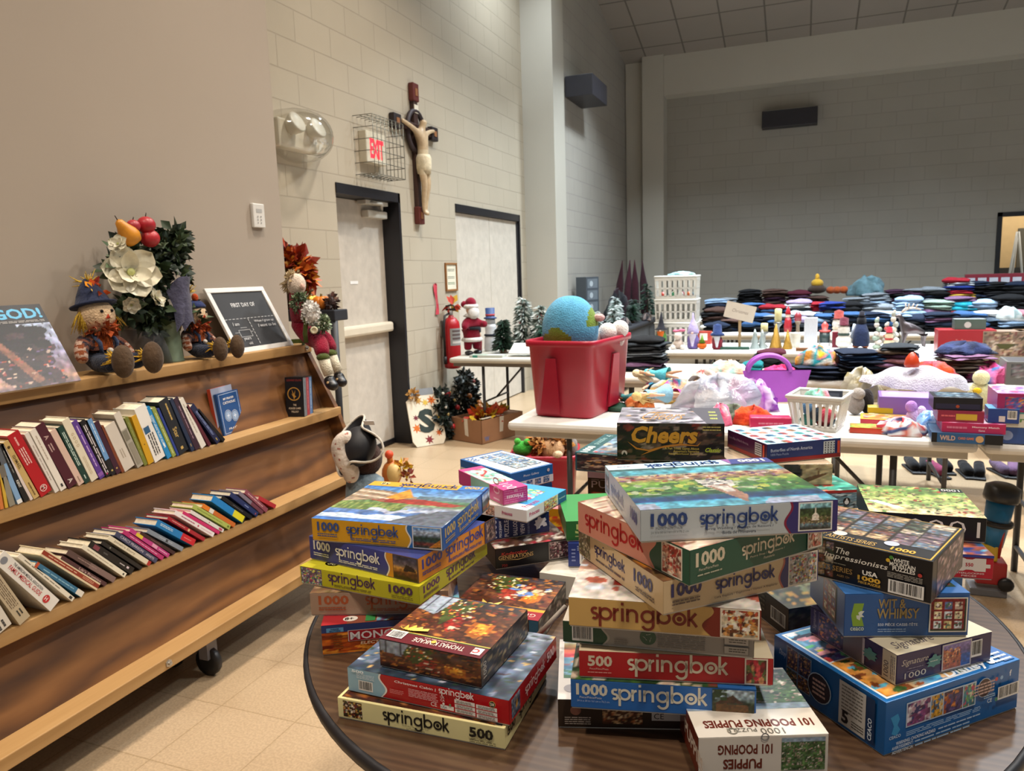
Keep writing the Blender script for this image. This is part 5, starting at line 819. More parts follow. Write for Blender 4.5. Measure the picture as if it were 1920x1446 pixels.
f = b.TS; f.pic(0, 0, 1, .875, lakepic, 96, 76, 7); f.rect(0, .875, 1, 1, '#dca032'); f.rect(.78, .875, 1, 1, '#2f6cb4'); g = f.sub(0, .885, 1, .995, 180); g.logo(.24, .22, .5, '#2c3f74'); g.text('1000', .03, .15, .62, '#c8a060', W=.15, bold=.035); g.disc(.87, .5, .36, '#e8dca0', ry=.36); g.text('58', .87, .3, .45, '#222222', al='c', bold=.02); b.done()
# centre stack
b = Box((.735, -.338, 1.008, .290, .340, .19, .048), 'dark brown puzzle box with white edged lid, bottom of the centre stack', '#35281d', group=G1); f = b.F
f.pic(.2, .15, .38, .85, busy('#4a2c1c', ['#a8643a', '#c89a6a', '#6a3a24', '#e0c090']), 20, 16); f.disc(.08, .62, .18, '#8a5a48'); f.lines(.03, .1, .15, .4, 4, '#c8b8a8', 2); f.rect(.42, .3, .55, .62, '#c8c2ba'); f.text('CE', .43, .36, .2, '#222222'); f.text('UK', .565, .48, .16, '#d8d2c8'); f.text('CA', .565, .3, .16, '#d8d2c8'); f.rect(.63, .36, .76, .62, '#c0b8ac'); f.lines(.43, .7, .6, .85, 2, '#a89a88', 5)
b.T.rect(0, 0, 1, 1, '#e6e2dc'); b.T.pic(.025, .32, .94, .97, tulips, 70, 30); b.T.disc(.06, .16, .06, '#a8a4a8'); b.done()
b = Box((.784, -.311, .990, .205, .267, .26, .047), 'bright blue puzzle box with cream lettering and a log cabin picture', '#2c68b0', group=G1); f = b.F
spr(f, '#e2dcc8', '1000', .03, .175, .225, .52, lv=.36, small=False); f.text('Piece/Pièce/Pieza', .05, .36, .075, '#d8d8d0'); f.text('24 in x 30 in / 61 cm x 76.2 cm', .035, .24, .07, '#b8c4d8', W=.18); f.pic(.77, .03, .99, .97, cabin, 40, 32, 3); b.T.pic(.0, .0, 1, 1, busy('#2c4a2a', ['#4a7a3a', '#c8b8a0', '#3a5a2c', '#8a3a3a', '#e0d8c8'], 200, .01, .04)); b.T.rect(.8, 0, 1, .05, '#2c68b0'); b.done()
b = Box((.832, -.299, .997, .226, .278, .21, .043), 'red puzzle box lettered 500 with a bowl of fruit picture', '#b01c22', group=G1); f = b.F
num(f, '500', .045, .42, .13, .42, '#d8c8ae'); f.logo(.255, .32, .52, '#dccfb4'); f.text('Piece/Pièce/Pieza', .055, .3, .07, '#e0c0b0'); f.lines(.045, .16, .18, .24, 1, '#d89a90', 3); f.pic(.865, .06, .965, .94, busy('#4a1c18', ['#a82a34', '#7a2028', '#c84a4a', '#5a6a3a', '#c88a60'], 60, .06, .16), 22, 26, 4, '#e8dcc8'); b.R.rect(0, 0, 1, 1, '#b01c22'); num(b.R, '500', .1, .3, .2, .5, '#c89a90'); b.T.rect(0, 0, 1, 1, '#c8b89a'); b.done()
b = Box((.876, -.328, 1.012, .130, .276, .248, .035), 'green and grey back side of a puzzle box with a recycling mark', '#9a9389', group=G1); f = b.F
f.wave(.225, 0, 1, .018, '#1d4a34', -1, '#b0a89c'); f.barcode(.05, .1, .165, .9, 6); f.disc(.46, .55, .36, '#3a5a44')
for a in (90, 210, 330):
    f.poly([(.46+.028*math.cos(math.radians(a+q))*(1 if i % 2 else .6), .55+.25*math.sin(math.radians(a+q))*(1 if i % 2 else .55)) for i, q in enumerate((-40, -40, 40, 40))][1:3]+[(.46+.018*math.cos(math.radians(a+30)), .55+.16*math.sin(math.radians(a+30))), (.46+.018*math.cos(math.radians(a-30)), .55+.16*math.sin(math.radians(a-30)))], '#c8c4ba')
f.lines(.51, .12, .76, .85, 7, '#6f6a62', 3, .35); f.lines(.28, .1, .36, .4, 3, '#77716a', 4, .35); f.tx = 0
for j in range(2): f.rect(.85, .12+.44*j, .975, .48+.44*j, '#6a655e'); f.rect(.853, .14+.44*j, .972, .46+.44*j, '#b3aca0'); f.lines(.875, .2+.44*j, .965, .42+.44*j, 2, '#5a554e', j)
b.S.rect(0, 0, 1, 1, '#1d4a34'); b.R.rect(0, 0, 1, 1, '#1d4a34'); num(b.R, '500', .1, .3, .2, .5, '#c8c4ba'); b.T.rect(0, 0, 1, 1, '#d8d0c0'); b.done()
b = Box((.912, -.313, .995, .139, .271, .25, .046), 'mustard tan puzzle box with large dark red lettering, middle of the centre stack', '#cda660', group=G1); f = b.F
f.wave(.735, 0, 1, -.03, '#7a2416'); f.logo(.12, .28, .565, '#7c2418'); f.pic(.805, .06, .985, .95, busy('#d8c8a8', ['#a8442c', '#6a3a24', '#d8a060', '#f0e8d8', '#c8853c', '#4a2c20'], 110, .03, .09), 40, 34, 5, '#ece2cc')
f = b.T; f.pic(0, 0, 1, 1, lambda U, V, R: over(over(blobs(np.ones(U.shape+(3,))*H3('#d8d2cc')*(.85+.25*vnoise(U, V, 14, 14, R))[..., None], U, V, R, 60, ['#c8b0a0', '#e8e2da', '#b08a78', '#a85a4a', '#c8d0dc'], .02, .07, (0, .1, 1, 1)), inpoly(U, V, [(.22, .22), (.42, .2), (.46, .5), (.2, .52)]), '#a02a1e'), (V > .6) & (vnoise(U, V, 20, 6, R) > .6), '#8a3a2c'), 80, 60, 3); f.text('Quick', .24, .32, .06, '#d8a040', bold=.01); f.text('COCOA', .24, .42, .05, '#d8a040', bold=.01); b.done()
b = Box((.959, -.170, .973, .747, .272, .257, .050), 'cream puzzle box with navy lettering and a crowded map picture', '#cdb48c', group=G1); f = b.F
f.wave(.755, 0, 1, -.016, '#37346a', 1, '#b86a5a'); f.pic(.8, .04, .985, .96, busy('#b0a8a0', ['#5a6a8a', '#a83a4a', '#d8d8d8', '#6a5a4a', '#c8b060', '#5a8a7a', '#444a5a'], 220, .012, .045), 44, 40, 2, '#e0d8c8'); spr(f, '#2c2c62', '1000', .045, .185, .315, .385, small=False); f.text("Let's Explore / Explorons / Vamos A Explorar", .31, .14, .085, '#4a3c40', W=.41, bold=.01); f.lines(.05, .2, .22, .38, 2, '#5a4a48', 3)
f = b.S; f.rect(0, 0, 1, 1, '#d0b68c'); f.pic(.0, .03, .16, .97, busy('#6a6050', ['#a89a78', '#4a4a3a', '#8a7a5a', '#c8bca0', '#5a6a4a'], 150, .015, .05), 24, 24); f.logo(.22, .44, .38, '#2c2c62'); f.lines(.24, .15, .6, .3, 1, '#5a4a48', 4); num(f, '1000', .7, .42, .2, .42, '#2c2c62'); f.lines(.72, .15, .92, .32, 2, '#5a4a48', 5)
b.T.pic(0, 0, 1, 1, busy('#6a4a30', ['#c87a2c', '#4a3424', '#8a6a4a', '#a85a2a'])); b.done()
b = Box((1.010, -.133, .963, .881, .266, .263, .051), 'pink and green pastry shop puzzle box under the topmost one', '#1d5340', group=G1); f = b.F
spr(f, '#ddd0b4', '1000', .04, .2, .36, .4, small=False); f.text('Piece/Pièce/Pieza', .06, .34, .075, '#d8d0b8'); f.lines(.05, .18, .22, .27, 1, '#b8b8a0', 2); f.text('Pastry Shop / La Pâtisserie /', .42, .28, .08, '#d8d0b8', W=.26); f.text('Pastelería', .52, .16, .08, '#d8d0b8'); f.pic(.87, .08, .975, .92, busy('#b89a80', ['#a83a34', '#e8dcc8', '#6a3a2c', '#c87a60']), 22, 22, 3, '#e8e0d0')
f = b.S; f.rect(0, 0, 1, 1, '#d58f7a'); f.wave(.715, 0, 1, -.03, '#1d5340'); f.logo(.075, .32, .56, '#b01c22'); f.pic(.795, .08, .94, .92, busy('#c8a890', ['#a8342c', '#e8dcc8', '#6a3a2c', '#d88a70', '#8a2a24'], 90, .03, .1), 26, 30, 5, '#ece4d4')
b.T.pic(0, 0, 1, 1, lambda U, V, R: over(np.ones(U.shape+(3,))*H3('#d9c6b4')*(.8+.3*vnoise(U, V, 9, 30, R))[..., None], vnoise(U, V, 8, 26, R) > .62, '#8a5a48'), 40, 50); b.done()
b = Box((1.062, -.200, .969, .446, .278, .242, .047), 'pale blue spring wedding puzzle box with a green village picture, top of the centre stack', '#bcc6cb', group=G1); f = b.F
f.wave(.755, 0, 1, -.018, '#3a3474', 1, '#8a2444'); f.pic(.805, .1, .965, .93, vilsmall, 48, 40, 2, '#e8e8e8'); spr(f, '#2c4782', '1000', .05, .185, .295, .4, lv=.44, small=False); f.text('Piece/Pièce/Pieza', .075, .36, .085, '#56626e'); f.text('24 in x 30 in / 61 cm x 76.2 cm', .05, .24, .075, '#6a7680', W=.19); f.text('Spring Wedding / Mariage de Ressort /', .32, .25, .1, '#3c4a60', W=.35, bold=.012); f.text('Boda de Primavera', .495, .12, .1, '#3c4a60', W=.17, al='c', bold=.012)
f = b.S; f.rect(0, 0, 1, 1, '#b6c2cc'); f.pic(.02, .1, .14, .9, vilsmall, 14, 14, 6); f.logo(.2, .36, .38, '#8290b8'); num(f, '1000', .76, .36, .17, .42, '#4a5c94'); f.lines(.24, .14, .55, .26, 1, '#8a98a8', 3)
f = b.T; f.pic(0, 0, 1, .87, vilpic, 120, 90, 11); f.rect(0, .87, 1, 1, '#b9dcee'); f.rect(.74, .87, 1, 1, '#3c4486'); f.poly([(.74, .87), (.71, 1), (.76, 1)], '#8a5a9a'); g = f.sub(0, .88, 1, .99, 180); g.logo(.32, .2, .45, '#2c4782'); g.text('1000', .04, .2, .62, '#e8eef4', W=.16, bold=.035); g.lines(.86, .4, .95, .6, 1, '#b86a70', 2); b.done()
# right side
b = Box((.735, -.120, .960, .377, .179, .174, .060), 'white puzzle box with upside down brown lettering at the front table edge', '#dcd5c8', group=G1); br = '#6a2a1c'
f = Face(b.mb, (0, 0, .002), (1, 0, 0), (0, 0, 1), b.w, b.h-.002, 180); f.text('101 POOPING', .43, .2, .26, br, W=.42, bold=.03); f.text('PUPPIES', .51, .57, .26, br, W=.3, bold=.03); f.pic(.025, .06, .36, .9, ducks, 44, 36, 3); f.ring(.49, .02, .1, .03, '#8a8a8a')
f = b.T; f.rect(0, 0, 1, 1, '#dfd8cb'); f.pic(0, .36, 1, .97, ducks, 60, 50, 8); g = f.sub(0, 0, 1, .34, 180); g.text('101 POOPING PUPPIES', .06, .36, .3, br, W=.86, bold=.03); g.text('1000', .32, .72, .22, '#6a665c', bold=.0); g.text('PUZZLE', .53, .7, .14, '#6a665c'); g.ring(.72, .8, .12, .03, '#8a8678')
b.S.rect(0, 0, 1, 1, br); b.S.text('PUPPIES', .55, .3, .4, '#d8c8b8', bold=.03); b.done()
CEA = '#1a66a8'
def cea(f, u, v, s, body, pc, txt=None):
    f.poly([(u, v), (u+s*.8, v), (u+s*.62, v+.3), (u+s*.8, v+.62), (u+s*.12, v+.62), (u-.02*s, v+.3)], body); f.rect(u+s*.55, v+.18, u+s*1.0, v+.42, pc); f.disc(u+s*.5, v+.3, .055, pc); f.disc(u+s*.78, v+.48, .055, pc); f.text('CEACO', u-s*.02, v-.14, .1, txt or pc, W=s*.95, bold=.02)
b = Box((.735, .122, 1.090, .759, .281, .224, .083), 'large bright blue multi puzzle box at the bottom of the front right stack', CEA, group=G1); f = b.F
f.poly([(.035, .68), (.085, .72), (.1, .6), (.085, .5), (.105, .4), (.08, .3), (.045, .36), (.06, .5)], '#3a9ad0'); f.text('CEACO', .03, .26, .06, '#cfe0ee', W=.08, bold=.02)
for u0, u1, pal in ((.15, .315, ['#8a4a7a', '#3a3a6a', '#c8a0b0', '#d8d0d8', '#6a3a5a']), (.318, .405, ['#d8a030', '#2a6a9a', '#d8c8a0', '#6a4a2a']), (.408, .55, ['#3a2c50', '#a8542c', '#5a4a7a', '#d88a40']), (.553, .64, ['#3a7a8a', '#c84a6a', '#6aa86a', '#d8d8b0'])): f.pic(u0, .42, u1, .84, busy(pal[0], pal, 60, .04, .12), 20, 24, int(u0*99), '#c8d8e8')
f.disc(.71, .68, .19, '#c8d8e8'); f.disc(.71, .68, .178, '#3a1c24'); f.lines(.63, .55, .79, .8, 4, '#c8a8a0', 3, .5); f.disc(.8, .78, .04, '#c83a4a'); f.disc(.84, .78, .04, '#8ab8e0'); f.text('f', .9, .76, .12, '#e8eef4', bold=.03); f.barcode(.815, .34, .985, .6, 5); f.text('CE', .73, .36, .08, '#d8e4ee', bold=.01); f.disc(.8, .38, .04, '#3a8a6a'); f.lines(.7, .46, .79, .54, 2, '#a8c8e0', 6)
f.lines(.13, .27, .68, .37, 3, '#a8c8e4', 2, .4); f.text('WARNING: CHOKING HAZARD', .06, .17, .065, '#e0eaf2', W=.28, bold=.015); f.lines(.36, .18, .68, .23, 1, '#b8d0e8', 7, .5)
for j, s_ in enumerate(('AVERTISSEMENT:', 'ADVERTENCIA:')): f.text(s_, .03, .1-.075*j, .06, '#d8e4ee', W=.15, bold=.015); f.lines(.19, .1-.075*j, .6, .155-.075*j, 1, '#a8c8e4', j+8, .5)
f = b.S; f.rect(0, 0, 1, 1, '#15548e'); f.text('Disney', .05, .62, .16, '#b8c8da', W=.07, bold=.01, slant=.2)
for u0, v0, u1, v1, c in ((.14, .5, .25, .92, '#4a3a4a'), (.255, .5, .37, .92, '#2c2c44'), (.14, .2, .25, .48, '#3a4a3a'), (.255, .2, .37, .48, '#4a3424')): f.pic(u0, v0, u1, v1, busy(c, ['#6a5a6a', '#8a6a4a', '#c89a6a', '#3a3a5a']), 14, 18, int(u0*50+v0*9), '#6a88a8')
f.disc(.46, .48, .3, '#a8bccc'); f.disc(.46, .48, .28, '#2c2430'); f.lines(.4, .3, .52, .66, 4, '#b89a90', 5, .5); g = f.sub(.64, .08, .86, .94); g.rect(0, 0, 1, 1, '#b8b4ac'); g.lines(.1, .3, .9, .95, 8, '#6a665e', 3, .4); g.text('5', .12, .06, .3, '#15151a', bold=.04); g.lines(.5, .06, .95, .24, 3, '#4a463e', 4, .4); f.rect(.865, .08, .93, .94, '#0f2c50'); g = f.sub(.868, .1, .925, .6, 90); g.text('CEACO', .05, .25, .55, '#d8e4ee', W=.85, bold=.02)
f = b.T; f.rect(.03, .03, .72, .97, '#e0e8ec'); f.pic(.045, .52, .705, .955, lambda U, V, R: blobs(grad(V, [(0, '#5a6ab0'), (.5, '#6a9ac8'), (1, '#5aa8c8')]), U, V, R, 80, ['#c84a7a', '#2a2a4a', '#d8d84a', '#4a3a8a', '#e8e0e8', '#a83a3a', '#5ab07a', '#e0a0b0'], .02, .09), 60, 40, 5)
f.pic(.045, .045, .705, .505, lambda U, V, R: blobs(over(grad(U, [(0, '#d8903a'), (.3, '#c8a070'), (.5, '#4a90c0'), (1, '#3a70a8')]), ((U-.9)/.14)**2+((V-.75)/.2)**2 < 1, '#d8d030'), U, V, R, 40, ['#6a3a20', '#d8b080', '#3a5a2a', '#5ab0d0', '#8a4a24'], .02, .08), 60, 40, 6); f.text('Disney', .48, .012, .1, '#e8eef4', W=.3, bold=.025, slant=.15); f.pic(.76, .3, .96, .9, busy('#3a4a8a', ['#d8c8a0', '#c84a5a', '#e8e8f0', '#3a8a6a']), 16, 30); f.rect(.9, .02, .98, .3, '#2a5a9a'); f.text('5', .8, .03, .12, '#e8eef4', bold=.04); f.lines(.84, .02, .97, .14, 3, '#d8e4f0', 3); b.done()
b = Box((.819, .139, 1.139, .709, .188, .178, .048), 'purple puzzle box with a sea cove picture and a cream corner', '#372c54', group=G1); f = b.F
f.text('Signature', .04, .52, .26, '#cfc4b4', W=.27, slant=.35); f.lines(.12, .42, .27, .47, 1, '#9a90a0', 2); f.text('1000', .08, .12, .2, '#d8d0c0', W=.22); f.lines(.1, .34, .22, .38, 1, '#8a8098', 3); f.pic(.47, .1, .76, .92, cove, 40, 34, 2, '#c8c0c0'); f.barcode(.77, .28, .885, .86, 3)
pz_ = [(.31, .62), (.35, .66), (.36, .74), (.39, .75), (.4, .66), (.45, .66), (.43, .55), (.46, .52), (.43, .46), (.44, .38), (.39, .36), (.37, .3), (.34, .36), (.3, .36), (.32, .46), (.29, .5), (.32, .54)]
f.poly(pz_, '#4a8a86'); f.lines(.33, .5, .42, .56, 1, '#c8d8d0', 5)
f = b.S; g = f.sub(.02, .1, .1, .95, 90); g.text('Signature', .1, .2, .6, '#b0a4a8', slant=.3); f.pic(.12, .08, .42, .92, busy('#3a3050', ['#5a4a70', '#c88a50', '#2c2a44', '#8a6a7a']), 28, 22, 3, '#6a6080'); f.rect(.42, .02, .66, .98, '#6a6468'); f.rect(.64, .05, .665, .95, '#b8b4b8'); f.poly([(a-.31+.66, b_) for a, b_ in pz_], '#4a8a86'); f.rect(.86, 0, 1, 1, '#c8bfa6'); g = f.sub(.865, .08, .93, .96, 90); g.text('1000', .05, .1, .75, '#3a3440', W=.6); g = f.sub(.935, .05, .995, .96, 90); g.lines(.05, .05, .95, .9, 3, '#5a5460', 4, .4)
f = b.T; f.rect(0, 0, 1, 1, '#cfc6ac'); f.text('Signature', .06, .05, .13, '#6a6268', W=.4, slant=.3); f.rect(0, .75, .4, 1, '#372c54'); f.rect(.0, .3, .1, .8, '#372c54'); f.ring(.86, .3, .08, .006, '#4a444a'); f.pic(.3, .3, .75, .9, cove, 24, 24); b.done()
b = Box((.868, .069, 1.171, .325, .184, .146, .070), 'blue whimsical cupboard puzzle box with a green logo under the black one', '#2d5c9a', group=G1); f = b.F
f.poly([(.07, .24), (.16, .24), (.135, .5), (.155, .78), (.075, .78), (.055, .5)], '#8ab03a'); f.poly([(.1, .42), (.125, .38), (.13, .46), (.16, .46), (.14, .52), (.16, .6), (.13, .6), (.11, .56), (.12, .5), (.095, .5)], '#e0e6d8'); f.text('ceaco', .05, .14, .08, '#cfe0d0', W=.11, bold=.02)
f.text('WIT &', .27, .66, .22, '#a8905a', W=.22, bold=.02); f.text('WHIMSY', .26, .42, .24, '#a8905a', W=.34, bold=.02); f.text('550 PIÈCE CASSE-TÊTE', .27, .25, .08, '#d8e2ee', W=.32, bold=.012); f.lines(.27, .1, .5, .2, 2, '#9ab4d4', 4); f.pic(.69, .13, .97, .88, whim, 52, 48, 3, '#d8d4c8')
f = b.S; f.rect(0, 0, 1, 1, '#2a558f'); f.pic(.42, .1, .78, .92, whim, 30, 30, 5, '#3a3428'); b.T.rect(0, 0, 1, 1, '#3466a4'); b.T.pic(.2, .15, .95, .9, whim, 40, 40); b.done()
b = Box((.939, .182, 1.164, 1.183, .179, .220, .066), 'black puzzle box with white script and a gold rimmed picture lid on the right stack', '#121216', group=G1); f = b.S
f.pic(.0, .05, .37, .95, collage, 44, 34, 4); f.text('The', .37, .7, .15, '#e6e0d4', W=.1, slant=.3); f.text('Impressionists', .3, .52, .17, '#e6e0d4', W=.42, slant=.3, bold=.006); f.text('GREAT ARTISTS SERIES', .0, .24, .13, '#b08a50', W=.5, bold=.01); f.lines(.03, .16, .24, .21, 1, '#a8a49a', 2); f.lines(.3, .42, .46, .47, 1, '#8a8678', 6)
f.text('WHITE', .76, .8, .1, '#e8e4da', W=.1, bold=.025); f.text('MOUNTAIN', .74, .7, .1, '#e8e4da', W=.16, bold=.025); f.text('PUZZLES', .76, .6, .1, '#e8e4da', W=.14, bold=.025); f.disc(.75, .9, .045, '#4a8a3a'); f.disc(.73, .82, .045, '#d8b030'); f.disc(.93, .62, .045, '#b83a34'); f.lines(.73, .42, .95, .56, 4, '#b0aca2', 3, .35)
f.text('USA', .57, .32, .12, '#e8e4da', W=.1, bold=.03); f.text('1000', .54, .18, .12, '#d8a83a', W=.15, bold=.04); f.text('PIECE PUZZLE', .545, .1, .06, '#d8a83a', W=.145, bold=.03); f.text('AGES 12+', .4, .14, .05, '#b08a50'); f.barcode(.74, .06, .96, .38, 7)
b.F.pic(.14, .05, .95, .95, busy('#4a3a40', ['#8a6a70', '#c8a8a0', '#6a4a4a', '#a88a80', '#3a3440']), 36, 20, 6); f = b.TS; f.rect(.02, .02, .985, .985, '#c8a040'); f.rect(.03, .03, .975, .975, '#16161a'); f.pic(.04, .24, .965, .965, collage, 84, 60, 8); f.text('GREAT ARTISTS SERIES', .12, .06, .09, '#a88a50', W=.5, bold=.01); f.text('1000', .72, .06, .08, '#c8a040', bold=.03); f.disc(.35, .2, .06, '#c8c0b8'); f.disc(.7, .2, .06, '#a8b0c0'); b.done()
# ------------------------------------------------------------------ boxes at the back of the round table
b = Box((.735, -.451, 1.241, 1.596, .19, .185, .05), 'brown Christmas hearth puzzle box with a gold ribbon band, behind the front left stack', '#33241e', group=G1)
f = Face(b.mb, (0, b.d, b.h), (0, -1, 0), (1, 0, 0), b.d, b.w, 180); f.pic(0, 0, 1, .76, lambda U, V, R: blobs(xmas(0)(U, V, R), U, V, R, 26, ['#5a7ab0', '#c8a080', '#a83a2a', '#e8d0b0'], .015, .05, (.1, .3, .6, .7)), 64, 50, 21); f.rect(0, .76, 1, .82, '#d8962a'); f.rect(0, .82, 1, 1, '#8e1422'); f.text('GRACE', .06, .87, .07, '#d8b8a8'); f.disc(.62, .79, .05, '#e8d07a'); f.poly([(.62, .79), (.5, .68), (.55, .84)], '#e0c468'); f.poly([(.62, .79), (.74, .68), (.7, .84)], '#d8b858')
b.F.pic(0, 0, 1, 1, busy('#3a342e', ['#6a6052', '#8a7a68', '#4a4438', '#2a2622']), 40, 16); b.S.pic(0, 0, .8, 1, xmas(0), 30, 14); b.S.rect(.9, 0, 1, 1, '#2a5a78'); b.done()
st = thing('stick', 'thin grey wooden stick leaning between the ribbon banded box and the centre stack', 'stick', (0, 0, 0)); A = pz(1000, 1200, .79); B_ = pz(1061, 1137, .85); mb = MB(); mb.tube([A, B_], .0045, '#8a8074', 6); mb.build('shaft', PWOOD, st)
b = Box((.735, -.522, 1.452, -.04, .36, .2, .055), 'white game box with dark red capitals under the black photo company puzzle box', '#d6d0c2', 'board_game_box', G1, 'board game box'); b.F.text('YES', .36, .15, .68, '#6a1420', W=.36, bold=.04); b.T.rect(.05, .05, .95, .95, '#ddd8cc')
for i in range(4): b.T.text('/', .3+.07*i, .1, .15, '#2a2a2a', bold=.01)
b.done()
b = Box((.791, -.616, 1.432, .683, .176, .18, .048), 'black photo company puzzle box with a red and gold title', '#121114', group=G1); f = b.F; f.text('Kodacolor', .08, .62, .15, '#b83a2c', W=.34, slant=.15, bold=.015); f.text('GENERATIONS', .04, .42, .2, '#c8a468', W=.46, bold=.01); f.poly([(.04, .42), (.3, .32), (.5, .44), (.3, .36)], '#c8a468'); f.text('750', .08, .05, .14, '#a83a34'); f.pic(.72, .12, .99, .92, busy('#4a3030', ['#c8a8a0', '#7a3a44', '#2c2024', '#e0d0c8', '#8a6a6a']), 28, 24, 3, '#8a8078')
b.T.pic(0, 0, 1, 1, busy('#6a4a3a', ['#c8b8a8', '#a83a44', '#e0d8d0', '#4a3a3a', '#b89a8a']), 30, 30); b.done()
b = Box((.840, -.647, 1.470, .698, .147, .2, .05), 'navy puzzle box with sideways white lettering and a jigsaw piece', '#1a2c60', group=G1); f = b.F
for u, s_, w_, c in ((.02, '1000', .13, 1), (.16, 'PIECE JIGSAW', .07, .9), (.24, 'PUZZLE', .1, .9), (.38, 'BALLOON', .1, .95), (.5, 'VIEW', .1, .6)): g = f.sub(u, .05, u+w_, .95, 90); g.text(s_, .02, .12, .72, '#d8dce4', W=c, bold=.02)
g = f.sub(.62, .05, .68, .95, 90); g.lines(0, .2, 1, .8, 2, '#8a9ac0', 3); f.poly([(.78, .2), (.84, .26), (.85, .36), (.89, .38), (.9, .3), (.96, .34), (.95, .48), (.92, .54), (.95, .62), (.93, .74), (.87, .72), (.85, .82), (.81, .8), (.8, .68), (.76, .66), (.77, .52), (.74, .46), (.78, .36)], '#d8dce4'); b.T.pic(0, 0, 1, 1, busy('#6a90b8', ['#c84a4a', '#d8b04a', '#e8e0d0', '#4a7a4a'])); b.done()
b = Box((.891, -.554, 1.470, 1.378, .182, .17, .029), 'white and sky blue children puzzle box under the small pink box', '#e2e0de', group=G1); f = b.S; f.rect(.0, 0, .3, 1, '#c8d0d0'); f.pic(.36, .1, .5, .95, busy('#c8a090', ['#5a3a2a', '#d8c8b0', '#8a5a4a']), 14, 14); f.text('Princess', .62, .35, .3, '#b83a6a', W=.16, bold=.02)
f = b.F; f.text('Princess', .06, .35, .34, '#b83a6a', W=.24, bold=.02); f.pic(.42, .05, .75, .95, busy('#d8c07a', ['#5a8ab0', '#b83a3a', '#e8d8c0', '#3a3a4a', '#d87a9a']), 20, 14); f.rect(.78, 0, 1, 1, '#1a4c8a'); f.text('Ravensburger', .8, .4, .18, '#d8e4f0', W=.17)
f = b.T; f.rect(0, 0, 1, 1, '#3a9ad8'); f.rect(0, 0, .2, 1, '#e0e4e4'); f.pic(.25, .2, .8, .9, busy('#6ab8d8', ['#d8d04a', '#b83a6a', '#5ab07a', '#d8e8e0']), 30, 30); f.text('Princess', .1, .05, .1, '#b83a6a', W=.3); b.done()
b = Box((.921, -.614, 1.483, .907, .065, .221, .037), 'small long hot pink children puzzle box with a mint picture lid', '#c23a82', group=G1); f = b.F; f.lines(.05, .05, .95, .95, 6, '#d87aac', 9, .3); g = f.sub(0, 0, 1, 1, 180); g.text('Princess', .2, .42, .28, '#f0d8e4', W=.66, bold=.02); g.text('100', .42, .12, .14, '#e8c0d4')
b.S.rect(.3, .0, .72, 1, '#8ac0b4'); g = b.S.sub(.76, .08, .98, .92, 90); g.text('100', .1, .2, .6, '#e0a8c8', bold=.0); f = b.TS; f.pic(.12, .02, .74, .98, lambda U, V, R: over(over(blobs(np.ones(U.shape+(3,))*H3('#9accc0'), U, V, R, 40, ['#d8ece4', '#c83a4a', '#e8c8b8', '#5aa08a'], .03, .1), abs(V-.5-.25*np.sin(U*9)) < .07, '#b02a38'), abs(V-.5-.3*np.cos(U*7)) < .05, '#e8dcc8'), 50, 24, 4); f.text('100', .8, .2, .4, '#f0d0e0', bold=.0); b.done()
b = Box((.735, -.70, 1.745, 1.052, .145, .22, .134), 'plain dark blue box under the blue and white photo puzzle box', '#1e3f6e', group=G1); b.done()
b = Box((.870, -.70, 1.745, 1.052, .149, .227, .05), 'blue and white puzzle box with a grid of photos on its lid, back left', '#1f5c9c', group=G1); f = b.F; f.text('Photo Gallery', .3, .6, .16, '#d8e4f0', W=.36); f.rect(0, 0, 1, .42, '#c8ccd0')
for i in range(3): f.pic(.36+.2*i, .06, .5+.2*i, .38, busy('#3a5a8a', ['#c8c0b0', '#6a8ab0', '#2a3a5a']), 10, 10, i)
f.lines(.05, .1, .3, .35, 3, '#5a6a80', 2); f.disc(.88, .72, .1, '#b8b0b8'); b.S.rect(0, 0, 1, .55, '#c8ccd0'); f = b.TS; f.rect(.05, .05, .97, .97, '#dde4ea')
for i in range(4):
    for j in range(2): f.pic(.1+.2*i, .3+.32*j, .28+.2*i, .58+.32*j, busy(['#4a7ab0', '#6a90b0', '#3a6a9a', '#8aa0b0'][i], ['#c8c0a8', '#5a8ab8', '#8a6a4a', '#e0e4e8', '#3a5a3a']), 16, 14, i*3+j)
f.text('200', .08, .06, .14, '#2a5a9a', bold=.02); b.done()
b = Box((.791, -.468, 1.492, .30, .25, .2, .056), 'dark blue puzzle box showing a barcode under the green one', '#26387e', group=G1); b.F.barcode(.1, .12, .4, .62, 9); b.F.lines(.08, .68, .22, .9, 3, '#a8b4d8', 3); b.F.lines(.03, .2, .07, .8, 4, '#8a98c8', 4); b.done()
b = Box((.848, -.473, 1.497, .40, .25, .2, .046), 'green puzzle box lettered 500 behind the centre stack', '#2c6a34', group=G1); num(b.F, '500', .08, .35, .3, .5, '#b8c87a'); b.F.lines(.08, .15, .3, .28, 1, '#a8b87a', 2); b.T.rect(0, 0, 1, 1, '#3a8a48'); b.done()
b = Box((.735, -.62, 1.745, .1, .125, .08, .1), 'orange yellow game box with a purple swirl behind the black photo puzzle', '#c98a1c', 'board_game_box', G1, 'board game box'); b.F.pic(0, .1, 1, .8, busy('#d89a20', ['#c83a2a', '#e0b030', '#b02a3a', '#d86a2a'], 60, .03, .12), 24, 20); b.F.disc(.3, .2, .16, '#4a2a5a'); b.T.rect(0, 0, 1, 1, '#c87a7a'); b.done()
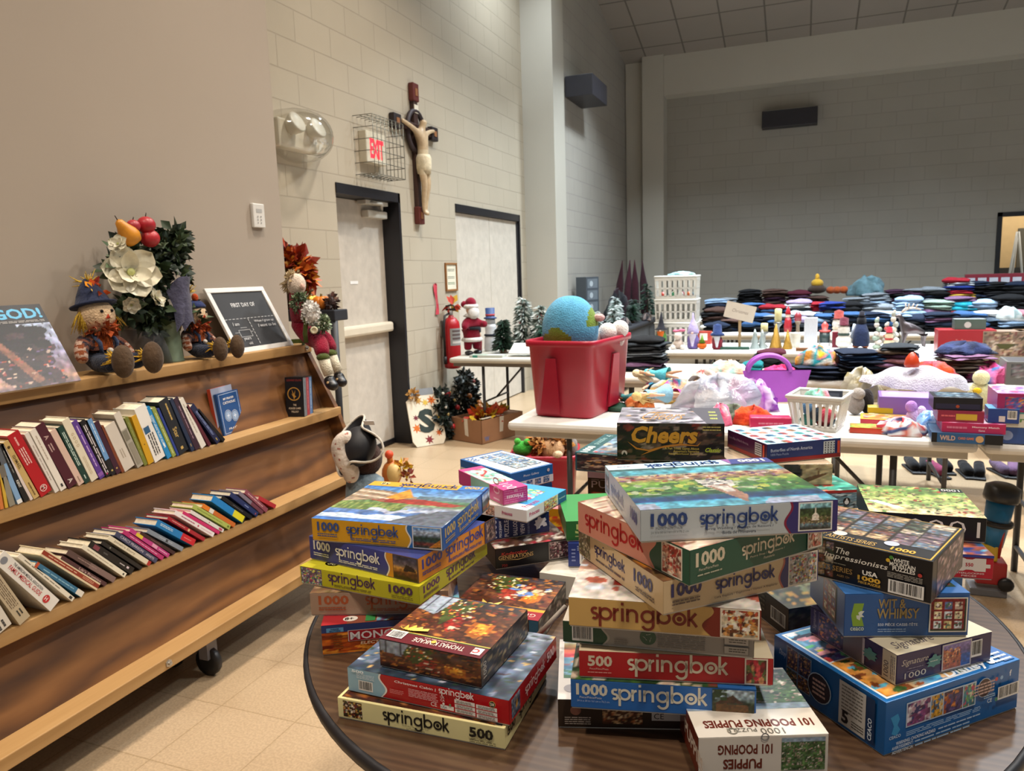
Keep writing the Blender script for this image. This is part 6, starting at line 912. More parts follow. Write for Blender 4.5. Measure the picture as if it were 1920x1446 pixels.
b = Box((.735, -.56, 1.985, .0, .28, .17, .144), 'tall dark puzzle box with a white top strip standing behind the centre stack', '#1b1518', group=G1); b.F.rect(0, .84, 1, 1, '#d8b8b8'); b.F.text('PUZZLE', .04, .64, .14, '#b8a8a0', W=.5); b.F.lines(.04, .79, .4, .82, 1, '#8a8078', 2); b.F.pic(.03, .05, .97, .58, busy('#3a1614', ['#8a2a20', '#b84a2c', '#2a1414', '#6a2a20']), 30, 24); b.done()
b = Box((.880, -.589, 1.962, -.092, .27, .255, .054), 'teal edged 1000 piece puzzle box with a street picture behind the centre stack', '#2c5a5e', group=G1); b.F.pic(.02, .05, .98, .95, busy('#3a302c', ['#6a5a4a', '#a89078', '#2a2422', '#c8b8a0', '#5a3a34', '#d8a060'], 150, .02, .05), 50, 24); f = b.TS; g = b.T.sub(.02, .02, .14, .98, 90); g.text('1000', .02, .1, .75, '#d8e4e4', W=.3, bold=.03); g.text('puzzle', .42, .1, .75, '#8ab0b0', W=.36, bold=.01); g.text('4', .86, .1, .7, '#a8c4c4'); b.T.pic(.17, .05, .97, .97, busy('#7a98b0', ['#a83a3a', '#c8d0d8', '#5a6a7a', '#8a6a5a', '#d8c8b0', '#3a4a5a'], 130), 40, 40); b.done()
def cheers(U, V, R): return blobs(np.ones(U.shape+(3,))*H3('#1c1714')*(.5+.9*vnoise(U, V, 14, 10, R))[..., None], U, V, R, 90, ['#3a2c24', '#5a4438', '#8a7868', '#2a1f1a', '#6a2a20', '#4a4038'], .02, .07)
b = Box((.935, -.453, 1.898, .164, .275, .228, .101), 'dark bar scene trivia game box with a big gold script title', '#1d1815', 'board_game_box', G1, 'board game box'); f = b.F; f.pic(0, 0, 1, 1, cheers, 60, 30, 4)
for dx, dy, c in ((.006, -.02, '#3a2410'), (0, 0, '#c8902c')): f.text('Cheers', .12+dx, .46+dy, .46, c, W=.62, bold=.035, slant=.22)
f.poly([(.1, .5), (.19, .33), (.3, .28), (.45, .4), (.6, .46), (.75, .42), (.79, .52), (.76, .4), (.6, .41), (.42, .33), (.22, .12), (.3, .24), (.18, .29)], '#b8782a')
for i, s_ in enumerate(('A Fun Trivia Game About', "America's Favorite", 'Neighborhood Tavern')): f.text(s_, .77, .3-.075*i, .06, '#c8b050', al='r', W=(.32, .24, .28)[i], bold=.01)
f.text('Classic', .82, .24, .12, '#b8c83a', W=.14, bold=.02, slant=.3); f.disc(.07, .18, .075, '#c8c0b4'); f.poly([(.045, .11), (.07, .22), (.095, .11)], '#1d1815'); f.lines(.8, .8, .97, .95, 2, '#b8a860', 6)
f = b.T; f.pic(0, 0, 1, 1, lambda U, V, R: blobs(np.ones(U.shape+(3,))*H3('#9a98a4')*(.7+.5*vnoise(U, V, 6, 20, R))[..., None], U, V, R, 60, ['#5a5860', '#c8c4c8', '#3a3840', '#a88a6a', '#7a7880'], .02, .06, (.1, 0, .8, 1)), 50, 40, 6); f.poly([(.7, 1), (.84, 0), (1, 0), (1, 1)], '#55545e'); f.lines(.88, .2, .96, .8, 3, '#a8b060', 4); f.text('Cheers', .2, .2, .5, '#b08a5a', W=.4, slant=.2); b.done()
b = Box((.735, -.12, 1.76, .42, .27, .24, .094), 'plain dark teal box beneath the penguin puzzle box', '#264a4c', group=G1); b.done()
b = Box((.830, -.083, 1.865, .446, .25, .16, .049), 'green winter puzzle box with a small penguin on its side', '#3a7a70', group=G1); f = b.F; f.pic(0, 0, 1, .86, busy('#6a8a9a', ['#c8d8e0', '#3a5a6a', '#1a2430', '#a8c0cc', '#5a7a8a'], 140, .015, .05), 50, 24); f.rect(0, .86, 1, 1, '#a82a2a'); f.disc(.86, .4, .2, '#15181c'); f.disc(.86, .34, .12, '#e8ecee'); f.disc(.86, .5, .05, '#e8ecee'); b.T.pic(0, 0, 1, 1, busy('#3a8a7a', ['#5aa898', '#c84a3a', '#2a6a5e', '#a8d0c0', '#7ab8a8'], 80), 30, 24); b.R.rect(0, 0, 1, 1, '#6a8a96'); b.done()
b = Box((.880, -.161, 1.917, .30, .25, .2, .055), 'sandy puzzle box with a dark rounded helmet like shape under the butterfly puzzle', '#b8a48a', group=G1); f = b.F; f.pic(0, 0, 1, 1, lambda U, V, R: over(over(over(grad(U, [(0, '#c8b498'), (.6, '#a8906e'), (1, '#c8b08a')])*(.8+.35*vnoise(U, V, 9, 8, R))[..., None], ((U-.6)/.1)**2+((V-.6)/.55)**2 < 1, '#3a3836'), (abs(V-.55) < .06) & (abs(U-.6) < .085), '#121212'), inpoly(U, V, [(.66, .2), (.86, .5), (.84, .9), (.88, .5), (.98, .6), (.9, .4), (.76, .1)]), '#6a4a34'), 60, 30, 4); b.done()
b = Box((.936, -.0775, 1.945, .598, .213, .197, .051), 'navy and maroon puzzle box with butterflies on its sky blue lid', '#26366e', group=G1); f = b.F; f.text('Butterflies of North America', .05, .56, .17, '#c8d0e4', W=.56, bold=.008); f.text('1000 Piece Puzzle', .05, .36, .12, '#a8b4d4', W=.24); f.rect(0, 0, 1, .2, '#8e1c20'); f.rect(.76, .24, .915, .9, '#c8ccd0')
for i in range(4):
    for j in range(5): f.disc(.785+.035*i, .3+.13*j, .04, '#3a3a40', 8)
f.rect(.935, .24, .97, .9, '#c8442c')
f = b.S; f.rect(0, 0, 1, 1, '#4c1a40'); f.rect(0, 0, 1, .2, '#8e1c20'); f.text('Butterflies of North America', .05, .56, .15, '#a8889c', W=.5); f.rect(.72, .24, .88, .9, '#c8c0c8'); f.lines(.73, .28, .87, .86, 5, '#4a4a50', 2); f.rect(.91, .24, .95, .9, '#c8442c'); b.TS.pic(0, 0, 1, 1, bflies, 90, 80, 3); b.done()
b = Box((.735, -.012, 1.407, .594, .17, .2, .062), 'worn black puzzle box with a barcode on its dark left side', '#131311', group=G1); b.S.barcode(.7, .25, .95, .7, 3, '#8a8880', '#1a1a1a'); b.S.lines(.3, .3, .6, .9, 4, '#3a382e', 3); b.F.pic(0, 0, 1, 1, busy('#191a16', ['#2a2c24', '#3a3a30', '#141512', '#4a4434']), 24, 16); b.T.pic(0, 0, 1, 1, busy('#2c2e22', ['#4a4c38', '#8a6a30', '#1c1e16', '#5a5a44']), 24, 24); b.done()
b = Box((.735, .205, 1.455, .884, .16, .2, .05), 'pale blue and white sweets puzzle box at the right table edge', '#a8c4cc', group=G1); b.F.rect(0, 0, .6, 1, '#3a8aa8'); b.F.text('TREATS', .38, .2, .36, '#a83a4a', W=.3, bold=.04); b.F.poly([(.8, .15), (.86, .15), (.88, .6), (.78, .6)], '#b87a34'); b.F.disc(.83, .68, .1, '#e8d8b8'); b.T.rect(0, 0, 1, 1, '#d8dce0'); b.T.disc(.7, .4, .18, '#2a2c34'); b.T.disc(.7, .4, .1, '#a86a5a'); b.done()
b = Box((.800, .100, 1.470, .40, .21, .2, .038), 'light blue puzzle box half hidden behind the black one with white script', '#4a88b8', group=G1); b.T.rect(.1, .1, .9, .9, '#5a90c0'); b.done()
b = Box((.839, .091, 1.518, .125, .252, .2, .048), 'red puzzle box with a white 550 jigsaw piece on its side', '#b3162c', group=G1); f = b.F
f.poly([(.73, .3), (.8, .3), (.82, .36), (.86, .36), (.88, .3), (.95, .3), (.95, .46), (.98, .46), (.98, .62), (.95, .62), (.95, .86), (.88, .86), (.86, .8), (.82, .8), (.8, .86), (.73, .86), (.73, .62), (.7, .62), (.7, .46), (.73, .46)], '#ddd2c4'); f.text('550', .84, .5, .15, '#b3162c', al='c', bold=.03); f.text('INTERLOCKING', .84, .18, .07, '#e0c8c0', al='c', W=.2, bold=.02); f.text('PIECES', .84, .07, .07, '#e0c8c0', al='c', W=.1, bold=.02); f.rect(0, .9, 1, 1, '#2a3a8a'); b.T.pic(0, 0, 1, 1, busy('#8a4a3a', ['#3a6aa8', '#c87a5a', '#2a3a7a', '#d8c0b0', '#5ab0d0']), 30, 24); b.done()
b = Box((.889, .133, 1.600, .053, .206, .2, .05), 'black puzzle box with thin upside down digits and a garden picture lid', '#0f0f12', group=G1); f = b.F.sub(0, 0, 1, 1, 180); f.text('1000', .05, .18, .66, '#d8d4cc', W=.62, bold=-.012); b.T.pic(0, 0, 1, 1, garden, 80, 60, 5); b.T.poly([(.03, .38), (.24, .18), (.34, .18), (.12, .4)], '#e4e4ea'); g = b.T.sub(.78, .86, .99, .99, 180); g.text('1000', .1, .2, .6, '#d8d4cc', W=.8); b.done()
# ------------------------------------------------------------------ folding tables
def folding_table(label, x0, y0, w, d, h=.74, top='#d4d2cc', rim='#b5afa2', t=.045, group='white folding tables'):
    r = thing('folding_table', label, 'table', (x0+w/2, y0+d/2, 0), group=group); mb = MB(); mb.box(-w/2, -d/2, h-t, w/2, d/2, h, top, .018); mb.build('tabletop', MATTEP, r)
    mb = MB(); mb.box(-w/2+.03, -d/2+.03, h-t-.03, w/2-.03, d/2-.03, h-t, rim); mb.build('apron', MATTEP, r)
    for sx in (-1, 1):
        for sy in (-1, 1): mb = MB(); x = sx*(w/2-.28); y = sy*(d/2-.1); mb.tube([(x, y, 0), (x, y, h-t-.03)], .014, '#3a3a3c'); mb.build('leg', BLKMET, r)
        mb = MB(); x = sx*(w/2-.28); mb.tube([(x, -d/2+.1, .12), (x, d/2-.1, .12)], .011, '#3a3a3c'); mb.tube([(x, 0, h-t-.35), (x-sx*.3, 0, h-t-.03)], .009, '#3a3a3c'); mb.tube([(x, -d/2+.1, h-t-.35), (x, d/2-.1, h-t-.35)], .009, '#3a3a3c'); mb.build('brace', BLKMET, r)
    return r
TH = .74
folding_table('white folding table under the red storage tub', -1.31, 3.24, 1.95, .76)
folding_table('white folding table under the stacked children games, right of the red tub table', .66, 3.24, 2.0, .76)
folding_table('white folding table with black folded clothes at its left end, second row', -1.36, 4.84, 1.86, .76)
folding_table('white folding table under brown and navy clothes stacks, second row', .52, 4.80, 2.0, .76)
folding_table('white folding table with gnomes and the paper sign, third row', -1.14, 6.50, 1.86, .76)
folding_table('white folding table under the red shoe sized box, third row', .74, 6.45, 2.0, .76)
folding_table('grey edged folding table holding the standing Santa by the double doors', -2.86, 5.78, 1.75, .76, top='#b8b4a8', rim='#6a6258', group='holiday tables')
t = folding_table('black covered table of dark holiday decorations along the far side wall', -2.74, 8.75, .78, 2.3, .76, top='#2c2c30', rim='#1a1a1c', t=.05, group='holiday tables'); mb = MB(); mb.box(.36, -1.14, .05, .375, 1.14, .72, '#17171a'); mb.box(-.38, -1.145, .05, .375, -1.13, .72, '#17171a'); mb.build('table_skirt', CLOTH, t)
for k, (x0, yy, w) in enumerate(((-1.0, 8.35, 1.9), (.92, 8.3, 1.9), (2.84, 8.3, 1.6), (-1.2, 9.5, 1.9), (.75, 9.5, 1.9), (2.7, 9.5, 1.9), (-1.5, 10.7, 1.9), (.45, 10.7, 1.9), (2.4, 10.7, 1.9))):
    folding_table('%s clothes table from the left %s of the hall' % (('first', 'second', 'third')[k % 3], ('in the nearest far row', 'in the middle far row', 'in the last far row')[k//3]), x0, yy, w, .8, group='clothes tables at the far end')
# ------------------------------------------------------------------ red tub and toys on the first row
A = pz(1002, 771, TH); B_ = pz(1085, 789, TH); D_ = pz(1166, 756, TH)
def tub(name, label, N, u, w, d, h, col, fx=1.2, fy=1.1, m=PLAST):
    t = thing(name, label, 'storage tub', mat=T(N.x, N.y, N.z+.001) @ RZ(u)); mb = MB(); n = 28
    def loop(s, z, inset=0):
        out = []
        for k in range(n):
            a = 2*math.pi*(k+.5)/n; e = .22; cx = abs(math.cos(a))**e*(1 if math.cos(a) > 0 else -1); cy = abs(math.sin(a))**e*(1 if math.sin(a) > 0 else -1)
            sx, sy = s if isinstance(s, tuple) else (s, s); out.append((w/2+cx*(w/2*sx-inset), d/2+cy*(d/2*sy-inset), z))
        return out
    q_ = lambda a, b_: (fx+a, fy+a*w/d); P = [loop(.96, 0), loop(1.0, .012), loop(q_(-.02, 0), h-.03), loop(q_(.06, 0), h-.03), loop(q_(.07, 0), h-.012), loop(q_(.06, 0), h), loop(q_(-.01, 0), h), loop(q_(-.03, 0), h-.03, .002), loop(.98, .014, .004)]
    vv = [p for l in P for p in l]; ff = [(i*n+k, i*n+(k+1) % n, (i+1)*n+(k+1) % n, (i+1)*n+k) for i in range(len(P)-1) for k in range(n)]; ff += [tuple(range(n-1, -1, -1)), tuple((len(P)-1)*n+k for k in range(n))]
    mb.add(vv, ff, col, True); mb.build('body', m, t)
    return t
A = Vector((-1.235, 3.40, TH)); u1 = -7; w1 = .31; d1_ = .50; h1 = .375
t = tub('storage_tub', 'large crimson plastic tub of plush toys on the left end of the first white table', A, u1, w1, d1_, h1, '#a3122e', 1.17, 1.08)
mb = MB(); f = '#96102a'
for s0, s1, fn in (((.16, .5), (.30, .46), lambda a, z: (w1*a, -.004-z/h1*.04*d1_, z)),):
    q4 = [fn(s0[0], .02), fn(s0[1], .02), fn(s1[1], .29), fn(s1[0], .29)]; q5 = [(x, y-.010, z) for x, y, z in q4]; mb.add(q4+q5, [(4, 5, 6, 7), (0, 4, 7, 3), (1, 2, 6, 5), (3, 7, 6, 2)], f)
mb.build('rib', PLAST, t); mb = MB(); q4 = [(w1+.002+z/h1*.085*w1, y, z) for y, z in ((.20, .03), (.34, .03), (.31, .29), (.23, .29))]; q5 = [(x+.010, y, z) for x, y, z in q4]; mb.add(q4+q5, [(4, 5, 6, 7), (0, 4, 7, 3), (1, 2, 6, 5), (3, 7, 6, 2)], f); mb.build('rib', PLAST, t)
mt = T(A.x, A.y, TH+.001) @ RZ(u1)
pc = py(1069, 611, A.y+.2); dz_ = pc.z-1.06; g = thing('plush_toy', 'round blue and green globe cushion rising out of the crimson tub', 'plush toy', (pc.x, pc.y, dz_)); mb = MB()
def gl(x, y, z): return '#6f8c34' if ((x+.05+.25*(z-1.06))/.085)**2+((z-1.0-.15*x)/.062)**2 < 1+.25*math.sin(60*x+40*z) and y < 0 or x > .11 and z > 1.06 else '#5aa3c8'
n, m = 64, 44; vs_ = []; fs_ = []
for i in range(m+1):
    th = -math.pi/2+math.pi*i/m; rr = math.cos(th)**.8 if i not in (0, m) else .001
    for k in range(n): a = 2*math.pi*k/n; vs_.append((.142*rr*math.cos(a)*(1-.12*math.sin(th)), .13*rr*math.sin(a), 1.06+.15*math.sin(th)))
for i in range(m): fs_ += [(i*n+k, i*n+(k+1) % n, (i+1)*n+(k+1) % n, (i+1)*n+k) for k in range(n)]
b0 = len(mb.v); mb.v += vs_
for f_ in fs_: c = [sum(vs_[q][k] for q in f_)/4 for k in range(3)]; mb.f.append([b0+q for q in f_]); mb.c.append(lin(gl(*c))); mb.sm.append(True); mb.mi.append(0)
mb.build('cushion', PLUSH, g); mb = MB(); mb.ball((.15, 0, 1.1), (.03, .02, .02), '#d8b0b0'); mb.ball((-.13, -.08, .97), .01, '#1a2a3a'); mb.build('face', PLUSH, g)
pc = py(1143, 628, A.y+.28); dz_ = pc.z-1.04; g = thing('plush_toy', 'white and pink plush animal beside the globe cushion in the crimson tub', 'plush toy', (pc.x-.075, pc.y, dz_-.01)); mb = MB()
for (x, y, z, r, c) in ((-.02, .0, 1.04, .055, '#e0dcda'), (.06, .02, 1.06, .05, '#e4dcd8'), (.115, .06, 1.075, .045, '#e6e2de'), (-.06, -.05, 1.02, .05, '#d8d4d2'), (.02, .05, .99, .07, '#dccac4'), (.1, .05, 1.02, .04, '#d8c4be')): mb.ball((x, y, z), r, c, 14, 10)
mb.build('body', PLUSH, g)
def clump(name, label, cat, pos, items, mat=PLUSH, group=None):
    t = thing(name, label, cat, pos, group=group); mb = MB()
    for (x, y, z, r, c) in items: mb.ball((x, y, z), r, c, 12, 8)
    mb.build('body', mat, t); return t
def doll(label, p, rot, hair, dress, skinc='#d2a484', lie=True, s=1.0):
    t = thing('fashion_doll', label, 'doll', mat=T(*p) @ RZ(rot) @ S(s) @ (T(0, 0, .025) @ RX(-86) if lie else I4), group='dolls heaped on the first table')
    mb = MB(); skin(mb, [(0, 0, .13, .02), (0, 0, .17, .016), (0, 0, .205, .02), (0, 0, .225, .008), (0, 0, .25, .02), (-.018, 0, .09, .014), (-.022, 0, .045, .011), (-.022, .004, 0, .007), (.018, 0, .09, .014), (.026, -.02, .045, .011), (.03, -.03, 0, .007), (-.045, 0, .17, .008), (-.06, 0, .13, .006), (.045, 0, .18, .008), (.075, .01, .15, .006)],
        [(0, 1), (1, 2), (2, 3), (3, 4), (0, 5), (5, 6), (6, 7), (0, 8), (8, 9), (9, 10), (2, 11), (11, 12), (2, 13), (13, 14)], skinc, 1); mb.build('body', WAX, t)
    mb = MB(); mb.ball((0, .01, .262), (.026, .024, .026), hair); straw(mb, (0, .015, .26), 30, .1, hair, (0, .2, -1), .5, .005, int(rot)); mb.build('hair', PLUSH, t)
    mb = MB(); mb.lathe([(.05, .07), (.03, .12), (.018, .15), (.024, .2), (.02, .21)], dress, 14, cap=False); mb.build('dress', CLOTH, t); return t
for i, (x, y, rot, h_, d_, lb, lie) in enumerate(((1205, 770, 60, '#c8682c', '#3a8a8a', 'doll with orange hair lying nearest the tub', True), (1238, 762, -50, '#d8a03a', '#b83a9a', 'golden haired doll in a magenta dress lying on the table', True), (1225, 752, 20, '#b85a90', '#2a8ab0', 'doll in a shiny turquoise dress lying in the heap', True), (1262, 764, 140, '#d8b878', '#8ab8d0', 'doll with bare legs raised above the toy heap', True), (1285, 752, -20, '#c89a5a', '#b8c8d8', 'blonde doll in a pale dress at the right of the heap', True), (1268, 742, 80, '#e0cfa8', '#5ac0d0', 'pale haired doll on top of the heap', True))):
    p = pz(x+8, y-6, TH+.01); p.z = TH+.004+.04*(i > 2)+.03*(i > 4); doll(lb, p, rot, h_, d_)
HEAPP = 0
def disc_thing(name, label, cat, p, prof, col, mat=PLAST, n=24):
    mb = MB(); mb.lathe(prof, col, n); return tag(mb.build(name, mat, loc=p), label, cat)
p = pz(1162, 768, TH); disc_thing('toy_dish', 'dark green round plastic lid lying at the foot of the crimson tub', 'lid', (p.x, p.y, TH+.001), [(.0, 0), (.075, 0), (.085, .01), (.08, .022), (.06, .018), (0, .016)], '#12402c')
# crumpled cloth and bags
def crumple(name, label, cat, p, rx, ry, h, cols, seed, mat=CLOTH, n=22, group=None, rot=0, lobes=5):
    R = random.Random(seed); ph = [R.uniform(0, 6.28) for _ in range(8)]; mb = MB(); vv = []; cc = []; m = 10
    for j in range(m+1):
        t_ = j/m; th = t_*math.pi/2
        for i in range(n):
            a = 2*math.pi*i/n; w = 1+.16*math.sin(lobes*a+ph[0]+3*t_)+.12*math.sin((lobes+4)*a+ph[1]-5*t_)+.05*R.uniform(-1, 1); r = math.cos(th)**.7*w if j < m else 0
            z = h*(math.sin(th)*(1+.18*math.sin(3*a+ph[2])+.12*R.uniform(-1, 1))); vv.append((rx*r*math.cos(a), ry*r*math.sin(a), max(.001, z)))
            q = (math.sin(2*a+ph[3]+4*t_)+math.sin(5*a+ph[4]-3*t_))/4+.5; cc.append(lin(cols[min(len(cols)-1, max(0, int(q*len(cols))))]))
    ff = [(j*n+i, j*n+(i+1) % n, (j+1)*n+(i+1) % n, (j+1)*n+i) for j in range(m) for i in range(n)]+[tuple(range(n-1, -1, -1))]
    mb.add(vv, ff, cc, True); return tag(mb.build(name, mat, loc=p, rotz=math.radians(rot)), label, cat, group)
BAG = glass_mat('clear_bag_plastic', (.86, .87, .92, 1), .25)
_n = BAG.node_tree; _b = _n.nodes.new('ShaderNodeBump'); _b.inputs['Strength'].default_value = .8; _x = _n.nodes.new('ShaderNodeTexNoise'); _x.inputs['Scale'].default_value = 40; _n.links.new(_x.outputs[0], _b.inputs['Height']); _n.links.new(_b.outputs[0], _n.nodes['Glossy BSDF'].inputs['Normal'])
MILK = M_('milky_bag_plastic', .2, bump=.6, bscale=30, vary=.15, alpha=.72)
def on(x, y, z=TH): q_ = pz(x, y, z); return (q_.x, q_.y, z+.001)
crumple('plastic_bag', 'crumpled translucent white plastic bag heaped in the middle of the first table', 'bag', on(1345, 770), .20, .13, .15, ['#a8acb8', '#c4c8d2', '#8f94a4', '#b8a0b8'], 4, MILK, lobes=7)
crumple('doll_clothes', 'heap of doll limbs and clothes in teal, magenta and skin tones', 'clothes', on(1262, 752), .13, .09, .10, ['#c89a78', '#2a7a98', '#a8408a', '#d8b494', '#8a6a50', '#c8a850', '#a8c0c8'], 3, lobes=8)
crumple('doll_clothes', 'orange haired doll bundle beside the crimson tub', 'clothes', on(1200, 768), .07, .06, .06, ['#c8703a', '#b8602c', '#d89058'], 13)
crumple('toy_bundle', 'white plush bundle with a red patch behind the translucent bag', 'toy', on(1320, 742), .11, .08, .12, ['#d8d0c8', '#c8443c', '#e0dcd6', '#b8a898'], 8, PLUSH)
t = thing('tote_bag', 'purple plastic tote bag with a round cut out handle standing behind the white basket', 'bag', mat=T(*on(1455, 752)) @ RZ(12)); mb = MB(); cpl = '#9a4ab0'
mb.grid(lambda u, v: ((u-.5)*(.26+.08*v), -.045*math.cos(math.pi*(u-.5))*(1-.5*v), .16*v), 12, 6, cpl); mb.grid(lambda u, v: ((u-.5)*(.26+.08*v), .045*math.cos(math.pi*(u-.5))*(1-.5*v), .16*v), 12, 6, cpl); mb.build('body', MATTEP, t)
for sy in (-1, 1): mb = MB(); mb.tube([(.105*math.cos(a)-.04, sy*.024, .155+.085*math.sin(a)) for a in [math.pi*k/14 for k in range(15)]], .011, cpl, 8); mb.build('handle', MATTEP, t)
t = crumple('gift_bag', 'clear bag of purple ribbon and flowers in front of the purple tote', 'bag', on(1415, 770), .10, .08, .13, ['#a04ab8', '#d8a8e0', '#7a2a98', '#e8d8f0', '#c070d0'], 5, MILK, lobes=8)
crumple('doll_clothes', 'grey green doll clothes crumpled beside the butterfly puzzle', 'clothes', on(1375, 790), .09, .06, .065, ['#5a6456', '#6a7464', '#4a5448'], 6)
crumple('doll_clothes', 'bright orange red doll clothes crumpled on the first table', 'clothes', on(1412, 795), .085, .06, .07, ['#c83a1c', '#e05a2c', '#a82a1c'], 7)
t = thing('toy_box', 'hot pink lettered toy carton lying in front of the orange doll clothes', 'toy box', mat=T(*on(1443, 806)) @ RZ(8) @ T(-.08, 0, 0)); mb = MB(); mb.box(0, 0, 0, .17, .07, .052, '#c02a58', .006); fc = Face(mb, (0, 0, 0), (1, 0, 0), (0, 0, 1), .17, .052); fc.lines(.2, .35, .8, .65, 1, '#d8809a', 3); mb.build('carton', CARD, t)
crumple('doll_clothes', 'pink striped doll clothes left of the grey green ones', 'clothes', on(1350, 796), .05, .06, .08, ['#c84a70', '#d87090', '#e0b0b8'], 9)
# white laundry basket
def basket(label, N, u, w, d, h, flare=1.14, rows=1, col='#d0cfca', slots=8, group=None):
    t = thing('basket', label, 'basket', mat=T(N[0], N[1], N[2]) @ RZ(u), group=group); mb = MB(); f = (flare-1)/2
    def side(p0, p1, q0, q1, n):    # bottom edge p0-p1, top edge q0-q1, slots between
        p0, p1, q0, q1 = map(Vector, (p0, p1, q0, q1)); P = lambda a, b_: tuple((p0.lerp(p1, a)).lerp(q0.lerp(q1, a), b_))
        bands = [(0, .14)]+[(.14+.7*(k+1)/rows-.05, .14+.7*(k+1)/rows) for k in range(rows-1)]+[(.82, 1)]
        for b0, b1 in bands: mb.add([P(0, b0), P(1, b0), P(1, b1), P(0, b1)], [(0, 1, 2, 3)], col)
        for k in range(n+1):
            a = (k)/n; hw = .24/n; mb.add([P(max(0, a-hw), .1), P(min(1, a+hw), .1), P(min(1, a+hw), .85), P(max(0, a-hw), .85)], [(0, 1, 2, 3)], col)
    b4 = [(0, 0, 0), (w, 0, 0), (w, d, 0), (0, d, 0)]; t4 = [(-w*f, -d*f, h), (w*(1+f), -d*f, h), (w*(1+f), d*(1+f), h), (-w*f, d*(1+f), h)]
    for k in range(4): side(b4[k], b4[(k+1) % 4], t4[k], t4[(k+1) % 4], slots if k % 2 == 0 else max(4, int(slots*d/w)))
    mb.add(b4, [(3, 2, 1, 0)], col); o = mb.build('body', PLAST, t); sd = o.modifiers.new('wall', 'SOLIDIFY'); sd.thickness = .004
    mb = MB(); mb.tube([(-w*f, -d*f, h), (w*(1+f), -d*f, h), (w*(1+f), d*(1+f), h), (-w*f, d*(1+f), h)], .0085, col, 8, True); mb.build('rim', PLAST, t); return t
A = Vector(on(1487, 805)); B_ = Vector(on(1567, 812)); u = math.degrees(math.atan2(B_.y-A.y, B_.x-A.x)); w = (B_-A).length; basket('white slotted laundry basket of small toys on the first table', A, u, w, .17, .145, 1.28)
R_ = random.Random(5); mB = T(*A) @ RZ(u)
for k in range(9):
    q_ = mB @ Vector((R_.uniform(.04, w-.04), R_.uniform(.04, .13), .03+.03*(k//4))); mb = MB(); c = ['#8a2a2c', '#2a4a5a', '#c8b8a8', '#3a7a70', '#d8d0c8', '#a83a4a', '#26303a', '#b86a3a', '#4a6a8a'][k]; mb.ball((0, 0, 0), (.034, .028, .03), c, 10, 8, .08, k); tag(mb.build('small_toy', PLUSH, loc=q_), ['dark red','slate blue','beige','teal','white','crimson','black','orange','blue grey'][k]+' small toy seen through the slots of the white laundry basket', 'toy', 'toys in the laundry basket')
q_ = mB @ Vector((w*.45, .1, .125)); crumple('doll_clothes', 'mint green cloth on top of the toys in the laundry basket', 'clothes', q_, .05, .04, .035, ['#7ab8a4', '#8ac8b4', '#d890a0'], 12)
q_ = mB @ Vector((w*.75, .1, .11)); mb = MB(); mb.box(-.045, -.004, 0, .045, .004, .05, '#2c3444'); fc = Face(mb, (-.045, -.004, 0), (1, 0, 0), (0, 0, 1), .09, .05); fc.rect(.15, .2, .85, .8, '#4a5464'); tag(mb.build('small_box', CARD, loc=q_), 'dark slate card standing inside the laundry basket', 'card')
crumple('plastic_bag', 'clear crinkled bag with gold print standing behind the laundry basket', 'bag', on(1615, 752), .10, .06, .14, ['#a8a28c', '#b8b4a4', '#988a5c', '#c8c4b4'], 15, MILK, lobes=8)
clump('plush_toy', 'grey plush toy slumped between the laundry basket and the purple box', 'plush toy', on(1603, 778), [(0, 0, .05, (.04, .035, .05), '#8a8480'), (.01, -.01, .1, (.03, .03, .028), '#9a948e'), (.05, .03, .06, (.03, .03, .06), '#2a2628')])
def carton(label, x, y, w, d, h, rot, col, deco=None, name='game_box', cat='game box', z=TH, pos=None, group=None):
    p = pos or on(x, y, z); t = thing(name, label, cat, mat=T(*p) @ RZ(rot), group=group); mb = MB(); mb.box(0, 0, 0, w, d, h-.0, col, .0012); F_ = Face(mb, (0, 0, 0), (1, 0, 0), (0, 0, 1), w, h); T_ = Face(mb, (0, 0, h), (1, 0, 0), (0, 1, 0), w, d)
    if deco: deco(F_, T_)
    mb.build('carton', CARD, t); return t
def dz(*ops):
    def f(F_, T_):
        for o_ in ops: exec(o_, {'F': F_, 'T': T_, 'busy': busy, 'FOODP': FOODP, 'MIXP': MIXP})
    return f
carton('open lavender carton on the first table', 1647, 785, .30, .18, .10, -3, '#7a5aa8', dz("T.rect(.04,.04,.96,.96,'#a088c8')", "T.disc(.2,.6,.12,'#c8b8e0')"), name='carton', cat='box')
p = on(1650, 768); t = thing('fleece', 'white fleece spread over the lavender carton', 'blanket', (p[0]+.14, p[1]+.06, TH+.105)); mb = MB(); mb.grid(lambda u, v: ((u-.5)*.40+.03*math.sin(6*v), (v-.5)*.24+.02*math.sin(7*u), .004+.085*math.sin(math.pi*u)**.35*math.sin(math.pi*v)**.35+.012*math.sin(9*u+4*v)+.008*math.sin(17*u-6*v)), 26, 16, '#b4b2be'); mb.build('cloth', PLUSH, t); tq = (p[0]+.13, p[1]+.03, TH+.205)
mb = MB(); mb.lathe([(.0, 0), (.03, .0), (.034, .012), (.028, .04), (.014, .062), (.003, .07)], '#b83a14', 16); tag(mb.build('toy_cone', PLAST, loc=tq), 'orange red bell shaped toy on the white fleece', 'toy')
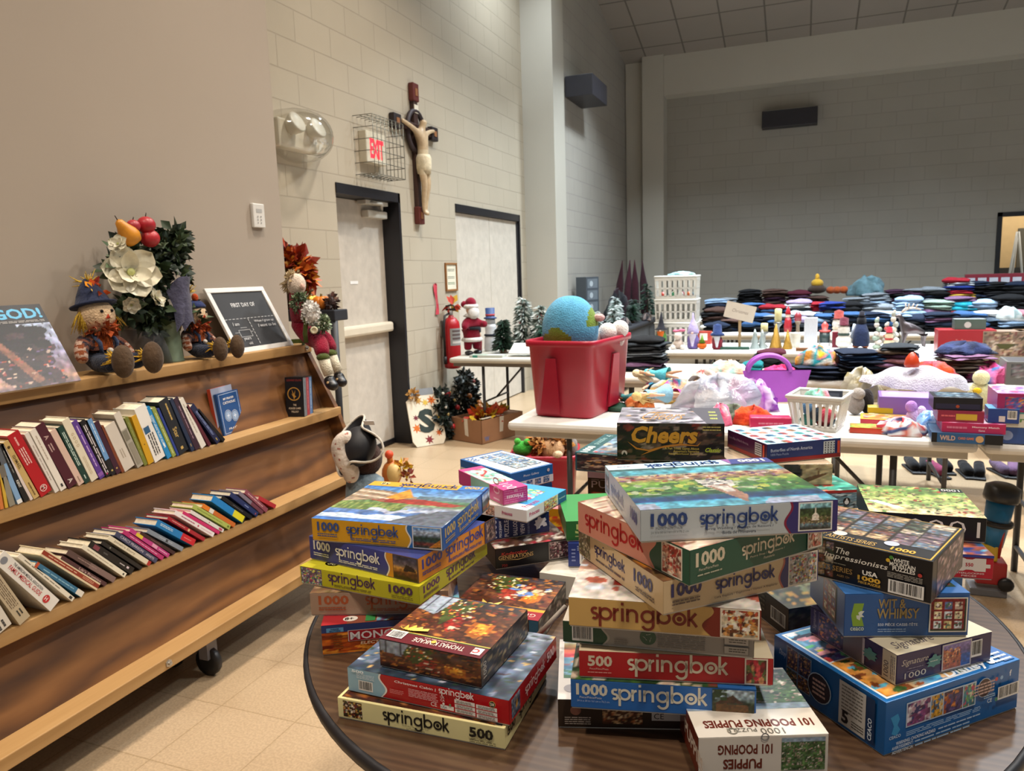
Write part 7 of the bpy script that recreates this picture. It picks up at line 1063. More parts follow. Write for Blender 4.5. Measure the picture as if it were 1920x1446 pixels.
carton('thin red and yellow game box under a smaller yellow one', 1613, 795, .20, .14, .022, -4, '#a82434', dz("T.rect(0,0,1,1,'#c8a838')", "T.pic(.05,.1,.95,.9,busy('#c87a3a',MIXP),14,12)")); carton('small green and yellow game box topping the red and yellow one', 1627, 785, .11, .08, .026, -2, '#b8a41c', dz("T.pic(0,0,1,1,busy('#b8a85a',['#d8c86a','#8a9a4a']),10,10)"), pos=(on(1627, 785)[0], on(1627, 785)[1]+.01, TH+.0235))
carton('small red and green card game box at the edge of the first table', 1593, 812, .13, .09, .024, -3, '#b8381c', dz("T.pic(0,0,1,1,busy('#8aa84a',['#c8c04a','#4a8a3a','#c84a2c']),12,10)"))
crumple('toy_pack', 'shiny red and white wrapped toy bundle at the edge of the first table', 'toy', on(1690, 815), .085, .05, .06, ['#b83a44', '#d8d8dc', '#3a4a7a', '#c86a5a', '#e8e8ec'], 21, PLAST, lobes=6)
clump('figurine', 'lilac plush figure leaning behind the wrapped toy bundle', 'toy', on(1712, 795), [(0, 0, .03, (.03, .025, .035), '#b89ac8'), (-.01, 0, .075, (.024, .024, .026), '#a87ac0'), (.03, 0, .05, (.02, .02, .03), '#c8b0d8')])
crumple('plastic_bag', 'light blue plastic packaging beside the stack of children games', 'bag', on(1742, 808), .05, .05, .07, ['#4a8ad0', '#8ab8e8', '#b8d8f0'], 23, MILK)
# stack of children games at the right
px0 = on(1746, 829); zz = TH+.001
for (lb, dx, dy, w, d, h, rot, c, dc) in (
    ('blue card game box with orange lettering at the bottom of the children game stack', 0, 0, .235, .2, .038, -3, '#2c5a8a', dz("F.rect(0,0,.08,1,'#16181c')", "F.rect(.75,0,1,1,'#16181c')", "F.text('WILD',.12,.25,.5,'#c8a89a',W=.22,bold=.03)", "F.text('CARD GAME',.38,.4,.25,'#d87a4a',W=.22,bold=.02)", "F.disc(.68,.5,.35,'#c8a070')", "T.rect(0,0,1,1,'#3a5a7a')")),
    ('hot pink memory game box second up in the children game stack', .035, .01, .21, .19, .038, -2, '#b82a5a', dz("F.text('Memory Match',.48,.5,.22,'#f0d0dc',W=.42,bold=.025)", "F.text('Game',.58,.2,.2,'#f0d0dc',W=.1,bold=.02)", "F.lines(.08,.3,.4,.75,1,'#d87a9a',3)", "T.pic(0,0,1,1,busy('#c84a7a',['#e8a0c0','#8a2a5a','#d8d0e0']),12,10)")),
    ('red and yellow small game box third up in the children game stack', .02, .02, .155, .16, .043, -2, '#8e2a44', dz("F.rect(.4,.2,.85,.75,'#c8a83a')", "F.lines(.08,.4,.38,.7,1,'#d86a70',2)", "T.rect(0,0,1,1,'#7a2a3a')")),
    ('black lidded tin on top of the children game stack', .005, .03, .165, .14, .05, -1, '#1c1c22', dz("F.rect(.05,.1,.95,.5,'#2a2a44')", "F.disc(.5,.3,.12,'#a84a2c')", "T.pic(.08,.1,.92,.9,busy('#3a4a5a',['#5a7a8a','#8a9aa8','#2a3040']),14,12)"))):
    carton(lb, 0, 0, w, d, h, rot, c, dc, pos=(px0[0]+dx, px0[1]+dy, zz)); zz += h+.001
carton('small blue and white carton standing right of the black tin', 1795, 800, .10, .1, .055, -4, '#2a4488', dz("T.rect(0,0,1,1,'#5a98c8')", "F.barcode(.62,.3,.92,.9,3)", "F.rect(.35,.1,.55,.5,'#d8d4cc')"), pos=(px0[0]+.19, px0[1]+.03, TH+.079))
px1 = on(1866, 832); zz = TH+.001
for (lb, w, h, c, dc) in (('blue game box with a yellow title at the lower right corner of the first table', .26, .062, '#33508e', dz("F.disc(.15,.5,.3,'#8a9ac0')", "F.lines(.4,.3,.85,.7,1,'#c8a83a',3)", "T.rect(0,0,1,1,'#c8d0d8')")), ('white and green safari animal game box, middle of the right hand game stack', .25, .058, '#d4d2c4', dz("F.rect(0,.9,1,1,'#4a8a8a')", "F.text('Safari',.05,.35,.34,'#5a8a4a',W=.34,bold=.02)", "F.text('SPIEL',.44,.35,.34,'#c85a3a',W=.3,bold=.02)", "T.rect(0,0,1,1,'#d8d0c0')")), ('magenta picture game box topping the right hand game stack', .25, .07, '#9a2a62', dz("F.pic(.1,.1,.45,.8,busy('#4a5a9a',['#c84a5a','#d8a04a','#8a3a7a']),12,10)", "F.disc(.75,.5,.3,'#c8bfb0')", "T.pic(0,0,1,1,busy('#a888b8',['#d8c0d8','#c84a7a','#6a6aa8','#e0d0a0']),20,14)"))): carton(lb, 0, 0, w, .2, h, -2, c, dc, pos=(px1[0], px1[1]+.01, zz)); zz += h+.001
t = thing('toy_character', 'yellow plush chick shaped toy behind the blue and white carton', 'plush toy', on(1835, 770)); mb = MB(); mb.ball((0, 0, .07), (.05, .045, .07), '#c8c090', 14, 10); mb.ball((0, -.01, .155), .036, '#d8d0a0', 12, 8); mb.build('body', PLUSH, t); mb = MB(); mb.ball((-.02, -.05, .1), (.02, .012, .014), '#d8b020', 8, 6); mb.build('beak', PLUSH, t)
clump('toy', 'small blue headed toy figure on a red base near the right edge', 'toy', (on(1862, 770)[0], 3.90, TH+.001), [(0, 0, .02, (.035, .03, .02), '#a81c24'), (0, 0, .06, (.02, .02, .03), '#d0d0d4'), (0, 0, .1, (.024, .022, .02), '#3a7ac0')], PLAST)
# ------------------------------------------------------------------ folded clothes
def fold_mesh(seed, k=2):
    R = random.Random(seed); mb = MB(); n, m = 14, 9; zz = 0
    for j in range(k):
        hh = 1.0/k; off = R.uniform(-.05, .05); ph = R.uniform(0, 6)
        def P(i, q):
            a = 2*math.pi*i/n; cx = abs(math.cos(a))**.6*(1 if math.cos(a) > 0 else -1); cz = abs(math.sin(a))**.75*(1 if math.sin(a) > 0 else -1)
            x = -.5+q; e = min(1, min(q, 1-q)*4.5+.3)**.7; w = 1+.09*math.sin(7*x+ph)+.04*math.sin(17*x+ph*3)
            return (x+.03*math.sin(5*cx+ph), off+cx*.5*w*(.93+.07*e), zz+hh*(.5+.6*cz*e*(1+.22*math.sin(6*x+ph)+.14*math.sin(13*x+cx*3+ph)))+.10*math.sin(4*x+ph*2)*cx-.22*max(0, abs(x)-.32)/.18*.5-.14*max(0, cx-.5))
        vv = [P(i, q/m) for q in range(m+1) for i in range(n)]; ff = [(q*n+i, q*n+(i+1) % n, (q+1)*n+(i+1) % n, (q+1)*n+i) for q in range(m) for i in range(n)]+[tuple(range(n-1, -1, -1)), tuple(m*n+i for i in range(n))]
        mb.add(vv, ff, '#ffffff', True); zz += hh
    return mb
FM = []
for i in range(5):
    o = fold_mesh(i, 2 if i < 3 else 1).build('folded_garment', FOLD); FM.append(o.data); bpy.data.objects.remove(o)
ORD = ['first', 'second', 'third', 'fourth', 'fifth', 'sixth', 'seventh', 'eighth', 'ninth', 'tenth', 'eleventh', 'twelfth', 'thirteenth', 'fourteenth', 'fifteenth', 'sixteenth']
CN = {'K': ('black', '#141416'), 'N': ('navy', '#1b2436'), 'D': ('denim blue', '#34547e'), 'L': ('light blue', '#8fa8c4'), 'W': ('white', '#c8ccd0'), 'G': ('grey', '#7c8288'), 'C': ('charcoal', '#33383e'), 'R': ('red', '#94202c'), 'M': ('maroon', '#4a1826'), 'P': ('plum', '#3a2236'), 'V': ('lavender', '#9c8cb0'), 'T': ('turquoise', '#2a9cb4'), 'S': ('sage green', '#8a9c8e'), 'Y': ('yellow', '#b8963a'), 'O': ('coral', '#b8505a'), 'B': ('brown', '#43302a'), 'Q': ('dusty pink', '#9a6a74'), 'U': ('royal blue', '#283a84'), 'E': ('bright green', '#3a8a54'), 'A': ('tan', '#8c8070'), 'X': ('mauve', '#7a5a78'), 'H': ('hot pink', '#c02a62'), 'I': ('teal', '#14686c'), 'J': ('taupe', '#665a50')}
RG = random.Random(11)
def stack(x, y, z0, code, where, group, w=.30, d=.24, h=.05, rot=0, X=None):
    z = z0+.002
    for i, ch in enumerate(code):
        nm, col = CN[ch]; hh = h*RG.uniform(.85, 1.15); o = bpy.data.objects.new('folded_garment', FM[RG.randrange(5)]); C.objects.link(o)
        o.location = (x+RG.uniform(-.02, .02), y+RG.uniform(-.015, .015), z); o.rotation_euler = (0, 0, math.radians(rot+RG.uniform(-10, 10))); o.scale = (w*RG.uniform(.92, 1.06), d*RG.uniform(.92, 1.04), hh)
        c = lin(col); f = RG.uniform(.8, 1.25); o.color = (c[0]*f, c[1]*f, c[2]*f, 1); z += hh*.93
        pos = 'at the bottom of' if i == 0 else ('on top of' if i == len(code)-1 else ORD[i]+' up in'); tag(o, '%s folded garment %s %s' % (nm, pos, where), 'folded clothes', group)
    return z
ROWS = [('nearest far row', 8.62, 'folded clothes in the nearest far row', [(1345, 'KN'), (1378, 'NKB'), (1420, 'KDND'), (1462, 'KNDG'), (1500, 'KCVW'), (1542, 'NDLD'), (1588, 'NKND'), (1632, 'KNDN'), (1676, 'NDNL'), (1722, 'KKN'), (1764, 'KNXN'), (1812, 'NDND'), (1856, 'NKLW'), (1898, 'KLWQ')]),
        ('middle far row', 9.75, 'folded clothes in the middle far row', [(1340, 'KBKB'), (1374, 'KNKN'), (1412, 'KDKND'), (1450, 'BKBDR'), (1496, 'KCKCWV'), (1532, 'NKLRR'), (1562, 'KNKUU'), (1590, 'KKNKK'), (1626, 'LNLGC'), (1664, 'KMWG'), (1702, 'NLLLLL'), (1752, 'NXXSS'), (1802, 'KNOTTX'), (1844, 'KQGLL'), (1888, 'KWKKKK')]),
        ('last far row', 10.95, 'folded clothes in the last row by the wall', [(1342, 'KNKNL'), (1366, 'NKNNG'), (1408, 'KNKNKKK'), (1452, 'KBPBPBB'), (1494, 'KPMPBPM'), (1530, 'KPKPB'), (1604, 'KGCGG'), (1640, 'KNKLGG'), (1682, 'KPKPPKP'), (1716, 'NKGNKPG'), (1750, 'KNKGNKG'), (1792, 'KNNYYRUWR'), (1832, 'NKRYNKKN'), (1866, 'KKYKNKKK'), (1900, 'KNKPKKKN')])]
for rn, Y, grp, lst in ROWS:
    for k, (x, code) in enumerate(lst):
        p = py(x, 590, Y); hmul = {8.62: .05, 9.75: .052, 10.95: .056}[Y]; stack(p.x, Y+.05*math.sin(k*1.7), .745, code, 'the %s stack from left, %s' % (ORD[k], rn), grp, w=.30 if Y < 10 else .32, d=.3, h=hmul)
G2r = 'clothes stacks on the second row tables'
def st2(x, y, code, where, w=.24, d=.26, h=.035, rot=0): p = on(x, y); return p, stack(p[0], p[1]+.1, TH, code, where, G2r, w, d, h, rot)
st2(1205, 697, 'CXKGKCK', 'the black stack beside the crimson tub', .29, .27, .036)
st2(1414, 697, 'II', 'the teal pile on the second row', .13, .2, .03); st2(1440, 690, 'KKKM', 'the small black and maroon second row stack', .18, .2, .032)
p, z = st2(1532, 712, 'NNN', 'the navy jeans pile under bright baby clothes', .24, .26, .03); crumple('baby_clothes', 'yellow, pink and teal baby clothes heaped on navy jeans', 'clothes', (p[0], p[1]+.1, z), .12, .1, .1, ['#c8941c', '#c87a90', '#1c7c88', '#d0ccc4', '#a8742c'], 31, lobes=6)
st2(1614, 714, 'NNKNNDN', 'the tall navy jeans stack on the second row', .25, .27, .027, 8); st2(1684, 716, 'AGQXQPJC', 'the brown and mauve stack on the second row', .2, .25, .029, -6)
p, z = st2(1806, 716, 'PPJJAJX', 'the taupe stack under a navy hoodie', .22, .27, .023, 10); crumple('hoodie', 'navy blue hoodie slumped over the taupe stack', 'clothes', (p[0]+.02, p[1]+.1, z), .14, .11, .06, ['#232c4c', '#2c3760', '#1c2440'], 33)
for lb, x, y, rx, ry, h, cols, sd in (('peach and mint baby clothes in a loose pile on the second row', 1365, 700, .115, .08, .075, ['#d8a890', '#e0bca8', '#9cc4bc', '#d8c4b8'], 35), ('hot pink shirt in a loose pile on the second row', 1463, 712, .12, .09, .075, ['#c02a62', '#d83a74', '#a82056'], 36), ('orange and coral clothes heaped between the two brown stacks', 1746, 716, .15, .11, .10, ['#b8401c', '#c8504a', '#b84a58', '#a8501c'], 37), ('bright pink clothes with a blue patch at the right of the second row', 1852, 716, .11, .1, .1, ['#c84a84', '#d86a9c', '#4a74b0', '#c83a78'], 38), ('white crumpled cloth between the navy and brown stacks', 1668, 714, .07, .1, .14, ['#b0b4ba', '#c8ccd0', '#8a9088'], 39), ('white sheet spilling behind the orange clothes', 1745, 684, .14, .1, .10, ['#c4c8d4', '#d4d8e2', '#b8bcc8'], 40)): crumple('clothes_pile', lb, 'clothes', (.43, 5.06, TH+.001) if sd == 39 else (.80, 5.44, TH+.001) if sd == 40 else on(x, y), rx, ry, h, cols, sd)
carton('grey plastic bin of folded fabric at the right end of the second row', 1885, 722, .22, .25, .13, -4, '#6a6a68', dz("F.pic(.1,.3,.95,.9,busy('#5a5a5c',['#8a8a8c','#3a3a40','#7a6a70']),12,10)", "T.rect(.05,.05,.95,.95,'#4a4a4e')"), name='storage_bin', cat='bin'); carton('white card lying before the grey bin on the second row', 1880, 733, .09, .05, .012, -10, '#c8c8cc', None, 'card_box', 'box')
# ------------------------------------------------------------------ decorations on the third row
def lth(name, label, cat, x, y, parts, group=None, rot=0, dy=.08):
    p = on(x, y); t = thing(name, label, cat, (p[0], p[1]+dy, p[2]), math.radians(rot), group)
    for nm, prof, col, mat in parts: mb = MB(); mb.lathe(prof, col, 16); mb.build(nm, mat, t)
    return t
def gnome(label, x, y, h, body, hat, beard, hatprof, nose='#d0a890', brim=None):
    t = lth('gnome_figure', label, 'figurine', x, y, [('body', [(.03*h*10/3, 0), (.05*h*10/3, .01), (.05*h*10/3, h*.3), (.03*h*10/3, h*.45)], body, PLUSH), ('hat', [(r*h, z*h) for r, z in hatprof], hat, CLOTH)], 'gnomes and figures on the third row'); mb = MB()
    if beard: mb.grid(lambda u, v: (.1*h*math.sin((u-.5)*2.6)*(1-.7*v)*1.2, -.17*h*math.cos((u-.5)*2)-.01, h*(.46-.38*v)), 8, 6, beard); mb.ball((0, -.18*h, .47*h), .035*h, nose, 8, 6); mb.build('beard', PLUSH, t)
    return t
gnome('gnome with tall black witch hat and orange beard on the third row', 1237, 650, .30, '#4a7a34', '#1c1a20', '#c8621c', [(.2, .5), (.2, .52), (.12, .55), (.07, .75), (.01, 1.05)])
t = clump('plush_toy', 'pink eared bunny plush sitting beside the witch hat gnome', 'plush toy', on(1270, 656), [(0, .06, .045, (.045, .04, .045), '#d0c0b4'), (0, .04, .115, (.036, .034, .034), '#d4c4ba'), (-.04, .02, .02, (.025, .03, .022), '#d8ccc2'), (.045, .02, .02, (.025, .03, .022), '#d8ccc2'), (-.02, .05, .16, (.03, .014, .012), '#c86a84'), (.03, .05, .165, (.034, .014, .013), '#c86a84')])
gnome('lavender gnome with a pointed pale hat and white heart', 1297, 656, .30, '#6a5a9a', '#a89cc8', '#c8c0d8', [(.16, .45), (.17, .5), (.13, .65), (.07, .8), (.03, .9), (.02, 1.05)])
t = clump('pumpkin_ornament', 'small orange pumpkin with a green elf hat on the third row', 'ornament', on(1315, 656), [(0, .05, .03, (.042, .036, .03), '#c8601c')]); mb = MB(); mb.lathe([(.03, .055), (.012, .09), (.002, .125)], '#5a7a1c', 12); mb.m = I4; o = mb.build('hat', CLOTH, t); o.location = (0, .05, 0)
gnome('patriotic gnome with a starred blue hat and long white beard', 1343, 657, .27, '#7a1a2c', '#24345e', '#c8ccd4', [(.22, .44), (.22, .5), (.14, .54), (.13, .78), (.02, .82)])
p = on(1386, 655); t = thing('paper_sign', 'white paper sign on a wooden stick standing on the third row', 'sign', (p[0], p[1]+.03, p[2])); mb = MB(); mb.box(-.012, -.004, 0, .012, .004, .36, '#9a8260'); mb.build('stick', PWOOD, t); mb = MB(); mb.m = T(0, -.006, .32) @ RY(14); mb.box(-.125, -.0015, -.07, .125, 0, .07, '#c4bcb0'); mb.m = T(0, -.0078, .32) @ RY(14); f_ = Face(mb, (-.125, 0, -.07), (1, 0, 0), (0, 0, 1), .25, .14); f_.text('Christmas', .5, .42, .2, '#8a8078', al='c', W=.55, slant=.2); mb.build('paper', PAPER, t); mb = MB(); mb.box(-.05, -.03, 0, .05, .03, .012, '#7a6448'); mb.build('foot', PWOOD, t)
carton('flat dark green tray in front of the paper sign', 1350, 656, .24, .06, .022, 1, '#1f4438', None, 'tray', 'tray')
p = on(1320, 646); carton('red and white price card box behind the pumpkin ornament', 0, 0, .12, .06, .12, -6, '#a83a2c', dz("F.rect(.15,.3,.75,.85,'#d0c8c0')"), pos=(p[0]-.06, p[1]+.02, p[2]), name='card_box', cat='box')
cx_ = py(1229, 600, 6.98).x
basket('top white plastic crate of the three crate tower on the third row', (cx_, 6.98, TH+.43), 0, .37, .24, .205, 1.04, 2, '#c4c2ba', 8, 'white crates on the third row'); basket('middle white plastic crate of the three crate tower on the third row', (cx_, 6.98, TH+.216), 0, .37, .24, .205, 1.04, 2, '#c4c2ba', 8, 'white crates on the third row'); basket('bottom white plastic crate of the three crate tower on the third row', (cx_, 6.98, TH+.002), 0, .37, .24, .205, 1.04, 2, '#c4c2ba', 8, 'white crates on the third row')
for k in range(8): mb = MB(); c = ['#a83a2c', '#2c6a44', '#d0ccc4', '#b85a2c', '#1c2c34', '#c8b060', '#8a2a34', '#3a5a6a'][k]; mb.ball((0, 0, 0), .03, c, 8, 6); tag(mb.build('bauble', WAX, loc=(cx_+.06+.08*(k % 4), 7.05+.08*(k//4), TH+.466)), ['orange red','dark green','white','orange','black','gold','crimson','blue grey'][k]+' round holiday ornament inside the top white crate', 'ornament', 'ornaments in the top crate')
p = (cx_+.22, 7.08, TH+.645); crumple('bag', 'mint green bag lying on top of the crate tower', 'bag', p, .11, .07, .03, ['#8ac0b0', '#a8d0d0', '#7aa8c8'], 51)
for lb, x, y, h, r, c in (('left of two small clear glass trees on the third row', 1414, 656, .17, .045, '#a8b4b4'), ('right of two small clear glass trees on the third row', 1428, 655, .16, .042, '#b0bcbc')): lth('glass_tree', lb, 'ornament', x, y, [('tree', [(r, 0), (r*.5, h*.35), (r*.7, h*.36), (r*.3, h*.7), (r*.45, h*.71), (.002, h)], c, PLAST)], 'glass trees on the third row')
for lb, x, y, s_ in (('short grey candle holder with a cream candle on the third row', 1431, 654, .21), ('tall grey candle holder with a cream candle behind the gold trees', 1457, 652, .33)):
    lth('candle_holder', lb, 'candle holder', x, y, [('holder', [(.035, 0), (.03, .01), (.012, .03), (.012, s_*.5), (.035, s_*.58), (.04, s_*.64), (.03, s_*.64)], '#7a7c7e', METAL), ('candle', [(.03, s_*.64), (.03, s_*.98), (.02, s_)], '#c8bc88', WAX)], 'candle holders on the third row', dy=.14)
for lb, x, y, h in (('taller gold glitter cone tree on the third row', 1454, 655, .215), ('shorter gold glitter cone tree on the third row', 1476, 656, .165)): lth('cone_tree', lb, 'ornament', x, y, [('cone', [(h*.25, 0), (h*.25, .01), (h*.13, h*.5), (.003, h)], '#9a7428', GLIT)], 'gold cone trees', dy=.05)
lth('santa_figure', 'small red Santa figure standing behind the gold cone trees', 'figurine', 1476, 645, [('body', [(.03, .1), (.036, .14), (.03, .2), (.02, .23)], '#9a1c28', WAX), ('head', [(.0, .22), (.022, .235), (.022, .26), (.0, .27)], '#d8c0b0', WAX), ('hat', [(.026, .26), (.02, .29), (.004, .33)], '#a81c28', CLOTH), ('base', [(.03, 0), (.026, .05), (.03, .1)], '#c8c0b4', WAX)], dy=.12)
lth('candle_holder', 'wooden candle stand with a red and white top beside the white gift box', 'candle holder', 1495, 645, [('stand', [(.03, 0), (.02, .02), (.014, .16), (.03, .2)], '#7a6a58', PWOOD), ('top', [(.03, .2), (.03, .25), (.015, .28)], '#8a2a34', WAX)], dy=.1)
lth('planter', 'white cup shaped planter between the gold tree and gift box', 'planter', 1491, 654, [('cup', [(.035, 0), (.042, .12), (.044, .13), (.036, .13)], '#c8c4b8', WAX)])
carton('tall white patterned gift box on the third row', 1507, 652, .105, .07, .255, 0, '#c8ccd4', dz("F.lines(.05,.04,.95,.96,24,'#b0b6c2',5,.4)"), 'gift_box', 'gift box'); carton('flat brown wooden tray in front of the white gift box', 1492, 659, .16, .06, .026, 0, '#7a5438', None, 'tray', 'tray')
lth('lantern', 'red rimmed glass lantern right of the white gift box', 'lantern', 1546, 653, [('base', [(.04, 0), (.045, .01), (.045, .04)], '#c8ccd0', WAX), ('glass', [(.042, .04), (.042, .13)], '#2c3c3c', PLAST), ('rim', [(.046, .13), (.046, .145), (.02, .15), (.03, .19), (.004, .22)], '#b84a44', WAX)])
carton('dark red gift box behind the snowman pair', 1560, 652, .09, .07, .13, 0, '#6a1428', None, 'gift_box', 'gift box')
def sno(label, x, y, s_, hat, sc, base='#c8c4bc'):
    t = lth('snowman_figure', label, 'figurine', x, y, [('body', [(.02*s_, 0), (.052*s_, .03*s_), (.05*s_, .075*s_), (.03*s_, .1*s_), (.042*s_, .13*s_), (.036*s_, .16*s_), (.012*s_, .18*s_)], base, WAX), ('hat', [(.042*s_, .17*s_), (.03*s_, .175*s_), (.03*s_, .22*s_), (.004, .23*s_)], hat, CLOTH), ('scarf', [(.034*s_, .095*s_), (.042*s_, .105*s_), (.034*s_, .118*s_)], sc, CLOTH)], 'snowman figures on the third row'); return t
sno('snowman figure with a plum hat, stacked acrobat style, on the third row', 1582, 656, 1.15, '#5a2430', '#3a4a44'); sno('snowman figure with a cream shawl behind the acrobat snowman', 1572, 646, 1.3, '#8a3a34', '#c8b8a0')
t = lth('penguin_figure', 'penguin figure in a navy coat and striped scarf on the third row', 'figurine', 1615, 655, [('coat', [(.06, .02), (.068, .05), (.06, .13), (.035, .2)], '#1a2440', CLOTH), ('head', [(.0, .19), (.036, .21), (.034, .25), (.0, .275)], '#1c1c22', PLUSH), ('hat', [(.03, .265), (.02, .28), (.02, .3), (.0, .31)], '#2a2830', CLOTH)]); mb = MB(); mb.ball((0, .04, .228), (.022, .012, .02), '#c88a3a', 8, 6); mb.build('face', PLUSH, t)
for sx in (-1, 1): mb = MB(); mb.ball((sx*.035, .03, .014), (.03, .035, .014), '#c8744a', 10, 6); mb.build('foot', PLUSH, t)
mb = MB(); mb.tube([(-.05, .03, .2), (-.062, .02, .14), (-.07, .02, .08)], .012, '#a8b0c0'); mb.build('scarf', CLOTH, t)
for lb, x, y, h, cols in (('grey and white twisted candy style column ornament', 1645, 656, .25, ('#8a9a8a', '#c0b8b0')), ('frosted snow capped tower ornament left of the reindeer', 1664, 656, .21, ('#b0a8a0', '#a84a44')), ('tall frosted bead topped tree ornament left of the reindeer', 1676, 654, .30, ('#9a9c90', '#c8c0b0'))):
    p = on(x, y); t = thing('tower_ornament', lb, 'ornament', (p[0], p[1]+.06, p[2]), group='tower ornaments'); mb = MB(); n_ = 7
    for k in range(n_): mb.ball((.012*math.sin(k*2), 0, h*(k+.5)/n_), (.036*(1-.6*k/n_), .036*(1-.6*k/n_), h/n_*.62), cols[k % 2], 10, 7)
    mb.build('tower', WAX, t); mb = MB(); mb.ball((0, 0, h), .012, '#c8b8a0', 8, 6); mb.build('finial', WAX, t)
sno('round cream snowman with a red hat in front of the tower ornaments', 1668, 657, .8, '#9a2430', '#a83a3a', '#c0b090')
p = on(1713, 653); t = thing('reindeer_figure', 'silver brown reindeer figure with frosted antlers on the third row', 'figurine', (p[0], p[1]+.1, p[2]), math.radians(8)); mb = MB()
skin(mb, [(.075, 0, .15, .04), (.0, 0, .155, .042), (-.06, 0, .16, .04), (-.09, 0, .22, .022), (-.1, 0, .265, .026), (-.14, 0, .25, .013), (.085, .025, .09, .016), (.08, .025, .05, .011), (.09, .025, 0, .01), (.085, -.025, .09, .016), (.08, -.025, .05, .011), (.09, -.025, 0, .01), (-.065, .025, .08, .014), (-.06, .025, .04, .01), (-.065, .025, 0, .01), (-.065, -.025, .08, .014), (-.075, -.025, .04, .01), (-.07, -.025, 0, .01)], [(0, 1), (1, 2), (2, 3), (3, 4), (4, 5), (0, 6), (6, 7), (7, 8), (0, 9), (9, 10), (10, 11), (2, 12), (12, 13), (13, 14), (2, 15), (15, 16), (16, 17)], '#6a6264', 1); mb.build('body', METAL, t)
for sy in (-1, 1): mb = MB(); mb.tube([(-.09, sy*.015, .285), (-.05, sy*.04, .32), (.0, sy*.05, .325), (.04, sy*.05, .31)], .006, '#b8a898', 6); mb.tube([(-.05, sy*.04, .32), (-.05, sy*.05, .36)], .005, '#b8a898', 6); mb.tube([(0, sy*.05, .325), (.015, sy*.055, .355)], .005, '#b8a898', 6); mb.build('antler', WAX, t)
carton('red cardboard box with white script on the third row', 1757, 667, .37, .2, .19, -1, '#9a1c26', dz("F.text('The Christmas',.3,.5,.14,'#c88a88',W=.28,slant=.15)", "F.lines(.34,.3,.62,.42,1,'#c07a7a',3)", "F.rect(.84,.78,.94,.9,'#d0b8b8')"), 'cardboard_box', 'box')
p = on(1800, 640); carton('clear lidded box of green ornaments on the red cardboard box', 0, 0, .2, .12, .075, -1, '#4a5a52', dz("F.disc(.42,.45,.3,'#b8bcb8')", "T.rect(0,0,1,1,'#8a9090')"), 'ornament_box', 'box', pos=(on(1757, 667)[0]+.11, on(1757, 667)[1]+.04, TH+.192))
carton('tan picture box of table decor right of the red box', 1841, 668, .27, .18, .18, -1, '#8a7464', dz("F.pic(.02,.02,.98,.98,busy('#8a7464',['#5a4a3a','#c8b8a8','#6a3a34','#a89078','#3a3a2c']),22,16)", "F.poly([(.3,.5),(.75,.5),(.6,.3),(.42,.3)],'#4a4a24')"), 'cardboard_box', 'box'); carton('plain brown carton at the right end of the third row', 1908, 668, .16, .2, .18, 0, '#6e5238', None, 'cardboard_box', 'box')
crumple('plastic_bag', 'clear bag of small frosted things right of the tan picture box', 'bag', (on(1895, 640)[0], on(1895, 640)[1]+.1, TH+.185), .09, .08, .09, ['#a8b4b8', '#c8d0d0', '#8aa0a0'], 61, MILK)
# decor above the last clothes row
p = py(1532, 542, 10.95); t = clump('pumpkin_ornament', 'yellow topped gourd sitting on the last row of clothes', 'pumpkin', (p.x, p.y, 1.06), [(0, 0, .06, (.12, .1, .06), '#3a2c24'), (0, 0, .14, (.08, .07, .06), '#b8902c'), (0, 0, .22, (.03, .03, .05), '#c89a34')])
for i, x in enumerate((1558, 1570, 1583)): p = py(x, 542, 10.95); clump('pumpkin_ornament', ('left', 'middle', 'right')[i]+' of three small orange pumpkins on the last row of clothes', 'pumpkin', (p.x, p.y+.1, 1.04), [(0, 0, .06, (.06, .06, .05), '#9a4a24')], group='orange pumpkins on the last clothes row')
p = py(1625, 545, 10.9); crumple('cloth_bag', 'domed teal grey cloth bag on the last row of clothes', 'bag', (p.x, p.y+.1, 1.02), .22, .16, .22, ['#4c666c', '#56727a', '#435c62'], 77)
p = py(1880, 530, 11.2); carton('red and white checkered framed panel standing behind the clothes at right', 0, 0, .8, .05, .24, 0, '#7a2a34', dz(*["F.rect(%f,.2,%f,.8,'#b8b8c0')" % (.02+.16*i, .14+.16*i) for i in range(6)]), 'panel', 'panel', pos=(p.x-.4, 11.3, 1.02))
# ------------------------------------------------------------------ holiday table by the doors
p = pz(870, 668, TH); t = thing('santa_figure', 'standing plush Santa in a red coat on the grey edged table', 'figurine', (p.x+.03, p.y+.12, TH+.001), math.radians(55)); mb = MB()
skin(mb, [(0, 0, .2, .07), (0, 0, .28, .065), (0, 0, .35, .04), (-.045, 0, .12, .04), (-.045, 0, .04, .036), (.045, 0, .12, .04), (.045, 0, .04, .036), (-.085, -.02, .27, .036), (-.11, -.07, .24, .03), (.085, -.02, .27, .036), (.1, -.09, .27, .03)], [(0, 1), (1, 2), (0, 3), (3, 4), (0, 5), (5, 6), (1, 7), (7, 8), (1, 9), (9, 10)], '#7c0f26', 2); mb.build('body', PLUSH, t)
mb = MB(); mb.ball((0, -.01, .4), .05, '#d0a890', 12, 9); mb.build('head', PLUSH, t); mb = MB(); mb.ball((0, -.045, .375), (.055, .035, .055), '#d8d4d0', 12, 8, .08); mb.build('beard', PLUSH, t)
mb = MB(); mb.tube([(.05*math.cos(a), .05*math.sin(a), .43) for a in [k*math.pi/8 for k in range(16)]], .02, '#d8d4d0', 8, True); mb.ball((0, .0, .46), (.05, .05, .05), '#86122c', 12, 8); mb.ball((-.05, .03, .45), .03, '#86122c'); mb.build('hat', PLUSH, t)
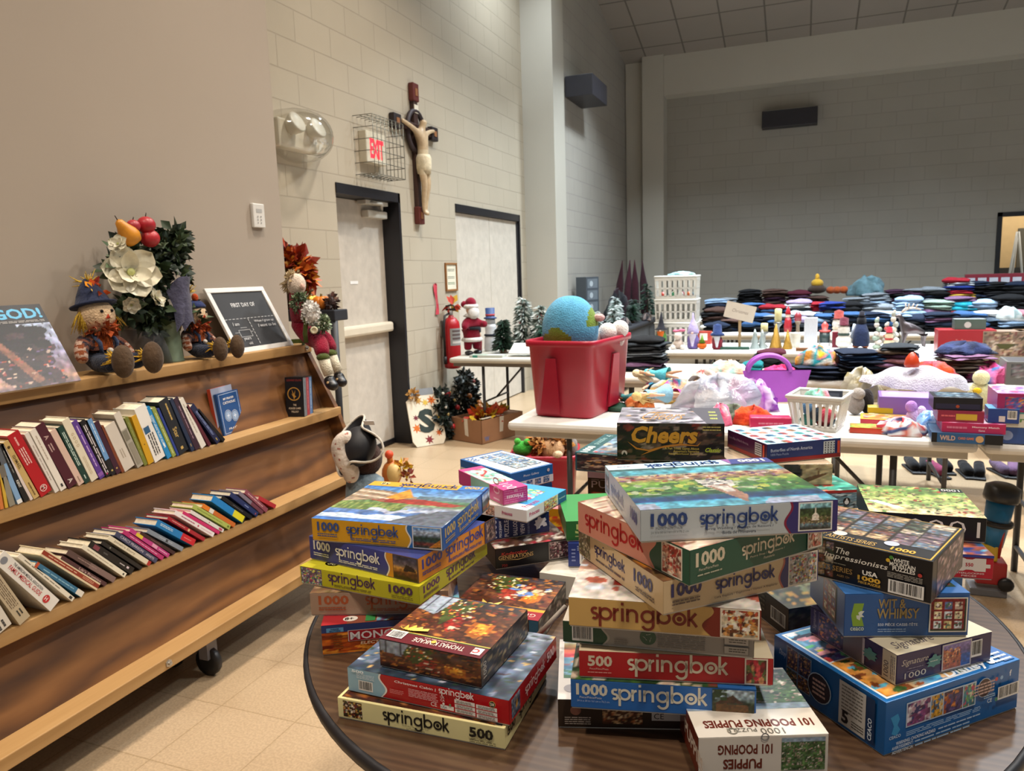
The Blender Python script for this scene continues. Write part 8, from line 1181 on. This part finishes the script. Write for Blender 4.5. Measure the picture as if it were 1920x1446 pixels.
mb = MB(); mb.lathe([(.085, .12), (.1, .135), (.085, .155)], '#d4d0cc', 16); mb.lathe([(.05, .335), (.075, .345), (.05, .365)], '#d4d0cc', 16); mb.build('fur_trim', PLUSH, t); mb = MB(); mb.lathe([(.075, .225), (.08, .235), (.075, .25)], '#15151a', 16); mb.build('belt', CLOTH, t)
for sx in (-1, 1): mb = MB(); mb.ball((sx*.045, -.015, .02), (.036, .05, .022), '#15151a', 10, 7); mb.build('boot', PLAST, t)
lth('nutcracker_figure', 'small red nutcracker between the Santa and the snowman', 'figurine', 893, 664, [('body', [(.02, 0), (.024, .1), (.02, .14)], '#8a2430', PWOOD), ('head', [(.016, .14), (.018, .17), (.012, .19)], '#c8a080', PWOOD), ('hat', [(.018, .19), (.02, .23), (.0, .235)], '#26263a', PWOOD)])
t = lth('snowman_figure', 'tall white snowman with a blue striped top hat on the grey edged table', 'figurine', 915, 660, [('body', [(.06, 0), (.065, .02), (.06, .12), (.05, .15), (.052, .22), (.048, .25)], '#c4c8cc', PWOOD), ('head', [(.046, .25), (.046, .29), (.044, .31)], '#c8ccd0', PWOOD), ('hat', [(.06, .30), (.06, .312), (.042, .315), (.044, .40), (.0, .4)], '#2a4272', PWOOD), ('hat_band', [(.0435, .325), (.0445, .345)], '#b84a50', CLOTH), ('belt', [(.058, .14), (.064, .15), (.056, .16)], '#20242e', CLOTH)]); mb = MB(); mb.ball((.06, .03, .06), .035, '#d0d4d8'); mb.build('snowball', PLUSH, t)
GRN = ['#12261a', '#1a3324', '#0e1f16', '#24402e']; FLK = ['#8a9690', '#b8c0bc', '#5a6a62', '#3a4c42', '#d0d4d0']
p = pz(943, 662, TH); conifer('small_tree', 'small dark green artificial tree right of the snowman', (py(943, 620, 6.2).x, 6.2, TH+.001), .30, .095, GRN, 420, .045, 'tabletop trees', seed=1)
p = pz(982, 650, TH); conifer('small_tree', 'snow flocked artificial tree behind the crimson tub', (py(982, 600, 6.38).x, 6.38, TH+.001), .49, .13, FLK, 700, .05, 'tabletop trees', deco=(('#a82430', 5, .012),), seed=2)
p = pz(1010, 650, TH); conifer('small_tree', 'frosted artificial tree with red berries behind the crimson tub', (py(1013, 600, 6.34).x, 6.34, TH+.001), .42, .11, FLK, 500, .045, 'tabletop trees', deco=(('#a82430', 12, .012),), seed=3)
p = pz(1012, 655, TH); conifer('small_tree', 'plain green cone tree beside the frosted berry tree', (py(1016, 620, 6.1).x, 6.1, TH+.001), .25, .085, ['#24483a', '#2c5644', '#1c3a2e'], 380, .04, 'tabletop trees', seed=4)
p = pz(993, 660, TH); lth('glass_tree', 'pale wooden tree ornament in front of the flocked tree', 'ornament', 993, 660, [('tree', [(.03, 0), (.012, .05), (.05, .051), (.02, .11), (.038, .111), (.012, .16), (.026, .161), (.0, .22)], '#a8aaa4', PWOOD)], dy=.0)
crumple('garland', 'red and orange garland heaped behind the white board', 'garland', on(960, 655), .10, .06, .06, ['#a8342c', '#c86a3a', '#8a2a2c', '#c8a080'], 71, CLOTH)
carton('open white picture book lying on the grey edged table', 880, 671, .30, .12, .02, 4, '#b8bcb4', dz("T.rect(.03,.05,.48,.95,'#98a898')", "T.rect(.52,.05,.97,.95,'#c8ccc4')", "F.rect(.1,0,.25,1,'#3a8a78')"), 'open_book', 'book'); p = on(940, 672); t = thing('board', 'white board propped on the open picture book', 'board', mat=T(p[0]+.02, p[1]+.12, TH+.022) @ RX(-62)); mb = MB(); mb.box(0, -.012, 0, .28, 0, .16, '#d4d4d0', .003); mb.build('panel', PAPER, t)
# ------------------------------------------------------------------ dark decorations on the black side table
t = carton('tall grey metal rack of pale ornaments against the far side wall', 0, 0, .28, .16, .62, 70, '#4a5056', dz(*["F.rect(.1,%f,.9,%f,'#6a7278')" % (.05+.24*i, .24+.24*i) for i in range(4)]+["F.disc(.4,%f,.06,'#a8b0b4')" % (.14+.24*i) for i in range(4)]), 'ornament_rack', 'rack', pos=(-2.6, 9.3, .762))
for i, (dx, a, c) in enumerate(((0, 5, '#34161c'), (.14, 3, '#3c1a22'), (.28, -2, '#38161e'), (.42, -4, '#2e161c'))):
    mb = MB(); mb.m = RX(-6) @ RY(a); mb.lathe([(.03, 0), (.06, .06), (.055, .5), (.02, .72), (.006, .84)], c, 10); tag(mb.build('folded_umbrella', CLOTH, loc=(-2.55+dx, 10.75, .765)), ORD[i]+' from the left of four dark red folded umbrellas at the side wall', 'umbrella', 'dark red folded umbrellas')
crumple('feather_boa', 'black feathery heap beside the grey ornament rack', 'decoration', (-2.32, 9.9, .762), .16, .16, .36, ['#121216', '#1c1c20', '#2a1a20'], 81, PLUSH)
for i, (x, y, h, pal) in enumerate(((-2.2, 9.1, .26, FLK), (-2.28, 9.55, .36, FLK), (-2.1, 9.75, .24, GRN), (-2.2, 10.3, .30, GRN), (-2.05, 10.5, .5, GRN), (-2.4, 9.0, .2, FLK))): conifer('small_tree', ORD[i]+' small holiday tree counted along the black side table', (x, y, .762), h, h*.32, pal, 200, .05, 'trees on the black side table', seed=20+i)
for i, (x, y, c, r) in enumerate(((-2.42, 9.25, '#8a1c2c', .06), (-2.1, 9.3, '#3a2c30', .07), (-2.15, 9.95, '#26262c', .08), (-2.3, 10.15, '#5a2430', .06), (-2.05, 8.95, '#6a5a4c', .05), (-2.0, 10.2, '#4a3a2c', .07))): crumple('decoration', ORD[i]+' small dark decoration along the black side table', 'decoration', (x, y, .762), r, r, r*1.3, [c, '#2a2a2e', '#7a6a64'], 90+i, CLOTH, group='small decorations on the black side table')
# ------------------------------------------------------------------ things on the floor
N = pz(904, 834.5, 0); L = pz(849, 824, 0); R2 = pz(981, 813, 0); ub = math.degrees(math.atan2(R2.y-N.y, R2.x-N.x)); w = (R2-N).length; d = .36; hb = py(904, 790, N.y).z
t = thing('cardboard_box', 'brown cardboard box with white tape and autumn leaves on the floor by the doors', 'box', mat=T(N.x, N.y, .001) @ RZ(ub)); mb = MB(); kb = '#92694a'
for a in ((0, 0, 0, w, .006, hb), (0, d-.006, 0, w, d, hb), (0, 0, 0, .006, d, hb), (w-.006, 0, 0, w, d, hb), (0, 0, 0, w, d, .006)): mb.box(*a, kb)
mb.box(w-.2, .006, hb-.012, w-.006, d*.5, hb-.006, '#a0785a'); mb.build('carton', PAPER, t)
mb = MB(); f1 = Face(mb, (0, 0, 0), (1, 0, 0), (0, 0, 1), w, hb); f1.poly([(.42, .35), (.5, .35), (.53, 1), (.43, 1)], '#cfc6b6'); f2 = Face(mb, (0, d, 0), (0, -1, 0), (0, 0, 1), d, hb); f2.poly([(.44, .3), (.56, .25), (.54, 1), (.42, 1)], '#cfc6b6'); f1.text('W', .06, .1, .2, '#5a6a9a', bold=.04); mb.box(.05, .03, hb+.001, w*.6, .07, hb+.003, '#cfc6b6'); mb.build('tape', PAPER, t)
t = thing('leaf_garland', 'orange and yellow artificial leaves heaped in the cardboard box', 'garland', mat=T(N.x, N.y, 0) @ RZ(ub)); mb = MB(); leafcloud(mb, (w*.4, d*.4, hb-.01), (w*.32, d*.33, .07), 260, .05, ['#b8441c', '#c86a20', '#a8321c', '#c8942c', '#d0b030'], 3, .2); leafcloud(mb, (w*.75, d*.5, hb), (.07, .08, .03), 40, .05, ['#c8b82c', '#b8a830'], 4, .2); mb.build('leaves', LEAF, t)
# pilgrim doll hiding its face, seen from behind
bx, by = -1.76, 2.66; t = thing('pilgrim_doll', 'child sized doll in black tricorn hat and grey dress leaning on the bookcase end', 'doll', (bx, by, 0), math.radians(0)); mb = MB(); q = lambda x, y, Y=2.64: tuple(py(x, y, Y)-Vector((bx, by, 0)))
hd = py(682, 862, 2.66)-Vector((bx, by, 0)); z0 = hd.z
mb = MB(); mb.lathe([(.135, .02), (.14, .05), (.125, .2), (.105, .34), (.095, .44), (.08, z0-.09), (.04, z0-.06)], '#76848a', 24); mb.m = T(hd.x, hd.y, 0); mb.m = I4; o = mb.build('dress', CLOTH, t); o.location = (hd.x, hd.y, 0)
mb = MB(); mb.grid(lambda u, v: ((.112+.045*v)*math.cos(6.283*u)*(1+.06*math.sin(40*u)), (.112+.045*v)*math.sin(6.283*u)*(1+.06*math.sin(40*u)), .42-.13*v), 80, 4, '#7c8a90'); o = mb.build('ruffle', CLOTH, t); o.location = (hd.x, hd.y, 0)
mb = MB(); mb.ball(tuple(hd+Vector((.0, .02, -.0))), (.07, .07, .076), '#3a241c', 18, 12); straw(mb, tuple(hd+Vector((0, 0, -.05))), 70, .12, '#33201a', (.1, -.2, -1), .5, .005, 5); mb.build('hair', PLUSH, t)
A1 = q(627, 845, 2.58); A2 = q(635, 818, 2.56); A3 = q(655, 905, 2.61); A4 = q(668, 880, 2.62); mb = MB(); skin(mb, [q(672, 850, 2.61)+(.034,), q(650, 815, 2.58)+(.042,), q(632, 832, 2.56)+(.046,), q(645, 865, 2.56)+(.044,), q(662, 888, 2.58)+(.04,), q(655, 905, 2.58)+(.03,)], [(0, 1), (1, 2), (2, 3), (3, 4), (4, 5)], lambda x, y, z: '#a0685c' if (math.sin(x*160)*math.sin(z*150)+math.sin(y*170)*.4) > 1.02 else '#c9bcae', 3); mb.build('sleeve', CLOTH, t)
# tricorn hat: dome and a turned up brim with white piping, tipped toward the viewer
hm = T(*tuple(hd+Vector((.01, -.03, .06)))) @ RZ(-20) @ RX(62) @ S(.84); mb = MB(); mb.m = hm; mb.ball((0, 0, .02), (.098, .105, .085), '#17171c', 22, 14); mb.build('hat_crown', MATTEP, t)
br_ = lambda a, k: (((.112+.03*math.cos(3*a))*(1+.26*k))*math.cos(a), ((.112+.03*math.cos(3*a))*(1+.26*k))*math.sin(a), -.015+.055*k*(1-.6*math.cos(3*a)))
mb = MB(); mb.m = hm; mb.grid(lambda u, v: br_(6.283*u, v), 48, 4, '#1a1a1f'); mb.build('hat_brim', MATTEP, t); mb = MB(); mb.m = hm; mb.tube([br_(6.283*k/48, 1.0) for k in range(48)], .006, '#c4bcae', 6, True); mb.build('hat_piping', CLOTH, t)
mb = MB(); p_ = q(692, 793, 2.55); mb.m = T(*p_) @ RZ(15) @ RX(35); mb.box(-.022, -.001, -.012, .022, .001, .012, '#d0d0d4'); mb.build('price_tag', PAPER, t)
for sx in (-1, 1): mb = MB(); mb.ball((hd.x+sx*.06, hd.y-.02, .03), (.045, .08, .03), '#2a2422', 12, 8); mb.build('shoe', PLAST, t)
p = py(742, 870, 3.75); t = thing('turkey_ornament', 'orange and yellow turkey yard ornament standing behind the tricorn doll', 'ornament', (p.x, p.y, 0)); z_ = p.z; mb = MB()
mb.ball((-.03, 0, z_-.06), (.06, .06, .08), '#b8641c', 12, 8); mb.ball((.0, -.03, z_-.05), (.045, .04, .06), '#d0b070', 12, 8); mb.ball((-.03, -.02, z_+.06), .026, '#c8441c', 10, 8); mb.tube([(-.03, -.01, z_), (-.03, -.015, z_+.05)], .018, '#b8641c'); mb.build('body', PWOOD, t); mb = MB(); mb.tube([(0, 0, z_-.1), (0, 0, .0)], .012, '#5a4030'); mb.lathe([(.08, 0), (.08, .015), (.01, .02)], '#5a4030', 14); mb.build('stand', PWOOD, t)
mb = MB(); leafcloud(mb, (.04, 0, z_-.02), (.04, .02, .05), 50, .026, ['#c8901c', '#b87018', '#d0a828'], 3, .3); leafcloud(mb, (.08, 0, z_-.07), (.025, .02, .025), 16, .026, ['#7a2a24', '#8a3a2a'], 4, .3); mb.build('tail', LEAF, t)
# red floor tub of plush animals, seen between the box stacks
p = pz(1000, 980, 0); N2 = Vector((-1.674, 4.24, 0)); t = tub('storage_tub', 'red plastic tub of plush animals on the floor under the first table', N2, 14, .37, .34, .31, '#a01630', 1.12, 1.1)
t = thing('plush_toy', 'plush lion with a shaggy orange mane in the red floor tub', 'plush toy', (N2.x+.19, N2.y+.16, 0)); mb = MB(); leafcloud(mb, (0, 0, .36), (.12, .1, .09), 600, .035, ['#a8642c', '#b8783a', '#985424', '#c08a4a'], 4, .4); mb.build('mane', PLUSH, t); mb = MB(); mb.ball((.03, -.05, .34), (.08, .07, .07), '#c8a078', 14, 10); mb.ball((.08, -.1, .32), (.035, .03, .026), '#d0b898'); mb.build('face', PLUSH, t)
t = clump('plush_toy', 'bright green plush frog head at the left of the red floor tub', 'plush toy', (N2.x+.02, N2.y+.12, 0), [(0, 0, .33, (.07, .06, .05), '#3a9a34'), (-.03, -.02, .38, (.022, .022, .022), '#4aae40'), (.035, -.02, .38, (.022, .022, .022), '#4aae40')])
clump('plush_toy', 'grey plush animal leaning beside the lion in the red floor tub', 'plush toy', (N2.x+.31, N2.y+.2, 0), [(0, 0, .34, (.05, .05, .08), '#8a8480'), (0, -.03, .4, (.03, .03, .05), '#9a948e')]); clump('plush_ball', 'navy plush ball at the right of the red floor tub', 'plush toy', (N2.x+.60, N2.y+.22, 0), [(0, 0, .12, (.12, .12, .12), '#18264e')])
# toy rocket truck at the right
p = pz(1860, 1098, 0); Y0 = 3.60; X0 = py(1855, 1000, Y0).x; t = thing('toy_truck', 'upright toy tower vehicle in blue, yellow and red on the floor at the right', 'toy', (X0, Y0, 0)); zb = py(1860, 1098, Y0).z; zt_ = py(1865, 905, Y0).z; H_ = zt_-zb; zb = max(zb, .0); mb = MB(); mb.box(-.07, -.05, 0, .07, .05, zb, '#6a6a6c', .005) if zb > .02 else None; 
if zb > .02: mb.build('stand', PLAST, t)
mb = MB(); mb.box(-.05, -.05, zb+.02, .065, .05, zb+H_*.26, '#9a1c20', .008); mb.box(-.06, -.04, zb+H_*.26, .03, .04, zb+H_*.42, '#b8941c', .008); mb.build('cab', PLAST, t); mb = MB(); mb.tube([(.03, -.03, zb+H_*.3), (.045, -.03, zb+H_*.6), (-.0, -.03, zb+H_*.6)], .009, '#a82a20'); mb.build('frame', PLAST, t)
mb = MB(); mb.m = T(-.01, 0, 0) @ RY(6); mb.lathe([(.04, zb+H_*.4), (.048, zb+H_*.6), (.054, zb+H_*.84)], '#1d6a9c', 16); mb.build('tank', PLAST, t); mb = MB(); mb.m = T(-.01, 0, 0) @ RY(6); mb.lathe([(.06, zb+H_*.6), (.066, zb+H_*.62), (.06, zb+H_*.65)], '#1c1c20', 16); mb.build('collar', PLAST, t); mb = MB(); mb.m = T(-.01, 0, 0) @ RY(6); mb.lathe([(.066, zb+H_*.84), (.07, zb+H_*.87), (.066, zb+H_*.97), (.04, zb+H_)], '#202226', 16); mb.build('collar', PLAST, t)
mb = MB(); mb.m = T(.06, -.055, zb+.03) @ RX(90); mb.lathe([(.02, -.012), (.03, -.008), (.03, .008), (.02, .012)], '#141416', 14); mb.build('wheel', PLAST, t)
# shoes under the tables
def shoe(x, y, rot, col, label, sole='#161618', grp='shoes under the white tables'):
    p = pz(x, y, 0); t = thing('shoe', label, 'shoe', (p.x, p.y+.12, .001), math.radians(rot), grp); mb = MB(); skin(mb, [(0, -.09, .035, .034), (0, -.03, .04, .038), (0, .05, .05, .036), (0, .1, .055, .034), (0, .1, .085, .032)], [(0, 1), (1, 2), (2, 3), (3, 4)], col, 2); mb.build('upper', CLOTH, t); mb = MB(); mb.box(-.036, -.125, 0, .036, .13, .014, sole, .012); mb.build('sole', MATTEP, t)
for i, (x, y, r, c, lb) in enumerate(((1715, 890, 10, '#17171b', 'first black shoe from the left under the white table'), (1738, 891, -5, '#19191d', 'second black shoe from the left under the white table'), (1762, 900, 20, '#8a3a5a', 'pink shoe between the black pairs under the white table'), (1778, 892, 8, '#151519', 'third black shoe from the left, beside the pink one'), (1818, 900, 5, '#131316', 'fourth black shoe from the left under the white table'), (1843, 902, -8, '#141418', 'fifth black shoe from the left under the white table'), (1885, 898, 15, '#5a4a64', 'mauve shoe near the right edge under the white table'), (1908, 900, -10, '#6a5070', 'rightmost mauve shoe under the white table'))): shoe(x, y, r, c, lb)
